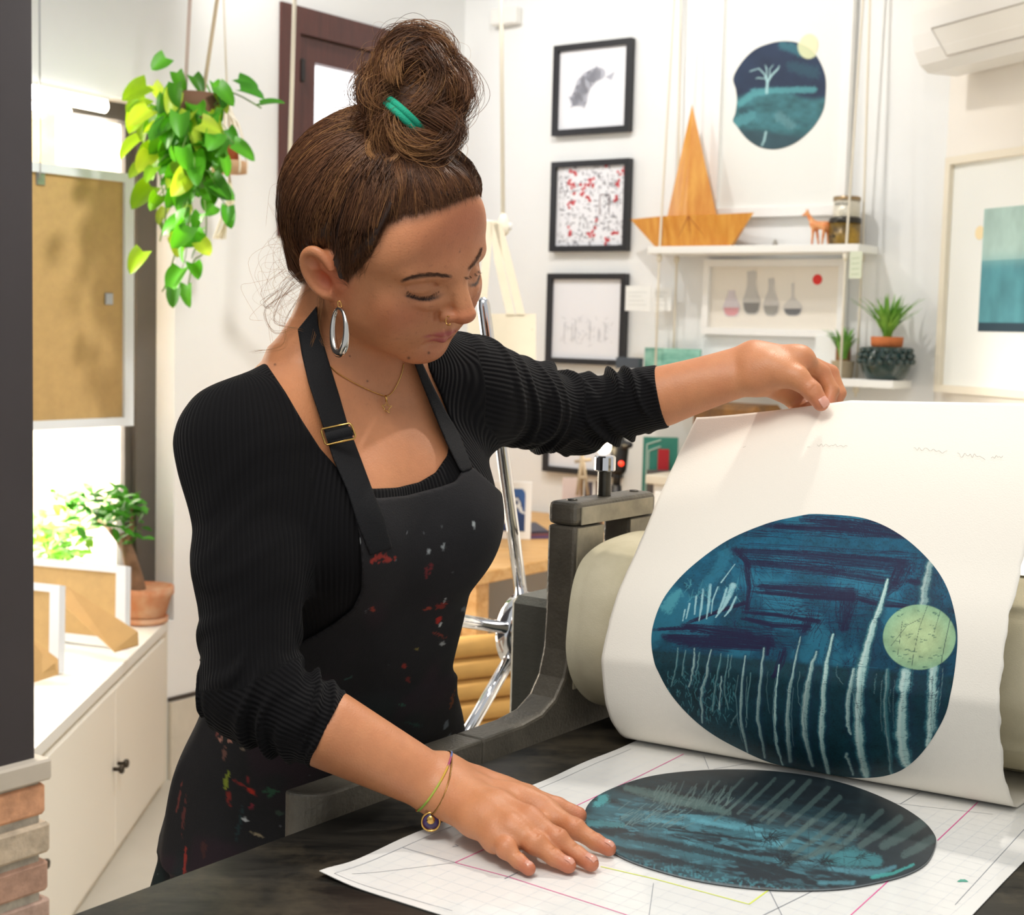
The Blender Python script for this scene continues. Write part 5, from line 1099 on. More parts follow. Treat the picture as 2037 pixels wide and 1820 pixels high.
    for k in range(150):
        x=R.uniform(170,470);y=R.uniform(1230,1440); S([(x,y,4),(x+R.normal(0,10),y+R.uniform(10,34),2)],'4C8E98',alpha=.5)
    for p,a in trees:
        q_=np.array(p)
        for k in range(int(6+10*a)):
            i_=R.integers(len(q_)-1); f_=R.random(); x_,y_,w_=q_[i_]*(1-f_)+q_[i_+1]*f_; S([(x_-w_*.4*R.random(),y_,2.2),(x_+w_*.35*R.random(),y_+R.normal(0,4),1.5)],'1F4050',alpha=.6,soft=.5)
        S([(x_+w_*.42,y_+R.normal(0,2),2) for x_,y_,w_ in q_],'1B3A4C',alpha=.55,soft=.5); S([(x_-w_*.15,y_,max(w_*.22,2)) for x_,y_,w_ in q_],'DCECE4',alpha=.42*a,br=.9,seed=int(q_[0][0])+1,soft=.5)
    # moon
    d=np.sqrt(((z[:,0]-1285)/163)**2+((z[:,1]-1082)/146)**2); k=smooth01((1-d)/.03)*.9; mc=lin('93BE96')*(1-smooth01((1.1-d)/.8)[:,None]*.5)+lin('DDE8A8')*smooth01((1.1-d)/.8)[:,None]*.5; mc=mc*(.72+.5*n2[:,None]+.15*(n3[:,None]-.5)); c[:]=c*(1-k[:,None])+mc*k[:,None]
    for k in range(46): 
        x=R.uniform(1160,1430);y=R.uniform(950,1220); S([(x,y,3+R.random()*4),(x+R.uniform(6,18),y+R.normal(0,3),2)],'2B5A55',alpha=.7)
    for p in ([(1322,940,2),(1285,1040,2),(1255,1180,2),(1240,1420,2)],[(1210,1010,2),(1190,1160,2)],[(1425,985,3),(1400,1100,3),(1370,1250,3),(1350,1420,2)],[(1385,940,2),(1350,1060,2)],[(1100,830,2),(1060,900,2)],[(1030,1290,2),(1020,1480,2)],[(1250,1240,2),(1235,1400,2),(1245,1600,2)],[(1130,1440,2),(1140,1560,2),(1170,1680,2)],[(1440,800,2),(1400,900,2)],[(1160,1120,2),(1230,1030,2),(1290,1000,2)]): S(p,'1C2A40',alpha=.85,soft=.5)
    for x0,y0 in ((1018,1375),(1022,1180),(1090,1000),(1205,1330),(1215,1390),(1340,1330),(1345,1260),(860,1395),(865,1270),(995,1540),(1020,1620),(710,1310)):
        for t in range(3): S([(x0-8+R.normal(0,5),y0+t*9,3),(x0+8+R.normal(0,5),y0+t*9+R.normal(0,3),2)],'223848',alpha=.7)
    S([(880,1200,3),(1100,1218,3)],'1F6078',alpha=.6)
    return np.clip(c,.002,1)
pc_=art_print(zz)
Vp=np.concatenate([pv,paper_pt(np.array([c_[0]/700]),np.array([c_[1]/1000]),.00035)]); ci=len(pv); Fpp=polar_faces(n_t,n_r); inr=np.stack([np.full(n_t,ci),np.arange(n_t),np.roll(np.arange(n_t),-1)],1)
Fq=[tuple(f) for f in Fpp]+[tuple(f) for f in inr]
f0=Vp[Fpp[n_t*100+5]]; 
if np.dot(np.cross(f0[1]-f0[0],f0[2]-f0[0]),FW)>0: Fq=[f[::-1] for f in Fq]
mk('printed_oval',(Vp,Fq),mat('printed_ink','0F5070',.6,att='col',spec=.3),parent=pprint,col=np.concatenate([pc_,pc_[:1]]),label='deep blue oval etching of pale birch trunks and a round moon')
# faint pencil writing near the lifted edge
M_graph=mat('graphite','A9A59C',.7)
def scrib(x0,x1,y,amp,n,slope=0.,seed=0):
    R=np.random.default_rng(seed); x=np.linspace(x0,x1,n); yy=y+slope*(x-x0)+amp*(R.random(n)-.5)*2; t,w=to_paper(np.stack([x,yy],1)); q=paper_pt(t,w,.0006); return tube(catmull(q,n*4),.00013,4)
for g_ in (scrib(1626,1686,885,3,16,.05,1),scrib(1818,1885,893,4,20,.09,2),scrib(1905,1960,906,6,16,.06,3),scrib(1972,1995,909,3,8,.0,4),scrib(1478,1484,889,2,4,0,5),scrib(1606,1612,890,2,4,0,6)): mk('pencil_note',g_,M_graph,parent=pprint)
# ------------------------------------------------------------------ the inked plate
Z4=lambda x,y:(1100+x/2.174,1480+y/2.174)
PL=[Z4(*p) for p in ((138,320),(150,270),(200,225),(300,180),(420,145),(560,125),(750,115),(950,122),(1150,150),(1320,195),(1480,262),(1590,330),(1645,390),(1655,435),(1620,510),(1540,560),(1420,595),(1250,625),(1050,632),(850,622),(650,595),(480,555),(330,505),(240,455),(165,390))]
pf=np.array([[ (PB(*p,.0030)-PO)@D1,(PB(*p,.0030)-PO)@D2] for p in PL])*1000
n_t2,n_r2=900,190; pg2,c2=polar_patch(pf,n_t2,n_r2); fl=pg2.reshape(-1,2); plv=PO+fl[:,:1]/1000*D1+fl[:,1:]/1000*D2+ZU*.0046; ppx=proj(plv); z4=np.stack([(ppx[:,0]-1100)*2.174,(ppx[:,1]-1480)*2.174],1)
def art_plate(z):
    al=np.stack([z[:,0]*.985+z[:,1]*.17,-z[:,0]*.17+z[:,1]*.985],1); n=fbm(al*np.array([.004,.03]),5,3); n2=fbm(al*np.array([.02,.08]),4,8); n3=vnoise(z*.5,2)
    c=np.tile(lin('222C33'),(len(z),1))*(.6+.5*n[:,None]+.3*n2[:,None]+.2*(n3[:,None]-.5))
    band=np.exp(-((al[:,1]-250-60*np.sin(al[:,0]/400))/170)**2)*smooth01((al[:,0]-150)/120)*smooth01((1500-al[:,0])/350); w=smooth01((n-.36)/.30)*band*.75; c=c*(1-w[:,None])+lin('3F7480')*w[:,None]
    w=smooth01((n2-.52)/.20)*band*.38; c=c*(1-w[:,None])+lin('5CA0B0')*w[:,None]*1.
    up=smooth01((210-al[:,1])/60)*.6; c=c*(1-up[:,None])+lin('1E262B')*up[:,None]*(.8+.4*n[:,None])
    def S(pts,co,**k): stroke(z,c,pts,co,**k)
    for p in ([(560,300,26),(700,335,30),(900,370,16)],[(600,330,16),(800,365,18)],[(880,390,14),(1000,430,24),(930,420,14)],[(420,330,14),(560,345,14)],[(1000,500,12),(1150,520,14)],[(1200,540,20),(1400,560,30),(1480,530,16)],[(1150,600,16),(1300,600,16)]): S(p,'5FA4B4',br=1.1,seed=int(p[0][0]),alpha=.45,soft=.6)
    S([(1190,500,40),(1290,490,80),(1400,505,50)],'3F8088',br=.6,seed=5,alpha=.75); S([(1380,575,18),(1470,560,14),(1560,520,10)],'3FA09C',br=1.2,seed=6,alpha=.7); S([(220,235,40),(190,260,30)],'4FA3A8',br=1.2,seed=8,alpha=.7); S([(150,340,30),(300,350,22)],'4A8A92',br=1.,seed=9,alpha=.6)
    for p in ([(165,365,10),(300,395,20),(560,445,30),(800,500,26),(1080,580,20)],[(220,430,12),(420,490,22),(700,545,22)],[(480,290,14),(700,300,20),(800,310,10)],[(700,440,10),(900,480,14)],[(500,370,8),(900,420,10)]): S(p,'1E292F',br=.9,seed=int(p[0][1]),alpha=.85)
    for p in ([(320,190,26),(440,220,40),(620,260,44),(760,295,26)],): S(p,'56726F',br=.9,seed=3,alpha=.6)
    R=np.random.default_rng(8)
    for k in range(60):
        x=R.uniform(430,760);y=R.uniform(185,270); S([(x,y+20,6),(x+R.uniform(10,40),y-R.uniform(10,40),4)],'5C7270',br=.5,seed=k,alpha=.6)
    for k in range(46):
        x=R.uniform(280,560);y=R.uniform(260,360); S([(x,y+14,5),(x+R.uniform(20,60),y-R.uniform(6,24),3)],'5E7C7E',br=.5,seed=k,alpha=.6)
    for x0,y0,x1,y1,w in ((620,262,720,160,10),(700,270,820,150,12),(760,285,880,170,14),(700,330,790,260,12),(800,300,960,150,16),(860,320,1040,160,18),(930,340,1110,160,22),(900,330,1010,240,18),(1010,350,1190,190,22),(1080,370,1240,230,24),(980,450,1120,330,22),(1040,480,1260,310,24),(1120,480,1300,340,28),(1210,470,1420,290,26),(1290,410,1340,310,22),(1330,440,1500,320,34),(1430,440,1600,340,46),(1520,480,1640,410,40),(1000,520,1230,440,20)): S([(x0,y0,w*.8),((x0+x1)/2+4,(y0+y1)/2,w),(x1,y1,w*.9)],'4E6463',br=.6,seed=x0,alpha=.62)
    for cx,cy,nn,l in ((850,350,22,40),(940,420,44,60),(1010,520,60,75),(1180,520,40,60),(1330,500,16,40),(620,560,8,20)):
        for k in range(nn):
            an=R.uniform(-2.8,-.3); L=l*R.uniform(.4,1.1); S([(cx+R.normal(0,30),cy+R.normal(0,16),2),(cx+L*.6*math.cos(an),cy+L*.5*math.sin(an),2.2),(cx+L*1.2*math.cos(an+.3),cy+L*math.sin(an+.2),1)],'151C22',alpha=.75,soft=.5)
    for k in range(90):
        x=R.uniform(260,1560);y=R.uniform(200,600); an=R.choice([-.75,.2,1.4])+R.normal(0,.15); L=R.uniform(30,120); S([(x,y,1.6),(x+L*math.cos(an),y+L*math.sin(an),1.2)],'1A2228',alpha=.7,soft=.5)
    for x in (395,690,905,1105,1260): S([(x,340+R.uniform(-40,40),1.6),(x+R.normal(0,14),430,1.8),(x+R.normal(0,14),580,1.2)],'1A2228',alpha=.7,soft=.5)
    sp=smooth01((vnoise(z*.13,77)-.62)/.1)*smooth01((al[:,1]-400)/60)*.55; c[:]=c*(1-sp[:,None])+lin('4E93A0')*sp[:,None]
    return np.clip(c,.002,1)
pcol=art_plate(z4)
ec=pg2[-1]; edge_t=plv[-n_t2:]; bot_=edge_t-ZU*.0020
Vv=np.concatenate([plv,[PO+c2[0]/1000*D1+c2[1]/1000*D2+ZU*.0046],bot_]); k0=len(plv); a=np.arange(n_t2); b=np.roll(a,-1)
fa=polar_faces(n_t2,n_r2); cap=np.stack([np.full(n_t2,k0),a,b],1); sk=np.stack([(n_r2-1)*n_t2+a,k0+1+a,k0+1+b,(n_r2-1)*n_t2+b],1)
flip=np.cross(Vv[fa[500]][1]-Vv[fa[500]][0],Vv[fa[500]][2]-Vv[fa[500]][0])[2]<0
FL=[tuple(f) for f in fa]+[tuple(f) for f in cap]+[tuple(f) for f in sk]
if flip: FL=[f[::-1] for f in FL]
plate=mk('printing_plate',(Vv,FL),mat('inked_plate','2A3940',.42,att='col',spec=.45),col=np.concatenate([pcol,pcol[:1],np.tile(lin('8A9296'),(n_t2,1))]),label='dark inked oval printing plate lying on the white gridded sheet',cat='printing plate')
# ================================================================== ROOM
CO=np.array([(905-1018.5)/FPX*5.55,5.55,0.])          # corner of the window wall and the picture wall
NB_=D2; NC=-D1                                         # wall normals into the room
def WB(v,z,o=0.): return CO-D1*v+ZU*z+NB_*o
def WC(u,z,o=0.): return CO+D2*u+ZU*z+NC*o
def cB(px,py,o=0.):
    q=PP(px,py,CO+NB_*o,NB_)-CO; return -(q@D1),q[2]
def cC(px,py,o=0.):
    q=PP(px,py,CO+NC*o,NC)-CO; return q@D2,q[2]
def struct(name,geo,m,smooth=False,**k): return mk(name,geo,m,smooth=smooth,kind='structure',**k)
M_wall=mat('wall_paint','F1F1EF',.85,noise=.03,nscale=3,bump=.05,bscale=60,spec=.2)
M_white=mat('white_lacquer','F2F0EA',.4,noise=.02,nscale=6)
M_floor=mat('floor_resin','CFC9BC',.45,noise=.10,nscale=3)
struct('floor',bbox((-5.5,-1.2,-.08),(9,0,0),(0,8.5,0),(0,0,.08)),M_floor)
# window wall with two openings
H=3.0; W1=(1.378,3.05,.498,2.056); W2=(.062,.945,1.712,2.436); TH_=.15
def wb(v0,v1,z0,z1,o0=-TH_,o1=0.): return bbox(WB(v0,z0,o0),-D1*(v1-v0),ZU*(z1-z0),NB_*(o1-o0))
struct('wall_left',join(wb(-.15,W2[0],0,H),wb(W2[0],W2[1],0,W2[2]),wb(W2[0],W2[1],W2[3],H),wb(W2[1],W1[0],0,H),wb(W1[0],W1[1],0,W1[2]),wb(W1[0],W1[1],W1[3],H),wb(W1[1],4.2,0,H)),M_wall)
struct('baseboard_left',bbox(WB(0.0,0.0,.001),-D1*1.40,ZU*.245,NB_*.018),mat('baseboard_stone','D8D0C0',.7,noise=.12,nscale=8))
struct('gap_shade_left',bbox(WB(0.0,.246,.0005),-D1*1.40,ZU*.012,NB_*.006),mat('shadow_gap','4A423A',.9))  # dark strip painted for the shade in the gap above the baseboard
# picture wall and the side wall beyond it
UC=1.86
struct('wall_back',bbox(WC(-.15,0,-.12),D2*(UC+.3),ZU*H,NC*.12),M_wall)
CR_=WC(UC,0); RD=np.array([math.sin(math.radians(22)),-math.cos(math.radians(22)),0.]); RN=np.array([-RD[1]*-1,RD[0]*-1,0.]); RN=np.array([-math.cos(math.radians(22)),-math.sin(math.radians(22)),0.])
struct('wall_right',bbox(CR_-RN*.12,RD*3.2,ZU*H,RN*.12),mat('wall_paint_warm','EFE9E0',.85,noise=.03,nscale=3,spec=.2))
def WR(r,z,o=0.): return CR_+RD*r+ZU*z+RN*o
def cR(px,py,o=0.):
    q=PP(px,py,CR_+RN*o,RN)-CR_; return q@RD,q[2]
# ------------------------------------------------------------------ window_1 (shop window at the side)
M_alu=mat('grey_window_frame','5F5A54',.45,metal=.3,noise=.1)
N=NT('window_glass'); N.t.nodes.remove(N.b); out=N.t.nodes['Material Output']; tr=N.n('ShaderNodeBsdfTransparent'); gl=N.n('ShaderNodeBsdfGlossy'); gl.inputs['Roughness'].default_value=.02; fr=N.n('ShaderNodeFresnel'); fr.inputs[0].default_value=1.35; ms=N.n('ShaderNodeMixShader'); N.l(fr.outputs[0],ms.inputs[0]); N.l(tr.outputs[0],ms.inputs[1]); N.l(gl.outputs[0],ms.inputs[2]); N.l(ms.outputs[0],out.inputs[0]); M_glass=N.m
w1=thing('window_1',WB(2.2,W1[2],-.13),None,None,kind='structure')
fo=-.13
mk('window_frame',join(wb(W1[0],W1[0]+.075,W1[2],W1[3],fo-.03,fo+.045),wb(W1[1]-.075,W1[1],W1[2],W1[3],fo-.03,fo+.045),wb(W1[0],W1[1],W1[3]-.05,W1[3],fo-.03,fo+.045),wb(W1[0],W1[1],W1[2],W1[2]+.04,fo-.03,fo+.045),wb(W1[0]+.075,W1[0]+.10,W1[2],W1[3],fo-.02,fo+.02)),M_alu,parent=w1,smooth=False)
mk('window_pane',wb(W1[0]+.07,W1[1]-.07,W1[2]+.03,W1[3]-.04,fo,fo+.006),M_glass,parent=w1,smooth=False)
M_tube=mat('tube_light','FFFFFF',.4,emit='FFF4E0',estr=9.)
for (x0,y0,x1,y1),o in (((30,176,212,213),.02),((30,206,140,222),-.05)):  # second tube is added in place of the lamp's reflection in the pane
    a=cB(x0,y0,o);b=cB(x1,y1,o); A=WB(a[0],a[1],o);Bp=WB(b[0],b[1],o); d=(Bp-A)/np.linalg.norm(Bp-A); L=np.linalg.norm(Bp-A); r=.018 if o>0 else .011
    t=thing('tube_lamp_and_reflection',WB((a[0]+b[0])/2,a[1],o),'thick lit tube lamp under the head of the shop window' if o>0 else 'thin lit tube lamp just below the thick one in the shop window','lamp')
    mk('lit_tube',lathe(A,d,[(r*.6,0),(r,.006),(r,L-.006),(r*.6,L)],16),M_tube,parent=t)
    mk('tube_holder',bbox(A+ZU*(r*.98)-NB_*.012,d*L,NB_*.024,ZU*.012),M_white,parent=t,smooth=False)
# street seen through the glass
struct('exterior_ground',bbox(WB(-9,-.05,-9),-D1*16,NB_*8.8,ZU*.05),mat('street_paving','D8D0C4',.9,noise=.1,nscale=4))
ext=struct('exterior_facade',join(bbox(WB(-9,0,-5.0),-D1*17,NB_*.3,ZU*6)),mat('facade_plaster','F4E6CC',.9,noise=.25,nscale=1.6,dark='D9BE94'))
struct('exterior_shutter',join(*[bbox(WB(v,1.9,-4.69),-D1*.42,NB_*.05,ZU*1.8) for v in (-3.1,-1.6,-.1,1.4,2.9,4.4)]),mat('shutter_stone','B59A72',.9,noise=.3,nscale=4))
# ------------------------------------------------------------------ window_2 (small mahogany casement)
M_mah=mat('mahogany','5A2E26',.45,noise=.35,nscale=5,stretch=(12,12,1),coat=.1)
w2=thing('window_2',WB(.5,W2[2],0),None,None,kind='structure')
def frm(v0,v1,z0,z1,wd,o0,o1): return join(wb(v0,v0+wd,z0,z1,o0,o1),wb(v1-wd,v1,z0,z1,o0,o1),wb(v0+wd,v1-wd,z0,z0+wd,o0,o1),wb(v0+wd,v1-wd,z1-wd,z1,o0,o1))
mk('window_frame',frm(W2[0]-.01,W2[1]+.01,W2[2]-.01,W2[3]+.01,.085,-.10,.012),M_mah,parent=w2,smooth=False)
mk('window_sash',frm(W2[0]+.08,W2[1]-.085,W2[2]+.08,W2[3]-.08,.075,-.075,-.004),M_mah,parent=w2,smooth=False)
mk('window_pane',wb(W2[0]+.14,W2[1]-.15,W2[2]+.14,W2[3]-.14,-.045,-.04),mat('daylight_glow_pane','F4F6F8',.3,emit='F6FAFF',estr=1.6),parent=w2,smooth=False)  # pane emits its own glow to stand in for daylight outside
q=cB(601,152,.0); mk('window_latch',bbox(WB(q[0],q[1]-.02,-.004),-D1*.016,ZU*.075,NB_*.022,.004),mat('latch_black','1E1614',.5),parent=w2,smooth=False)
# ------------------------------------------------------------------ near partition: dark panel on a brick base with a ledge
PT=P(66,900,2.55); pb=lambda v,z,o: np.array([PT[0],PT[1],0])-D1*v+ZU*z+D2*o
zl=PZ(80,1505,0)[2]
def zat(px,py): q=PP(px,py,PT,D2); return q[2]
zc=zat(74,1506); zb_=zat(74,1548)
struct('partition_panel',bbox(pb(0,zc,-.14),-D1*2.2,ZU*(H-zc),D2*.14),mat('blackboard_panel','3A3537',.75,noise=.12,nscale=5,bump=.1))
struct('trim_1',bbox(pb(-.02,zb_,-.16),-D1*2.22,ZU*(zc-zb_),D2*.185,.004),mat('stone_ledge','C9BFB0',.8,noise=.1))
# bricks
bv_=[];bf_=[];bc_=[]
pal=['D0A488','C8A08A','D2C0A8','CDB2A2','D29C78','D8C4B0','C6A898']
R6=np.random.default_rng(6); nb=0
rows_=8; hh=.071
gs=[];gc=[]
for r in range(rows_):
    z1=zb_-r*hh-.006; z0=z1-hh+.014
    if z0<-.01: z0=0.
    x=-.016+R6.normal(0,.003)-(.11 if r%2 else 0.)
    while x<2.2:
        L=.225 if x>-.05 or True else .1; a=max(x,-.018+R6.normal(0,.003)); b=min(x+L,2.2)
        if b-a>.03:
            g=bbox(pb(a,z0,-.15),-D1*(b-a),ZU*(z1-z0),D2*(.165+R6.uniform(0,.008)),.006)
            gs.append(g); gc.append(np.tile(lin(pal[R6.integers(len(pal))])*R6.uniform(.85,1.15),(len(g[0]),1)))
        x+=L+.011
mo=bbox(pb(0,0,-.13),-D1*2.2,ZU*(zb_-.001),D2*.142); gs.append(mo); gc.append(np.tile(lin('B8B0A2'),(8,1)))
struct('wall_brick',join(*gs),mat('brick_material','B5724C',.95,att='col',noise=.35,nscale=30,bump=1.,bscale=90,detail=8),col=np.concatenate(gc))
# ------------------------------------------------------------------ things on the walls
def fixn0(V,F):
    V=np.array(V); c=V.mean(0); out=[]
    for f in F:
        q=V[list(f)]; n=np.cross(q[1]-q[0],q[2]-q[0]); out.append(f if n@(q.mean(0)-c)>0 else f[::-1])
    return V,out
M_blk=mat('black_frame','1E1E22',.45); M_mat=mat('picture_paper','EEEEF2',.6)
def ink(name,geo,c,parent,**k): return mk(name,geo,mat(name+'_ink',c,.8),parent=parent,smooth=False,**k)
def poly_on(F_,pts,o,th=.0008):
    """flat ink shape: pts in wall coordinates through the placing function"""
    A=np.array([F_(a,b,o) for a,b in pts]); return A,[tuple(range(len(A)))]
def seg_on(F_,p,q,w,o):
    p=np.array(p,float);q=np.array(q,float); d=(q-p)/(np.linalg.norm(q-p)+1e-9); n=np.array([-d[1],d[0]])*w/2
    return poly_on(F_,[p-n,q-n,q+n,p+n],o)
def disc_on(F_,c,rx,ry,o,n=28): return poly_on(F_,[(c[0]+rx*math.cos(t),c[1]+ry*math.sin(t)) for t in np.linspace(0,2*math.pi,n,endpoint=False)],o)
def framed(name,F_,DX,N_,u0,u1,z0,z1,fw,o0,dep,mfr,mpa,label,cat='framed picture',group=None,gl=False,bottom=None):
    t=thing(name,F_((u0+u1)/2,z0,o0),label,cat,group); b=bottom or fw
    def bx(a,b_,c,d,e,f): return bbox(F_(a,c,e),DX*(b_-a),ZU*(d-c),N_*(f-e))
    mk('picture_frame',join(bx(u0,u0+fw,z0,z1,o0,o0+dep),bx(u1-fw,u1,z0,z1,o0,o0+dep),bx(u0+fw,u1-fw,z0,z0+b,o0,o0+dep),bx(u0+fw,u1-fw,z1-fw,z1,o0,o0+dep)),mfr,parent=t,smooth=False)
    mk('picture_sheet',bx(u0+fw*.9,u1-fw*.9,z0+b*.9,z1-fw*.9,o0+.002,o0+dep*.45),mpa,parent=t,smooth=False)
    return t,o0+dep*.45+.001
def rectC(xl,yt,xr,yb,o):
    a=cC(xl,(yt+yb)/2,o);b=cC(xr,(yt+yb)/2,o);c=cC((xl+xr)/2,yt,o);d=cC((xl+xr)/2,yb,o); return a[0],b[0],d[1],c[1]
R7=np.random.default_rng(12)
grp='black framed drawings hung in a column'
fr_l=['black square frame with a pale grey fish-like sketch, topmost of the column','black square frame with a red and black patchwork print','black square frame with a faint pencil town drawing, third of the column','black frame partly hidden behind the raised sleeve, lowest of the column']
fpx=[(1102,84,1256,266),(1097,319,1252,500),(1089,544,1245,725),(1083,765,1238,944)]
for k,(a,b,c,d) in enumerate(fpx):
    u0,u1,z0,z1=rectC(a,b,c,d,.02); t,o=framed('black_frame',WC,D2,NC,u0,u1,z0,z1,.020,.004,.026,M_blk,M_mat,fr_l[k],'framed picture',grp)
    w_,h_=u1-u0,z1-z0; L2=lambda x,y:(u0+x*w_,z0+y*h_)
    if k==0:
        g=[disc_on(WC,L2(*p_[:2]),p_[2],p_[3],o,14) for p_ in ((.30,.40,.030,.026),(.35,.46,.034,.034),(.38,.54,.034,.034),(.44,.60,.034,.030),(.51,.64,.032,.026),(.58,.65,.026,.022),(.36,.38,.026,.022))]+[poly_on(WC,[L2(.17,.44),L2(.27,.41),L2(.30,.33),L2(.21,.30),L2(.25,.37)],o),poly_on(WC,[L2(.46,.64),L2(.54,.75),L2(.62,.68)],o),poly_on(WC,[L2(.66,.61),L2(.78,.66),L2(.74,.57)],o),poly_on(WC,[L2(.33,.36),L2(.40,.28),L2(.43,.36)],o)]
        ink('fish_sketch',join(*g),'B9BAC4',t)
    if k==1:
        g=[];g2=[];g3=[]
        for i in range(420):
            x,y=R7.uniform(.08,.92),R7.uniform(.06,.94); l=R7.uniform(.015,.05); v=R7.random()>.5
            g.append(seg_on(WC,L2(x,y),L2(x+(0 if v else l),y+(l if v else 0)),R7.uniform(.001,.003),o))
        for x,y,rx,ry in ((.27,.90,.055,.06),(.24,.76,.04,.06),(.28,.66,.02,.12),(.26,.52,.06,.05),(.42,.72,.07,.05),(.50,.76,.04,.05),(.40,.66,.03,.05),(.55,.28,.06,.10),(.52,.18,.05,.04),(.82,.20,.05,.03),(.75,.12,.05,.05),(.24,.20,.02,.12),(.88,.86,.05,.05),(.84,.76,.02,.06),(.70,.94,.03,.02),(.82,.52,.025,.09),(.47,.58,.035,.03)):
            g2.append(join(*[poly_on(WC,[L2(x+p_*rx-.012,y+q_*ry-.014),L2(x+p_*rx+.014,y+q_*ry-.012),L2(x+p_*rx+.010,y+q_*ry+.016),L2(x+p_*rx-.014,y+q_*ry+.010)],o+.0006) for p_,q_ in R7.uniform(-.9,.9,(6,2))]))
        for x,y in ((.62,.55),(.74,.55)): g3+= [seg_on(WC,L2(x,.40),L2(x,.62),.003,o),seg_on(WC,L2(.62,.62),L2(.74,.62),.003,o)]
        ink('black_marks',join(*g),'55505A',t); m_red=mat('red_patch_ink','D9424A',.8); [mk('red_patch',q_,m_red,parent=t,smooth=False) for q_ in g2]; ink('brown_marks',join(*g3),'6A4444',t)
    if k==2:
        g=[]
        for i in range(60):
            x,y=R7.uniform(.18,.82),R7.uniform(.22,.50); g.append(seg_on(WC,L2(x,y),L2(x+R7.normal(0,.03),y+R7.normal(0,.03)),.0016,o))
        for x in (.22,.32,.36,.55,.66,.74): g.append(seg_on(WC,L2(x,.26),L2(x,R7.uniform(.36,.50)),.003,o))
        ink('town_sketch',join(*g),'C2C3C8',t)
# large white frame with the round night print
M_wfr=mat('white_frame','F4F2EE',.45); M_cream=mat('cream_sheet','ECECE6',.7)
u0,u1,z0,z1=rectC(1418,-40,1690,430,.03); big,o=framed('round_print_frame',WC,D2,NC,u0,u1,z0,z1,.030,.004,.03,M_wfr,M_cream,'tall white framed print of a dark blue round landscape with a bare tree','framed picture')
oo=[(1459,155),(1475,125),(1500,100),(1530,87),(1560,82),(1590,86),(1615,100),(1632,125),(1642,155),(1642,190),(1637,220),(1620,250),(1595,275),(1570,290),(1540,297),(1510,292),(1485,275),(1465,250),(1458,240),(1463,225),(1466,200),(1464,178)]
oc=np.array([cC(x,y,o) for x,y in oo])*1000; nt3,nr3=260,60; pg3,c3=polar_patch(oc,nt3,nr3); f3=pg3.reshape(-1,2)/1000; v3=np.array([WC(a,b,o+.0008) for a,b in f3]); q3=proj(v3)
def art_round(p):
    z=np.stack([(p[:,0]-1400)*3.198,p[:,1]*3.198],1); n=fbm(z*.01,5,2); n2=fbm(z*np.array([.02,.03]),4,5); c=np.tile(lin('20304A'),(len(z),1))*(.7+.6*n[:,None])
    g=smooth01((z[:,1]-575-30*np.sin(z[:,0]/90.))/50); c=c*(1-g[:,None])+lin('3B7078')*(.5+.9*n2[:,None])*g[:,None]; g=smooth01((z[:,1]-655)/30)*smooth01((820-z[:,1])/60)*smooth01((n-.42)/.2)*.6; c=c*(1-g[:,None])+lin('26434E')*g[:,None]
    g=smooth01((z[:,1]-800-(z[:,0]-300)*.12)/50); c=c*(1-g[:,None])+lin('33505A')*(.6+.6*n[:,None])*g[:,None]
    S=lambda pts,co,**k: stroke(z,c,pts,co,**k)
    S([(500,290,50),(560,300,60),(620,340,50)],'3B7C88',br=1.,alpha=.6); S([(560,420,60),(700,460,80)],'2F5A68',br=1.2,alpha=.5); S([(230,660,40),(320,590,50),(450,575,36),(700,570,40)],'58A2A8',br=.8,alpha=.7); S([(210,780,60),(300,740,70)],'5AA0A8',br=.9,alpha=.6); S([(480,740,60),(560,800,50)],'6A9AA0',br=1.1,alpha=.5)
    for p_ in ([(400,590,16),(405,520,16),(430,480,12),(470,440,9),(480,420,5)],[(403,520,12),(385,470,8),(350,435,6),(290,455,5)],[(400,500,8),(400,440,6),(390,410,4)],[(385,500,6),(345,495,5),(330,500,4)],[(420,490,7),(420,440,5),(440,415,4)],[(395,840,12),(385,890,14),(370,925,8)]): S(p_,'A8D0D2',alpha=.9,br=.3)
    d=np.hypot((z[:,0]-665)/70,(z[:,1]-292)/85); k=smooth01((1-d)/.06)*.9; c[:]=c*(1-k[:,None])+lin('D8DDB0')*k[:,None]
    return np.clip(c,.004,1)
col3=art_round(q3); fa=polar_faces(nt3,nr3); V3=np.concatenate([v3,[WC(c3[0]/1000,c3[1]/1000,o+.0008)]]); k0=len(v3); a=np.arange(nt3); FL=[tuple(f) for f in fa]+[(k0,i_,(i_+1)%nt3) for i_ in a]
mk('round_print',(V3,FL),mat('round_print_ink','2A4A58',.7,att='col'),parent=big,col=np.concatenate([col3,col3[:1]]))
c_=cC(1608,92,o); ink('moon_disc',disc_on(WC,c_,.034,.038,o+.0004),'F0E2BC',big)
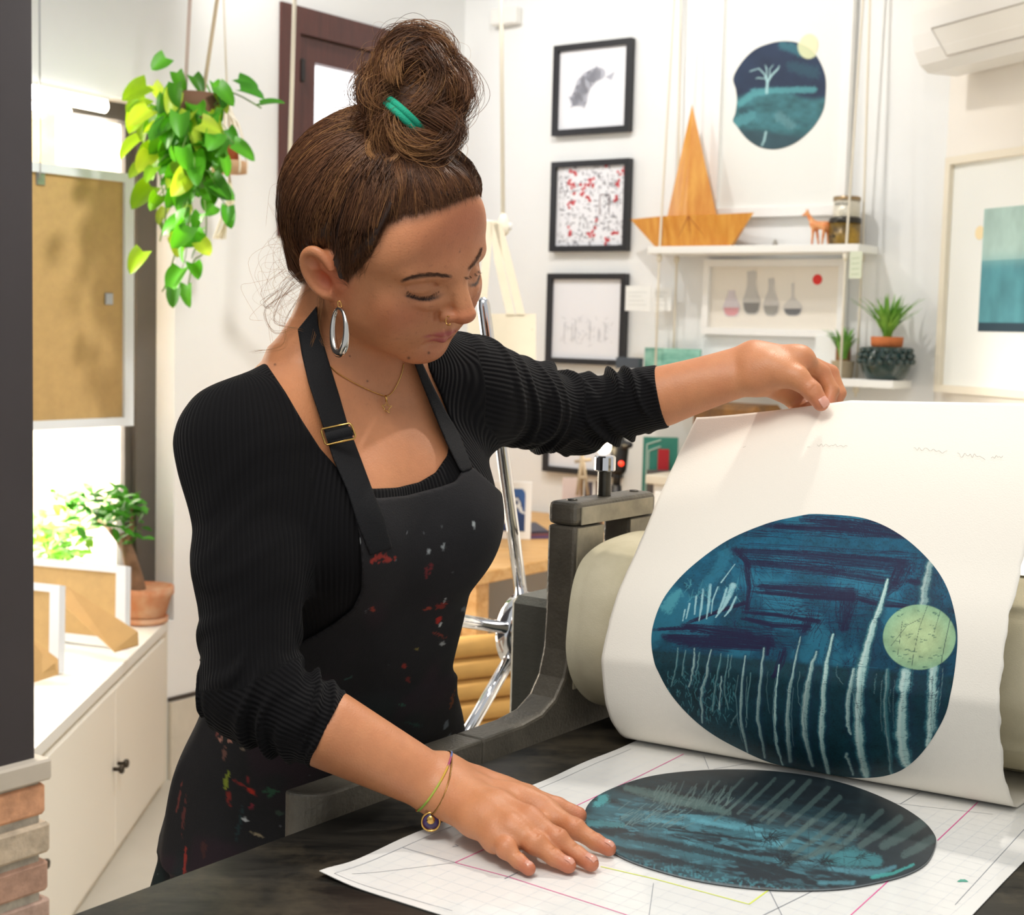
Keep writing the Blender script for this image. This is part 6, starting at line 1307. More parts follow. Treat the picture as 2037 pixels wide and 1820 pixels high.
# bottles print between the shelves
u0,u1,z0,z1=rectC(1398,516,1680,668,.03); bt,o=framed('bottle_print_frame',WC,D2,NC,u0,u1,z0,z1,.022,.004,.03,M_wfr,mat('beige_sheet','EDE6DA',.7),'wide white framed drawing of four glass bottles under a red dot','framed picture')
def C2(x,y): return cC(x,y,o)
def lobe(cx,cy,w,h,nw,nh,co):
    pts=[(cx-nw,cy-h-nh),(cx-nw,cy-h),(cx-w*.7,cy-h*.5),(cx-w,cy),(cx-w*.8,cy+h*.55),(cx-w*.45,cy+h*.75),(cx+w*.45,cy+h*.75),(cx+w*.8,cy+h*.55),(cx+w,cy),(cx+w*.7,cy-h*.5),(cx+nw,cy-h),(cx+nw,cy-h-nh)]
    cp_=np.array(pts,float); cp_=catmull(np.concatenate([cp_,cp_[:1]]),60)[:-1]; ink('bottle_drawing',poly_on(WC,[C2(*p) for p in cp_],o+.0003),co,bt)
    ink('bottle_liquid',poly_on(WC,[C2(*p) for p in [(cx-w*.9,cy+2),(cx-w*.75,cy+h*.5),(cx-w*.4,cy+h*.68),(cx+w*.4,cy+h*.68),(cx+w*.75,cy+h*.5),(cx+w*.9,cy+2)]],o+.0006),{'D8CFD2':'DDA0A4','C9C6C0':'8E8C88','CCC8C2':'A5A29C','D2CEC8':'77787A'}[co],bt)
lobe(1455,610,17,26,7,6,'D8CFD2');lobe(1495,600,18,34,9,26,'C9C6C0');lobe(1534,606,16,30,6,22,'CCC8C2');lobe(1577,612,19,22,3,26,'D2CEC8')
ink('red_dot',disc_on(WC,C2(1626,556),.0165,.0165,o+.0004),'E23A36',bt)
# side wall: seascape print and air conditioner
a=cR(1876,550,.02); u0=a[0]; z1=cR(1890,314,.02)[1]; z0=cR(1864,779,.02)[1]
sea,o=framed('seascape_frame',WR,RD,RN,u0,u0+.62,z0,z1,.022,.004,.03,mat('pale_wood_frame','E9DFCB',.5),M_cream,'tall pale framed print of a teal sea beside the air conditioner wall','framed picture')
a=cR(1952,536,o); tz=cR(1955,416,o)[1]; bz_=cR(1948,659,o)[1]; mz=cR(1952,517,o)[1]
gx=np.linspace(a[0],a[0]+.34,60); gz=np.linspace(bz_,tz,90); GX,GZ=np.meshgrid(gx,gz,indexing='ij'); pts=np.array([[WR(x,z,o+.0006) for z in gz] for x in gx]); f_=((GZ-bz_)/(tz-bz_)).ravel(); n=fbm(np.stack([GX.ravel()*30,GZ.ravel()*14],1),4,3); c=np.where((f_>.58)[:,None],lin('AFCBC2')*(.75+.4*n[:,None]),lin('4F8E97')*(.7+.6*n[:,None])); c=np.where((f_<.07)[:,None],lin('1F3A48'),c); e_=np.exp(-((f_-.58)/.05)**2)[:,None]; c=c*(1-.5*e_)+lin('86B4B4')*.5*e_
gV,gF=gridmesh(pts); 
mk('sea_print',(gV,gF[:,::-1]),mat('sea_ink','5A949C',.7,att='col'),parent=sea,col=c)
q=cR(1949,463,o); ink('sun_disc',disc_on(WR,q,.02,.02,o+.0003),'F2DDB0',sea)
M_ac=mat('appliance_white','F0EEEA',.35)
a=cR(1876,60,.10); zt=H-.28; za=cR(1882,128,.2)[1]
acl=thing('air_conditioner',WR(a[0]+.4,za,.004),'white split air conditioner unit high on the side wall','air conditioner')
pr=[(.004,za+.02),(.004,za+.36),(.17,za+.36),(.205,za+.33),(.215,za+.16),(.212,za+.10),(.200,za+.055),(.180,za+.02),(.15,za),(.05,za)]
mk('body',prism(pr,RN,ZU,WR(a[0],0,0),RD*.85),M_ac,parent=acl,smooth=False); bevel(bpy.data.objects['body'],.008,3)
lv0=np.array([.213,za+.105]);lv1=np.array([.186,za+.026]); lq=lambda r,f,e: WR(r,lv0[1]+(lv1[1]-lv0[1])*f,lv0[0]+(lv1[0]-lv0[0])*f+.004+e)
mk('louvre',fixn0([lq(a[0]+.10,0,0),lq(a[0]+.80,0,0),lq(a[0]+.80,1,0),lq(a[0]+.14,1,0),lq(a[0]+.10,0,-.006),lq(a[0]+.80,0,-.006),lq(a[0]+.80,1,-.006),lq(a[0]+.14,1,-.006)],[(0,1,2,3),(4,5,6,7),(0,1,5,4),(1,2,6,5),(2,3,7,6),(3,0,4,7)]),mat('louvre_white','EAE7E0',.4),parent=acl,smooth=False)
mk('louvre_gap',tube([lq(a[0]+.80,0,.0),lq(a[0]+.10,0,.0),lq(a[0]+.14,1,.0),lq(a[0]+.80,1,.0)],.0022,5),mat('louvre_grey','B5AFA5',.6),parent=acl)
# junction box
a=cC(978,52,.03);b=cC(1030,12,.03); mk('junction_box',bbox(WC(a[0],a[1],.002),D2*(b[0]-a[0]),ZU*(b[1]-a[1]),NC*.04,.004),M_white,smooth=False,label='small white junction box near the corner of the picture wall',cat='junction box')
# ------------------------------------------------------------------ hanging rope shelf
M_rope=mat('cotton_rope','E8DFCC',.9,bump=.8,bscale=300)
so=.17; a=cC(1288,488,so); b=cC(1722,478,so); zs=a[1]-.004; uL,uR=a[0],cC(1755,482,.04)[0]-.02
hs=thing('rope_shelf',WC((uL+uR)/2,1.2,.1),'white two-board shelf hung on cotton ropes below the round print','shelf')
mk('shelf_board',bbox(WC(uL,zs-.024,.020),D2*(uR-uL),ZU*.024,NC*(so-.02),.002),M_white,parent=hs,smooth=False)
zl_=cC(1740,756,so)[1]; uR2=cC(1812,760,.03)[0]
mk('shelf_board',bbox(WC(uL,zl_-.024,.020),D2*(uR2-uL),ZU*.024,NC*(so-.02),.002),M_white,parent=hs,smooth=False)
rx=[(uL+.035,.035),(uL+.035,so-.02),(uR-.045,.035),(uR-.045,so-.012)]
for u,o_ in rx:
    top=WC(u+.0,2.95,.09); pts=[top,WC(u,zs+.004,o_)]; mk('rope',tube([top,WC(u,(2.95+zs)/2,(.09+o_)/2),WC(u,zs-.01,o_),WC(u,(zs+zl_)/2,o_),WC(u,zl_-.06,o_)],.0038,8),M_rope,parent=hs)
    for z in (zs-.036,zl_-.036): mk('rope_knot',lathe(WC(u,z-.014,o_),ZU,[(.004,0),(.009,.006),(.010,.014),(.009,.022),(.004,.028)],12),M_rope,parent=hs)
# wooden paper-boat
M_boat=mat('varnished_orange_wood','E0A040',.35,noise=.35,nscale=5,stretch=(8,8,1.2),coat=.3,dark='CC8020')
bo=.10; bt_=thing('wooden_boat',WC(cC(1378,486,bo)[0],zs,bo),'varnished orange wooden boat shaped like a folded paper boat','ornament')
hz=lambda x,y:cC(x,y,bo)
hl=[hz(*p) for p in ((1308,488),(1455,486),(1500,418),(1426,424),(1330,427),(1254,432))]; dz=zs-hl[0][1]+.001
hl=[(a_,b_+dz) for a_,b_ in hl]
# hull: wide at the rim, narrow at keel
V=[];
def hp(p,o_): return WC(p[0],p[1],bo+o_)
rim=[hl[5],hl[2]]; mid=[((hl[5][0]+hl[2][0])/2,(hl[5][1]+hl[2][1])/2)]
V=[hp(hl[0],-.012),hp(hl[0],.012),hp(hl[1],-.012),hp(hl[1],.012),hp(hl[5],0),hp(hl[2],0),hp(hl[4],-.034),hp(hl[4],.036),hp(hl[3],-.034),hp(hl[3],.036)]
Fh=[(0,2,3,1),(1,3,9,7),(0,6,8,2),(1,7,4),(3,5,9),(0,4,6),(2,8,5),(0,1,4),(2,5,3),(6,7,9,8),(6,4,7),(8,9,5)]
bm_=bpy.data
def fixn(V,F):
    V=np.array(V); c=V.mean(0); out=[]
    for f in F:
        q=V[list(f)]; n=np.cross(q[1]-q[0],q[2]-q[0]); out.append(f if n@(q.mean(0)-c)>0 else f[::-1])
    return V,out
mk('hull',fixn(V,Fh),M_boat,parent=bt_,smooth=False)
sl=[hz(*p) for p in ((1327,428),(1426,425),(1377,203))]; sl=[(a_,b_+dz) for a_,b_ in sl]; mx_=((sl[0][0]+sl[1][0])/2,(sl[0][1]+sl[1][1])/2-.004)
mk('sail',fixn([WC(sl[0][0],sl[0][1],bo),WC(sl[1][0],sl[1][1],bo),WC(mx_[0],mx_[1],bo+.036),WC(mx_[0],mx_[1],bo-.034),WC(sl[2][0],sl[2][1],bo)],[(0,2,4),(2,1,4),(1,3,4),(3,0,4),(0,3,1,2)]),M_boat,parent=bt_,smooth=False)
M_fold=mat('fold_line','A85A18',.5)
mk('fold_line',join(*[tube([WC(p[0],p[1],bo+.0375-.024*abs(p[1]-hl[4][1])/.09),WC(q_[0],q_[1],bo+.0375-.025*abs(q_[1]-hl[4][1])/.09)],.0012,5) for p,q_ in (((hz(1380,428)[0],hl[4][1]-.002),(hz(1345,486)[0],hl[0][1]+.003)),((hz(1380,428)[0],hl[4][1]-.002),(hz(1420,486)[0],hl[0][1]+.003)),((hz(1380,428)[0],hl[4][1]-.002),(hz(1381,486)[0],hl[0][1]+.003)))]),M_fold,parent=bt_)
# giraffe figurine
go=.11; M_gir=mat('giraffe_plastic','D9722E',.5,noise=.35,nscale=60,dark='E9B27A')
G0=lambda x,y,oo=0.:(lambda c:WC(c[0],c[1]+gdz,go+oo))(cC(x,y,go)); gdz=0.; gdz=zs-cC(1620,478,go)[1]+.0045
gir=Grid(WC(cC(1625,440,go)[0],zs,go)-.13,WC(cC(1625,440,go)[0],zs,go)+.13,.0018)
for a_,b_,r1,r2,k in ((G0(1620,440),G0(1644,441),.0125,.0135,.01),(G0(1619,438),G0(1606,416),.0095,.0055,.01),(G0(1606,416),G0(1598,421),.0062,.0035,.004),(G0(1606,416),G0(1605,408,.003),.0016,.0016,.003),(G0(1607,416),G0(1608,408,-.003),.0016,.0016,.003),(G0(1620,446,.006),G0(1617,478,.006),.0055,.0028,.006),(G0(1623,446,-.006),G0(1627,478,-.006),.0055,.0028,.006),(G0(1642,446,.006),G0(1637,478,.006),.0060,.0028,.006),(G0(1645,446,-.006),G0(1646,478,-.006),.0060,.0028,.006),(G0(1648,438),G0(1652,454),.002,.0012,.004)): gir.op(cone(a_,b_,r1,r2),k)
mk('giraffe_figurine',gir.mesh(1),M_gir,label='little orange giraffe figurine on the shelf next to the tins',cat='figurine')
# tins
def tin(name,px,yt,yb,o_,r,zbase,h,label,cols):
    u=cC(px,(yt+yb)/2,o_)[0]; base=WC(u,zbase,o_); t=thing(name,base,label,'tin')
    mk('tin_body',lathe(base,ZU,[(r*.97,0),(r,.004),(r,h*.80)],36),mat(name+'_paint',cols[0],.35,metal=.2,noise=.5,nscale=14,dark=cols[1]),parent=t)
    mk('tin_lid',lathe(base,ZU,[(r*1.02,h*.80),(r*1.03,h*.81),(r*1.03,h*.98),(r*.98,h),(r*.5,h)],36),mat(name+'_lid',cols[2],.3,metal=.6),parent=t)
    return t,base,u
zt0=zs+.0005; hT=cC(1680,418,.10)[1]-cC(1680,473,.10)[1]; t1,b1,u_=tin('painted_tin',1681,418,473,.085,.048,zt0,hT,'wide dark painted tin with golden scenery, lower of the two stacked tins',('4A3B22','B08A2E','3A3630'))
h2=cC(1685,376,.10)[1]-cC(1685,418,.10)[1]; t2,b2,u2=tin('cream_tin',1685,376,418,.085,.041,zt0+hT+.0005,h2,'cream tin with a brass lid, upper of the two stacked tins',('DAD4C4','C9C2B0','9A8260'))
ink('tin_label',join(*[poly_on(lambda u,z,o_:b1+D2*(.0484*math.sin(u))+NC*(.0484*math.cos(u))+ZU*z,[(x0,.022),(x0+.3,.022),(x0+.3,.030),(x0,.030)],0) for x0 in (-.9,-.5)]),'1A1814',t1)
tx=bpy.data.curves.new('tin_text','FONT'); tx.body='antique'; tx.size=.017; tx.extrude=.0004; tx.align_x='CENTER'; ot_=bpy.data.objects.new('tin_text',tx); COL.objects.link(ot_); bpy.context.view_layer.update(); dg_=bpy.context.evaluated_depsgraph_get(); tm=bpy.data.meshes.new_from_object(ot_.evaluated_get(dg_)); bpy.data.objects.remove(ot_)
tv_=np.array([v.co for v in tm.vertices]); tf_=[tuple(p.vertices) for p in tm.polygons]; an=tv_[:,0]/.0415; tw=b2+np.stack([np.sin(an)]*3,1)*D2*.0414+np.stack([np.cos(an)]*3,1)*NC*.0414+np.stack([tv_[:,1]+h2*.55]*3,1)*ZU
ink('tin_lettering',(tw,tf_),'2A2622',t2)
# tiny peg figure on the shelf
u_=cC(1545,474,.09)[0]; mk('peg_figure',lathe(WC(u_,zs+.0005,.10),ZU,[(.0085,0),(.0085,.010),(.006,.013),(.0055,.017),(.003,.021)],14),mat('peg_grey','A09A90',.6),label='tiny grey peg figure in the middle of the upper shelf',cat='figurine')
# paper notes and tag pegged to the ropes
M_note=mat('note_paper','F0F0EC',.7)
zz_=lambda x,y,o_:cC(x,y,o_)
for (x0,y0,x1,y1),o_,lb in (((1244,569,1296,618),so+.0,'white note card pegged on the front rope beside the black frames'),((1297,572,1337,618),.050,'white note card pegged on the rear rope beside the bottle drawing')):
    a=zz_(x0,y1,o_);b=zz_(x1,y0,o_); n_=mk('note_card',bbox(WC(a[0],a[1],o_),D2*(b[0]-a[0]),ZU*(b[1]-a[1]),NC*.002),M_note,smooth=False,label=lb,cat='note card')
    ink('note_writing',join(*[seg_on(WC,(a[0]+.012,a[1]+.02+k*.014),(b[0]-.015-.01*(k%3),a[1]+.02+k*.014),.0014,o_+.0024) for k in range(4)]),'C9CBC6',n_)
a=zz_(1689,554,so+.0);b=zz_(1716,500,so+.0); tg=mk('price_tag',bbox(WC(a[0],a[1],so),D2*(b[0]-a[0]),ZU*(b[1]-a[1]),NC*.0015),mat('tag_green','D7DDC4',.7),smooth=False,label='pale green tag hanging below the upper shelf at the rope',cat='tag')
ink('tag_marks',join(*[seg_on(WC,(a[0]+.006,a[1]+.012+k*.016),(b[0]-.008,a[1]+.014+k*.016),.0025,so+.002) for k in range(4)]),'B4C0A0',tg)
# ------------------------------------------------------------------ lower shelf: planters, cards
lo_=.10
def lz(px,py): return cC(px,py,lo_)[0]
u_=lz(1762,730); base=WC(u_,zl_+.0005,lo_); pl=thing('green_planter',base,'dark green studded ceramic planter holding a spiky houseplant in a terracotta pot','potted plant')
M_grn=mat('dark_green_glaze','1E3632',.15,coat=.6)
R_=.078; pr=[(.055,0),(.060,.004),(.072,.03),(.078,.055),(.074,.08),(.064,.098),(.060,.100)]
mk('planter_pot',lathe(base,ZU,pr,36),M_grn,parent=pl)
st=[]
for zz2,rr2,nn_ in ((.088,.070,16),(.072,.076,17),(.055,.077,18)):
    for k in range(nn_):
        t=2*math.pi*(k+.5*(zz2==.072))/nn_; c=base+ZU*zz2+rr2*(math.cos(t)*D2+math.sin(t)*NC); o_=(math.cos(t)*D2+math.sin(t)*NC)*.8+ZU*.5; st.append(lathe(c,o_,[(.0095,-.004),(.0095,.003),(.006,.009),(.001,.0105)],8))
mk('planter_studs',join(*st),M_grn,parent=pl)
mk('terracotta_pot',lathe(base,ZU,[(.040,.098),(.047,.102),(.049,.130),(.045,.130),(.044,.12),(.001,.12)],30),mat('terracotta_new','C8703A',.8,noise=.15,nscale=20),parent=pl)
def blades(base,n,L,spread,w,seed,curl_=.3):
    R=np.random.default_rng(seed); gs=[]
    for k in range(n):
        t=R.uniform(0,2*math.pi); d=np.array([math.cos(t),math.sin(t),0]); l=L*R.uniform(.55,1.); sp=spread*R.uniform(.15,1); m=7; sd=np.cross(d,ZU)
        p=[base+d*(.01*R.random())+ZU*l*(f-.25*sp*f*f)+d*l*sp*(f**1.6) for f in np.linspace(0,1,m)]; ww_=[w*(1-f**1.8)+.0004 for f in np.linspace(0,1,m)]
        Q=np.array([[q+sd*x,q+ZU*.0012+d*.001,q-sd*x] for q,x in zip(p,ww_)]); gs.append(gridmesh(Q)); gs.append(gridmesh(Q[:,::-1]-d*.0006))
    return join(*gs)
M_leafg=mat('spiky_leaf','8FC24E',.45,noise=.35,nscale=16,dark='5A9A30')
mk('spiky_leaves',blades(base+ZU*.122,80,.150,.8,.0085,4),M_leafg,parent=pl)
u_=lz(1676,740); base=WC(u_,zl_+.0005,lo_); pl2=thing('grassy_plant',base,'bushy green grass-leaved plant in a pale pot, left of the studded planter','potted plant')
mk('plant_pot',lathe(base,ZU,[(.030,0),(.036,.05),(.038,.052),(.034,.052),(.001,.046)],24),mat('pale_pot','B9A88A',.7),parent=pl2)
mk('plant_leaves',blades(base+ZU*.058,90,.108,.6,.0065,9),mat('grass_leaf','86BE4E',.45,noise=.3,nscale=14,dark='559A34'),parent=pl2)
u_=lz(1722,740); base=WC(u_,zl_+.0005,.06); mk('dark_jar',lathe(base,ZU,[(.012,0),(.015,.003),(.015,.028),(.010,.034),(.010,.040)],20),mat('jar_dark','4A4640',.4),label='small dark jar squeezed between the two shelf plants',cat='jar')
def card(name,x0,y0,x1,y1,o_,m,label,cat,th=.012,zb2=None):
    a=cC(x0,y1,o_);b=cC(x1,y0,o_); z0=zb2 if zb2 is not None else a[1]
    return mk(name,bbox(WC(a[0],z0,o_),D2*(b[0]-a[0]),ZU*(b[1]-z0),NC*th,.001),m,smooth=False,label=label,cat=cat),a,b
card('white_card',1622,668,1668,745,.03,M_note,'white card standing behind the grassy plant','card',zb2=zl_+.0005)
card('wooden_block',1668,676,1694,745,.035,mat('block_wood','9A6A3A',.6,noise=.3,nscale=10),'small brown wooden block behind the grassy plant','block',th=.03,zb2=zl_+.0005)
g_,a,b=card('landscape_print',1284,695,1396,760,.06,mat('green_wash','9FD2BE',.7,noise=.5,nscale=9,dark='3F8E78',stretch=(1,1,2.5)),'long green watercolour landscape propped on the lower shelf','print',zb2=zl_+.0005)
card('slate_book',1233,712,1280,760,.11,mat('slate_cover','4A525C',.6,noise=.2),'slate-grey book standing at the end of the lower shelf','book',th=.03,zb2=zl_+.0005)
# side cabinet under the picture wall with things standing on it
zc3=.98
cb=thing('white_sideboard',WC(1.25,0,.25),'white sideboard below the rope shelf, mostly behind the lifted print','cabinet')
mk('cabinet_body',bbox(WC(1.13,0.001,.02),D2*.68,ZU*(zc3-.03),NC*.40,.003),M_white,parent=cb,smooth=False); mk('cabinet_top',bbox(WC(1.115,zc3-.029,.015),D2*.72,ZU*.029,NC*.43,.003),mat('sideboard_top','D8CDB8',.5),parent=cb,smooth=False)
for u in (1.145,1.48): mk('cabinet_door',bbox(WC(u,.06,.42),D2*.325,ZU*(zc3-.11),NC*.018,.003),M_white,parent=cb,smooth=False)
def std(px0,py0,px1,o_,zb2): a=cC(px0,py0,o_);b=cC(px1,py0,o_); return a[0],b[0],a[1]
a=std(1400,800,1532,.25,0); mk('brown_case',bbox(WC(a[0],zc3+.0005,.15),D2*(a[1]-a[0]),ZU*(a[2]-zc3),NC*.18,.015),mat('brown_leather','8A5C22',.5,noise=.4,nscale=14,dark='5A3814'),smooth=False,label='brown leather case on the sideboard behind the lifted print',cat='case')
# ------------------------------------------------------------------ work table in the corner
zt=.76; tO=WB(1.24,zt,.03); tx_=D1*1.20; ty2=D2*1.045; txn=D1
M_pine=mat('pine_top','DDB277',.5,noise=.25,nscale=4,stretch=(1.5,14,14),dark='C8934F')
tb=thing('work_table',tO+tx_/2+ty2/2-ZU*zt,'pine work table standing in the corner behind the press','table')
mk('table_top',bbox(tO-ZU*.035,tx_,ty2,ZU*.035,.003),M_pine,parent=tb,smooth=False)
for f,g in ((.02,.03),(.02,.93),(.42,.93),(.95,.03),(.95,.93)): mk('table_leg',bbox(tO+tx_*f+ty2*g-ZU*zt,D1*.055,D2*.055,ZU*(zt-.036),.003),M_pine,parent=tb,smooth=False)
# generic blue and white print in a white frame on the table
def stand(name,x0,y0,x1,y1,d,th,m,label,cat,zb2=zt+.0006,bev=.001,lean=.0):
    A=P(x0,y1,d); Bq=P(x1,y1,d); z1=P(x0,y0,d)[2]; A[2]=zb2; Bq[2]=zb2; e=Bq-A; n=np.cross(e,ZU); n/=np.linalg.norm(n); 
    if n@FW>0: n=-n
    o=mk(name,bbox(A,e,ZU*(z1-zb2)-n*lean,-n*th,bev),m,smooth=False,label=label,cat=cat); return o,A,e,n,z1-zb2
wv2,A,e,n,hgt=stand('wave_print',968,956,1056,1046,4.60,.012,M_wfr,'small white-bordered blue and white wave print leaning at the back of the table','print')
gx=np.linspace(.12,.86,50); gz=np.linspace(.14,.88,50); pts=np.array([[A+e*x+ZU*hgt*z+n*.0012 for z in gz] for x in gx]); X2,Z2_=np.meshgrid(gx,gz,indexing='ij'); nn2=fbm(np.stack([X2.ravel()*6,Z2_.ravel()*6],1),4,2); wav_=Z2_.ravel()+.22*np.sin(X2.ravel()*7)+.3*(nn2-.5); c=np.where((wav_>.72)[:,None],lin('E6E6DE'),np.where((wav_>.5)[:,None],lin('3A62A0'),lin('28406E')*(.8+.6*nn2[:,None]))); c=np.where((np.abs(wav_-.42)<.04)[:,None],lin('E8ECEE'),c)
gV,gF=gridmesh(pts); nf=np.cross(gV[gF[0]][1]-gV[gF[0]][0],gV[gF[0]][2]-gV[gF[0]][0]); 
mk('wave_picture',(gV,gF if nf@n>0 else gF[:,::-1]),mat('wave_ink','4A6AA0',.7,att='col'),parent=wv2,col=c)
for k,(x0,x1,cc1,lb) in enumerate(((1048,1098,'5A4A78','purple-edged magazine at the bottom of the little table pile'),(1052,1096,'7A4A52','maroon magazine in the middle of the little table pile'),(1056,1094,'3A3A4A','dark magazine on top of the little table pile'))):
    q=PZ((x0+x1)/2,1073,zt); w_=(x1-x0)*4.25/FPX; mk('magazine',bbox(np.array([q[0]-w_/2,q[1],zt+.0006+k*.0085]),(w_,.02,0),(-.04,.2,0),(0,0,.008),.001),mat('magazine_%s'%cc1,cc1,.5),smooth=False,label=lb,cat='magazine',group='magazines piled on the table')
# items behind the screw: easel, cards, lamp, posters (on the sideboard level)
stand('dark_card',1162,958,1178,1000,4.92,.01,mat('dark_card_paper','4A4652',.6),'narrow dark card, first of the two beside the lamp','card',zb2=zt+.0006)
stand('dark_card',1184,955,1200,1000,4.93,.01,mat('brown_card_paper','6A5448',.6),'narrow brown-black card next to the dark card beside the lamp','card',zb2=zt+.0006)
stand('pale_card',1118,950,1158,1000,5.0,.008,mat('pink_card','DCCBC8',.6),'pale pink card standing behind the pressure screw','card',zb2=zt+.0006)
ez=thing('wire_easel',P(1156,1000,4.86)*np.array([1,1,0])+ZU*(zt+.0006),'small beige folding easel on the table behind the press','easel')
def pz_(x,y,d): return P(x,y,d)
mk('easel_frame',join(*[tube([a_,b_],.006,6) for a_,b_ in ((pz_(1158,902,4.86),pz_(1148,985,4.86)),(pz_(1158,902,4.86),pz_(1170,985,4.86)),(pz_(1143,918,4.86),pz_(1176,914,4.86)),(pz_(1150,950,4.86),pz_(1168,950,4.86)),(pz_(1157,902,4.86),P(1157,985,4.98)))]),mat('easel_beige','B9A88E',.7),parent=ez)
lp_=thing('desk_lamp',np.array([P(1228,1000,4.85)[0],P(1228,1000,4.85)[1],zt+.0006]),'black desk lamp with a red light, seen just past the pressure screw','lamp')
M_bk=mat('lamp_black','1A1A1C',.4)
bs=WLOC[lp_.name]; mk('lamp_base',lathe(bs,ZU,[(.06,0),(.06,.012),(.02,.018)],28),M_bk,parent=lp_); hd=P(1232,905,4.85)
mk('lamp_post',tube([bs+ZU*.01,P(1226,965,4.85)],.018,12),M_bk,parent=lp_); mk('lamp_neck',tube([P(1226,965,4.85),P(1230,930,4.85)],.013,12),M_bk,parent=lp_)
Gl=Grid(hd-.12,hd+.12,.003); Gl.op(cone(P(1230,930,4.85),P(1233,893,4.85),.028,.030),.01); Gl.op(cone(P(1232,885,4.85),P(1252,885,4.81),.018,.012),.01); Gl.op(cone(P(1215,880,4.83),P(1232,878,4.85),.014,.018),.01); mk('lamp_head',Gl.mesh(1),M_bk,parent=lp_)
q=P(1236,922,4.81); mk('indicator_light',lathe(q,-FW,[(.001,-.004),(.009,-.004),(.009,.0),(.006,.004),(.001,.005)],16),mat('red_led','FF4030',.4,emit='FF3A20',estr=2.),parent=lp_)
mk('lamp_bulb',lathe(P(1188,880,4.82),P(1212,896,4.82)-P(1188,880,4.82),[(.004,0),(.020,.010),(.026,.028),(.020,.042),(.006,.05)],18),mat('lamp_glow','FFFFFF',.4,emit='FFE6B8',estr=14.),parent=lp_)
gp,A,e,n,hgt=stand('green_poster',1276,868,1345,1000,4.92,.012,mat('poster_green','3E9480',.6,noise=.25,nscale=6),'green poster with pale lines standing behind the lifted print','poster',zb2=zt+.0006)
ink('poster_lines',join(*[tube([A+e*a_+ZU*hgt*b_+n*.001,A+e*c_+ZU*hgt*d_+n*.001],.002,5) for a_,b_,c_,d_ in ((.1,.3,.1,.92),(.1,.92,.5,.97),(.16,.3,.16,.85),(.16,.85,.5,.9))]),'D6E6D8',gp)
stand('red_card',1308,893,1330,935,4.88,.006,mat('red_card_paper','C0262E',.6),'small red card in front of the green poster','card',zb2=zt+.10)
stand('dark_box',1290,938,1345,1000,4.80,.08,mat('dark_box_paint','5A524E',.6,noise=.3,nscale=20),'dark box with pale specks at the foot of the green poster','box',zb2=zt+.0006)
# kraft paper tubes in a rack under the table
M_kraft=mat('kraft_card','C49650',.8,noise=.12,nscale=20); M_kend=mat('kraft_inside','8A6434',.9)
dT=3.75; q0=P(935,1440,dT); dirT=txn*.75+np.array([0,0,.0]); dirT=np.array([.86,.5,0]); dirT/=np.linalg.norm(dirT)
tls=['lowest kraft cardboard tube in the rack under the work table','second kraft cardboard tube from the bottom of the rack under the table','third kraft cardboard tube from the bottom of the rack under the table','fourth kraft cardboard tube from the bottom of the rack under the table','topmost kraft cardboard tube in the rack under the work table']
for k in range(5):
    c=P(962,1452,dT)+ZU*.0557*k; a_=c-dirT*.42; g=lathe(a_,dirT,[(.020,.002),(.027,0),(.027,.84),(.020,.838)],24,cap=True)
    t=mk('cardboard_tube',g,M_kraft,label=tls[k],cat='cardboard tube',group='kraft tubes under the work table')
rk=thing('tube_rack',np.array([q0[0],q0[1],0.]),'pale wooden rack holding the kraft tubes under the table','rack')
sd_=np.cross(ZU,dirT)
for f in (-.36,.36):
    for s_ in (-.036,.030): 
        c=P(962,1452,dT)+dirT*f+sd_*s_; mk('rack_post',bbox(np.array([c[0],c[1],.0005])-dirT*.02,dirT*.04,sd_*.006,ZU*(.74-.02)),M_pine,parent=rk,smooth=False)
    c=P(962,1452,dT)+dirT*f; mk('rack_bar',bbox(np.array([c[0],c[1],c[2]-.0475])-sd_*.036-dirT*.02,dirT*.04,sd_*.072,ZU*.02),M_pine,parent=rk,smooth=False)
# ------------------------------------------------------------------ rope-hung rod with canvas tote
ro_=4.15; rdA=P(562,392,ro_); rdB=P(1018,451,ro_)
rod=thing('hanging_rod',(rdA+rdB)/2,'white clothes rod hung from two cotton ropes behind the person','clothes rod')
mk('rod_bar',tube([rdA,rdB],.011,14),M_white,parent=rod)
for (x0,y0,x1,y1) in ((586,0,574,392),(997,0,1001,450)):
    bq=P(x1,y1,ro_); tq=P(x0,y0,ro_); tq=bq+(tq-bq)*(2.95-bq[2])/(tq[2]-bq[2]); mk('rope',tube([tq,(tq+bq)/2,bq-ZU*.012],.006,8),M_rope,parent=rod)
    mk('rope_knot',lathe(bq-ZU*.03,ZU,[(.006,0),(.017,.012),(.019,.03),(.014,.05),(.007,.065)],12),M_rope,parent=rod)
M_canvas=mat('canvas_cloth','E4D8BF',.9,bump=.5,bscale=380,noise=.06,nscale=9)
dt=4.12; tt_=thing('canvas_tote',P(1030,726,dt),'natural canvas tote bag hanging by its straps from the white rod','tote bag')
Q=np.array([[P(x,y,dt+.03*math.sin((x-940)/28)*((y-620)/240.)+s_*.02) for x in np.linspace(930,1066,16)] for s_ in (0,) for y in np.linspace(624,860,14)])
ga=gridmesh(Q); gb=gridmesh(Q[:,::-1]+FW*.035*1.)
nf=np.cross(ga[0][ga[1][0]][1]-ga[0][ga[1][0]][0],ga[0][ga[1][0]][2]-ga[0][ga[1][0]][0])
if nf@FW>0: ga=gridmesh(Q[:,::-1]); gb=gridmesh(Q+FW*.035)
mk('tote_body',join(ga,gb),M_canvas,parent=tt_)
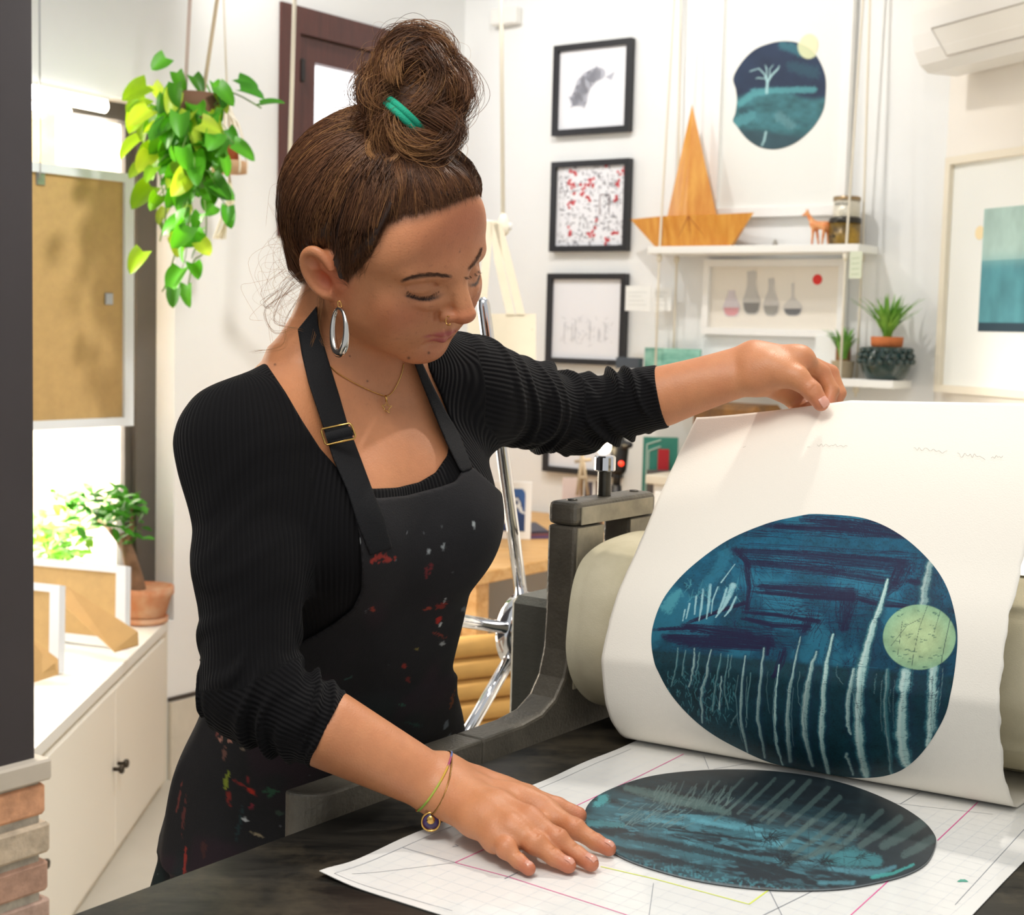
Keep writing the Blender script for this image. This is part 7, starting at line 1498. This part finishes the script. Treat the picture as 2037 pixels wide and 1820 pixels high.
def strapr(pts,w):
    Q=np.array([[P(x-w/2,y,dt-.004),P(x+w/2,y,dt-.004)] for x,y in pts]); a_=gridmesh(Q); b_=gridmesh(Q[:,::-1]+FW*.003); return join(a_,b_)
for pts in ([(972,440),(968,500),(958,626)],[(982,440),(992,520),(1016,626)],[(990,445),(1010,520),(1036,626)]): mk('tote_strap',strapr(pts,17),M_canvas,parent=tt_)
mk('tote_print',strapr([(1060,655),(1061,700)],5),mat('tote_teal','2F8A78',.8),parent=tt_)
# ------------------------------------------------------------------ side window: cabinet, frames, plants
zk=.51; cA=PZ(335,1233,zk); cBq=PZ(80,1478,zk); dirc=(cBq-cA); dirc/=np.linalg.norm(dirc); cEnd=cA+dirc*2.3; outn=np.cross(dirc,ZU); 
if outn[0]<0: outn=-outn
cab=thing('window_cabinet',(cA+cEnd)/2*np.array([1,1,0]),'long low white cabinet with dark knobs running under the shop window','cabinet')
wa=WB(1.385,zk,.0)
polyc=[cA,cEnd,cEnd-outn*.75,WB(2.9,zk,.004),WB(1.405,zk,.004)]
cen=np.mean(polyc,axis=0); 
mk('cabinet_top',prism([(p[0],p[1]) for p in polyc],np.array([1.,0,0]),np.array([0,1.,0]),ZU*(zk-.028),ZU*.028),M_white,parent=cab,smooth=False)
polyb=[p-outn*.012 if i<2 else p for i,p in enumerate(polyc)]
mk('cabinet_body',prism([(p[0],p[1]) for p in polyb],np.array([1.,0,0]),np.array([0,1.,0]),ZU*.0005,ZU*(zk-.029)),mat('cabinet_paint','F0EADC',.5,noise=.03,nscale=3),parent=cab,smooth=False)
seam=PP(228,1520,cA,outn); sd0=(seam-cA)@dirc
for a_,b_ in ((.06,sd0-.003),(sd0+.003,sd0*2),(sd0*2+.006,2.25)):
    d_=mk('cabinet_door',bbox(cA+dirc*a_-outn*.012+ZU*(-zk+.03),dirc*(b_-a_),outn*.014,ZU*(zk-.075),.002),mat('cabinet_door_paint','F2ECE0',.45),parent=cab,smooth=False)
    k_=(b_-.022) if a_<sd0 else (a_+.022)
    kp=PP(228,1524,cA,outn); mk('door_knob',lathe(np.array([cA[0],cA[1],0])+dirc*k_+outn*.002+ZU*kp[2],outn,[(.005,0),(.005,.014),(.011,.018),(.012,.025),(.008,.029)],16),mat('knob_dark','4A4238',.35,metal=.7),parent=d_)
# backs of framed boards
M_board=mat('hardboard','C9A66C',.75,noise=.10,nscale=30); M_kst=mat('kraft_stand','BF9A62',.8,noise=.08,nscale=20); M_clip=mat('clip_metal','B9BCC0',.3,metal=.8)
a=cB(268,850,.03); bq=cB(252,348,.03); a0=cB(20,840,.03)
v0,v1=cB(260,600,.03)[0],cB(20,600,.03)[0]; z0,z1=cB(262,846,.03)[1],cB(252,346,.03)[1]
hb=thing('hanging_frame_back',WB((v0+v1)/2,z0,.03),'back of a large white frame with tan hardboard hung in the shop window','framed picture')
def fb(a_,b_,c_,d_,e_,f_): return bbox(WB(a_,c_,e_),-D1*(b_-a_),ZU*(d_-c_),NB_*(f_-e_))
fw_=.032
mk('picture_frame',join(fb(v0,v0+fw_,z0,z1,.01,.045),fb(v1-fw_,v1,z0,z1,.01,.045),fb(v0+fw_,v1-fw_,z0,z0+fw_*.8,.01,.045),fb(v0+fw_,v1-fw_,z1-fw_*.8,z1,.01,.045)),mat('frame_white_blue','E9EEF2',.5),parent=hb,smooth=False)
mk('backing_board',fb(v0+fw_,v1-fw_,z0+fw_*.8,z1-fw_*.8,.02,.034),M_board,parent=hb,smooth=False)
for x,y in ((82,355),(218,594)):
    q=cB(x,y,.04); mk('hanger_clip',bbox(WB(q[0]-.014,q[1]-.018,.034),-D1*-.0+(-D1)*.028,ZU*.034,NB_*.006,.002),M_clip,parent=hb,smooth=False)
q=cB(82,355,.05); mk('hanging_cord',tube([WB(q[0],q[1],.045),WB(q[0],2.3,.045),WB(q[0],2.95,.045)],.0022,6),M_clip,parent=hb)
def easelback(name,pts,d,label,dep=.02,fwid=.032,strip_=None):
    """frame back standing on the cabinet: pts bottom-right, top-right, top-left(px)"""
    br=PZ(pts[0][0],pts[0][1],zk+.007); tr=P(pts[1][0],pts[1][1],(br-CAM)@FW+d); tl=P(pts[2][0],pts[2][1],(tr-CAM)@FW+pts[2][2]); X=tl-tr; Y=tr-br; w_=np.linalg.norm(X);h_=np.linalg.norm(Y); X=X*2.0 if pts[2][3] else X; w_=np.linalg.norm(X); x=X/w_; y=Y/h_; n=np.cross(x,y); n/=np.linalg.norm(n); n=n if n@FW<0 else -n
    x=x-ZU*x[2]; x/=np.linalg.norm(x)
    t=thing(name,br+x*w_/2,label,'framed picture','frames standing on the window cabinet')
    bx=lambda a_,b_,c_,d_,e_,f_: bbox(br+x*a_+y*c_+n*e_,x*(b_-a_),y*(d_-c_),n*(f_-e_))
    mk('picture_frame',join(bx(0,fwid,0,h_,-dep,.004),bx(w_-fwid,w_,0,h_,-dep,.004),bx(fwid,w_-fwid,0,fwid*.7,-dep,.004),bx(fwid,w_-fwid,h_-fwid*.7,h_,-dep,.004)),mat('frame_white_blue2','E6EBF0',.5),parent=t,smooth=False)
    mk('backing_board',bx(fwid,w_-fwid,fwid*.7,h_-fwid*.7,-.008,-.002),M_board,parent=t,smooth=False)
    return t,br,x,y,n,w_,h_
t,br,x,y,n,w_,h_=easelback('standing_frame_back',[(250,1288),(252,1126),(78,1146,.10,True)],.05,'back of a white frame standing on the cabinet, the larger one nearer the bonsai')
a_=PZ(268,1290,zk+.001); top=br+x*.17+y*h_*.62+n*.006
A1=P(122,1182,(br-CAM)@FW-.02); A2=PZ(243,1312,zk+.0008); A3=PZ(275,1282,zk+.0008); A4=P(150,1168,(br-CAM)@FW-.02)
A2=PZ(243,1300,zk+.0008);A3=A2+ (A4-A1)*.9; A3[2]=zk+.0008
def thick(q,th):
    q=np.array(q); n=np.cross(q[1]-q[0],q[2]-q[0]); n/=np.linalg.norm(n); V=np.concatenate([q,q+n*th]); k=len(q); return fixn(V,[tuple(range(k)),tuple(range(k,2*k))]+[(i_,(i_+1)%k,(i_+1)%k+k,i_+k) for i_ in range(k)])
mk('easel_strut',thick([P(118,1195,(br-CAM)@FW-.03),P(228,1298,(br-CAM)@FW-.16),P(276,1284,(br-CAM)@FW-.16),P(275,1258,(br-CAM)@FW-.15),P(136,1168,(br-CAM)@FW-.03)],.006),M_kst,parent=t,smooth=False,label='kraft card easel strut')
t,br,x,y,n,w_,h_=easelback('standing_frame_back',[(118,1338),(120,1164),(70,1172,.03,True)],.05,'back of a small white frame standing on the cabinet beside the dark panel',fwid=.030)
mk('easel_strut',thick([P(60,1270,(br-CAM)@FW-.02),P(60,1360,(br-CAM)@FW-.10),P(117,1342,(br-CAM)@FW-.09),P(116,1312,(br-CAM)@FW-.08)],.006),M_kst,parent=t,smooth=False,label='kraft card easel strut')
# leaves
def leafmesh(L,Wd,fold=.25,droop=.25,heart=True,n=9):
    u=np.linspace(0,1,n); k=np.array([-1,-.55,0,.55,1.])
    w=Wd*((np.sqrt(np.clip(1-((u-.30)/.72)**2,0,1)))*(1-.35*u**2) if heart else np.sin(np.pi*np.clip(u,.03,1))**.8); w[-1]=0.0003; w=np.maximum(w,.0004)
    Q=np.zeros((n,5,3)); Q[:,:,0]=w[:,None]*k; Q[:,:,1]=(u*L)[:,None]; Q[:,:,2]=-(droop*L*u**2)[:,None]+fold*w[:,None]*np.abs(k)**1.5
    if heart: Q[0,[0,4],1]-=.13*L; Q[0,[1,3],1]-=.09*L
    return Q
def place_leaf(Q,pos,dirv,upv):
    y=dirv/np.linalg.norm(dirv); z=upv-y*(upv@y); z/=np.linalg.norm(z)+1e-9; x=np.cross(y,z); return pos+Q[...,0:1]*x+Q[...,1:2]*y+Q[...,2:3]*z
def leaf_mat(name,tr):
    N=NT(name); N.set(Roughness=.4); a=N.n('ShaderNodeAttribute'); a.attribute_name='col'; N.l(a.outputs['Color'],N.b.inputs['Base Color']); out=N.t.nodes['Material Output']; t=N.n('ShaderNodeBsdfTranslucent'); m=N.n('ShaderNodeMixShader'); m.inputs[0].default_value=tr
    g=N.n('ShaderNodeMix',data_type='RGBA'); g.blend_type='MULTIPLY'; g.inputs['Factor'].default_value=1; g.inputs['B'].default_value=(1.,1.,.35,1); N.l(a.outputs['Color'],g.inputs['A']); N.l(g.outputs['Result'],t.inputs['Color']); N.l(N.b.outputs[0],m.inputs[1]); N.l(t.outputs[0],m.inputs[2]); N.l(m.outputs[0],out.inputs[0]); return N.m
# hanging pothos
dp=3.95; pc=P(385,215,dp)
po=thing('hanging_pothos',pc+ZU*-.05,'lush trailing pothos with yellow-green heart leaves hung before the window','hanging plant')
Rp=np.random.default_rng(21); Lg=[];Lc=[]; stems=[]
spots=[]
for k in range(95): spots.append((375+Rp.normal(0,42),255+Rp.normal(0,42)))
for k in range(64): spots.append((378+Rp.normal(0,34),345+Rp.normal(0,46)))
for k in range(9): spots.append((372+Rp.normal(0,16),470+Rp.normal(0,28)))
spots+=[(285,235,58),(278,300,52),(300,395,60),(284,520,50),(290,255,46),(300,310,40),(352,160,40),(384,168,40),(410,190,44),(350,185,44),(372,470,52),(350,490,44),(362,560,62),(372,585,44),(346,590,36),(384,540,40),(395,500,36),(455,430,40),(452,425,34),(428,385,46),(425,360,44),(330,430,40),(320,450,34),(316,405,40),(474,175,46),(478,198,50),(520,228,46),(435,190,46),(452,275,40),(398,440,36),(320,250,46)]
for s_ in spots:
    x,y=s_[0],s_[1]; sz=(s_[2] if len(s_)>2 else Rp.uniform(34,58))*dp/FPX
    d=dp+Rp.normal(0,.07); pos=P(x,y-sz*FPX/dp*.4,d); out=np.array([Rp.normal(0,.5)+(x-375)/150,-.5+Rp.normal(0,.6),-.9+Rp.normal(0,.35)]); 
    if x>440 and y<240: out=np.array([1.,-.1,-.25+ (y-190)/80])
    up=np.array([Rp.normal(0,.5),-.8+Rp.normal(0,.35),.6+Rp.normal(0,.3)]); Q=place_leaf(leafmesh(sz,sz*.40,droop=Rp.uniform(.05,.4),fold=Rp.uniform(.1,.45)),pos,out,up)
    Lg.append(gridmesh(Q)); lf=np.clip((330-x)/70,0,1); c=lin('4F9A1E')*(1-lf)+lin('B8D81E')*lf; c=c*Rp.uniform(.55,1.35);  # leaves towards the left painted lime, as if backlit by the window
    if Rp.random()<.14: c=lin('B4CC3A')
    if len(s_)>2 and x>440: c=lin('3F8A1C')
    cc4=np.tile(c,(45,1)); cc4=cc4*(1+.25*(np.arange(45)%5==2)[:,None]); Lc.append(cc4)
    if Rp.random()<.5 and y>270: stems.append(tube([pos,pos+ZU*.035+np.array([(375-x)*.0004,.02,0]),P(378,230+(y-230)*.6,dp+.02)],.0014,4))
mk('pothos_leaves',join(*Lg),leaf_mat('pothos_leaf',.45),parent=po,col=np.concatenate(Lc))
for pts in ([(378,240),(370,350),(375,440),(350,500),(330,565),(322,580)],[(390,240),(400,350),(410,430),(405,500),(385,520),(372,580)],[(420,215),(450,185),(476,190),(520,215)],[(360,240),(320,330),(330,420),(318,480)]): stems.append(tube(catmull([P(x,y,dp+.02) for x,y in pts],24),.0022,5))
mk('pothos_stems',join(*stems),mat('stem_green','6A8A3A',.6),parent=po)
mk('plant_pot',lathe(P(382,262,dp+.06),ZU,[(.05,0),(.075,.06),(.080,.10),(.074,.10),(.001,.08)],28),mat('pot_brown','6A4A34',.8),parent=po)
for x0,x1 in ((378,366),(432,398)):
    bq=P(x1,232,dp+.05); tq=P(x0,0,dp+.05); tq=bq+(tq-bq)*(2.95-bq[2])/(tq[2]-bq[2]); mk('hanging_rope',tube([tq,(tq+bq)/2,bq],.0055,7),mat('rope_mauve','C9B6AC' if x0==378 else 'CDB99A',.9),parent=po)
# macrame hanger with a small terracotta pot
dm=4.25; mc_=thing('macrame_hanger',P(455,345,dm),'white macrame hanger with a small terracotta pot on a wooden disc','plant hanger')
top=P(452,192,dm); bs=P(456,345,dm)
mk('wooden_disc',lathe(bs,ZU,[(.046,0),(.050,.003),(.050,.032),(.046,.036)],30),mat('disc_wood','C29A72',.7,noise=.2,nscale=12),parent=mc_)
mk('terracotta_pot',lathe(bs+ZU*.037,ZU,[(.026,0),(.034,.05),(.034,.055),(.030,.055),(.001,.05)],24),mat('terracotta_dark','A4532F',.8),parent=mc_)
cs=[]
for k in range(6):
    t=2*math.pi*k/6+.3; r_=.049*(math.cos(t)*np.array([1,0,0])+math.sin(t)*np.array([0,1,0])); cs.append(tube(catmull([bs+r_+ZU*.0,bs+r_*1.02+ZU*.04,bs+r_*.55+ZU*.14,top+r_*.08-ZU*.04,top],14),.0032,6))
bq=top; cs.append(tube([top,P(447,60,dm),P(445,0,dm),P(445,0,dm)+ZU*.3],.003,6))
mk('macrame_cords',join(*cs),M_rope,parent=mc_)
net=[]
for k in range(12):
    t=2*math.pi*k/12; r_=.03*(math.cos(t)*np.array([1,0,0])+math.sin(t)*np.array([0,1,0])); net.append(tube([top-ZU*.01+r_*.1,top-ZU*.045+r_*.5,top-ZU*.085+r_],.003,5))
mk('macrame_knots',join(*net),M_rope,parent=mc_)
tl_=[]
for k in range(10): tl_.append(tube([bs-ZU*.0,bs+np.array([Rp.normal(0,.006),Rp.normal(0,.006),-.08]),bs+np.array([-.03+Rp.normal(0,.012),Rp.normal(0,.01),-.19])],.002,4))
mk('macrame_tassel',join(*tl_),mat('tassel_cream','EBE2C4',.9),parent=mc_)
# bonsai
sb=PZ(288,1238,zk+.001); db=(sb-CAM)@FW
bo_=thing('bonsai',sb,'ficus bonsai with glossy leaves in a shallow terracotta pot by the window','potted plant')
M_ter=mat('terracotta_aged','C8794A',.85,noise=.3,nscale=10,dark='D8B292')
mk('saucer',lathe(sb,ZU,[(.060,0),(.068,.004),(.070,.020),(.064,.020),(.062,.010),(.001,.009)],32),M_ter,parent=bo_)
mk('terracotta_pot',lathe(sb+ZU*.011,ZU,[(.052,0),(.060,.006),(.078,.070),(.086,.078),(.086,.100),(.078,.100),(.076,.09),(.001,.088)],32),M_ter,parent=bo_)
tk=catmull([P(272,1180,db)+ZU*.0,P(268,1150,db),P(258,1110,db),P(252,1085,db),P(245,1060,db)],20); 
mk('trunk',join(tube(tk,np.linspace(.030,.012,20),10),tube(catmull([P(258,1110,db),P(240,1080,db+.03),P(215,1050,db+.05),P(190,1030,db+.05)],14),np.linspace(.013,.005,14),8),tube(catmull([P(252,1085,db),P(262,1050,db-.02),P(262,1010,db-.03)],12),np.linspace(.011,.004,12),8)),mat('bonsai_bark','8A6A50',.9,noise=.3,nscale=20,bump=.5),parent=bo_)
Lg=[];Lc=[]
for k in range(210):
    if k<150: x,y=195+Rp.normal(0,44),1020+Rp.normal(0,22)-abs(Rp.normal(0,10))
    else: x,y=255+Rp.normal(0,14),1030+Rp.normal(0,34)
    if y<972: continue
    sz=Rp.uniform(22,38)*db/FPX; pos=P(x,y,db+Rp.normal(0,.08)); out=np.array([Rp.normal(0,1),Rp.normal(0,.6),.35+Rp.normal(0,.5)]); Lg.append(gridmesh(place_leaf(leafmesh(sz,sz*.22,heart=False,droop=.2),pos,out,np.array([0,-.4,1.])))); Lc.append(np.tile(lin('3E8420')*Rp.uniform(.6,1.3),(45,1)))
mk('bonsai_leaves',join(*Lg),leaf_mat('bonsai_leaf',.35),parent=bo_,col=np.concatenate(Lc))
# leafy bush in the window behind the standing frames
sb2=PZ(120,1290,zk+.001); d2=4.42; bu=thing('leafy_plant',np.array([P(120,1150,d2)[0],P(120,1150,d2)[1],zk+.0006]),'bright leafy plant behind the standing frame backs in the window','potted plant')
bs=WLOC[bu.name]; mk('plant_pot',lathe(bs,ZU,[(.05,0),(.065,.08),(.060,.08),(.001,.07)],24),mat('pot_white','DAD6CE',.6),parent=bu)
Lg=[];Lc=[];st=[]
for k in range(120):
    x,y=108+Rp.normal(0,30),1078+Rp.normal(0,30)
    if y>1135: y=1135-Rp.random()*40
    sz=Rp.uniform(24,42)*d2/FPX; pos=P(x,y,d2+Rp.normal(0,.05)); out=np.array([Rp.normal(0,1),Rp.normal(0,.6),.25+Rp.normal(0,.5)]); Lg.append(gridmesh(place_leaf(leafmesh(sz,sz*.30,heart=False,droop=.25),pos,out,np.array([0,-.4,1.])))); Lc.append(np.tile(lin('7DB83A')*Rp.uniform(.6,1.3),(45,1)))
    if k%6==0: st.append(tube([bs+ZU*.07,(bs+pos)/2+ZU*.05,pos],.0018,4))
mk('plant_leaves',join(*Lg),leaf_mat('bush_leaf',.4),parent=bu,col=np.concatenate(Lc)); mk('plant_stems',join(*st),mat('stem_green2','7A8A4A',.6),parent=bu)
# ================================================================== LIGHT
W=bpy.data.worlds.new('daylight'); SC.world=W; W.use_nodes=True; bg=W.node_tree.nodes['Background']; bg.inputs[0].default_value=(.95,.98,1.0,1); bg.inputs[1].default_value=.58
def area(name,loc,tgt,e,sx,sy,c=(1,1,1),sp=None):
    l=bpy.data.lights.new(name,'AREA'); l.energy=e; l.shape='RECTANGLE'; l.size=sx; l.size_y=sy; l.color=c
    if sp: l.spread=math.radians(sp)
    o=bpy.data.objects.new(name,l); COL.objects.link(o); o.location=loc; o.rotation_euler=(Vector(tgt)-Vector(loc)).to_track_quat('-Z','Y').to_euler(); return o
def spot(name,loc,tgt,e,ang,r,c=(1,.93,.84),bl=.6):
    l=bpy.data.lights.new(name,'SPOT'); l.energy=e; l.spot_size=math.radians(ang); l.spot_blend=bl; l.shadow_soft_size=r; l.color=c
    o=bpy.data.objects.new(name,l); COL.objects.link(o); o.location=loc; o.rotation_euler=(Vector(tgt)-Vector(loc)).to_track_quat('-Z','Y').to_euler(); return o
# daylight through the shop window, and a lamp added for the facade
wc=WB(2.2,1.35,-.30); area('window_daylight',tuple(wc),tuple(wc+D2*2),55,1.6,1.5,(1,.98,.95))
q=WB(2.2,3.4,-.9); area('facade_fill',tuple(q),tuple(WB(2.2,1.2,-5)),2600,5,1.5,(1,.96,.90))  # area lamp added to brighten the facade, like sun fill
q=WB(3.0,2.15,-.85); area('low_sun_at_window',tuple(q),tuple(WB(1.25,1.15,.10)),120,.45,.45,(1,.95,.86),70)
# ceiling spots, plus added fill
spot('ceiling_spot',(-.45,.45,2.9),(.25,1.75,1.15),42,66,.20)
spot('ceiling_spot',(.72,2.45,2.95),(.45,1.6,.95),80,70,.05)
area('soft_ceiling_fill',(-.2,.55,2.95),(-.1,1.6,1.1),22,1.2,1.2,(1,.95,.88))  # soft fill lamp added over the person, no such panel known
q=WC(.75,2.3,.9); spot('ceiling_spot',tuple(WC(1.25,2.95,1.2)),tuple(WC(1.0,1.8,0)),44,95,.04,(1,.97,.93))
spot('ceiling_spot',tuple(WC(.3,2.95,1.5)),tuple(WC(.4,1.5,0)),36,95,.05,(1,.97,.93))
spot('ceiling_spot',(.1,2.9,2.95),(-1.0,3.6,.35),120,95,.10,(1,.97,.93))  # spot added to brighten the cabinet front, no lamp seen there
SC.view_settings.view_transform='Standard'; SC.view_settings.look='None'; SC.view_settings.exposure=0.0; SC.view_settings.gamma=1.0; SC.view_settings.use_curve_mapping=False
SC.cycles.use_denoising=True; SC.cycles.max_bounces=8; SC.cycles.transparent_max_bounces=12
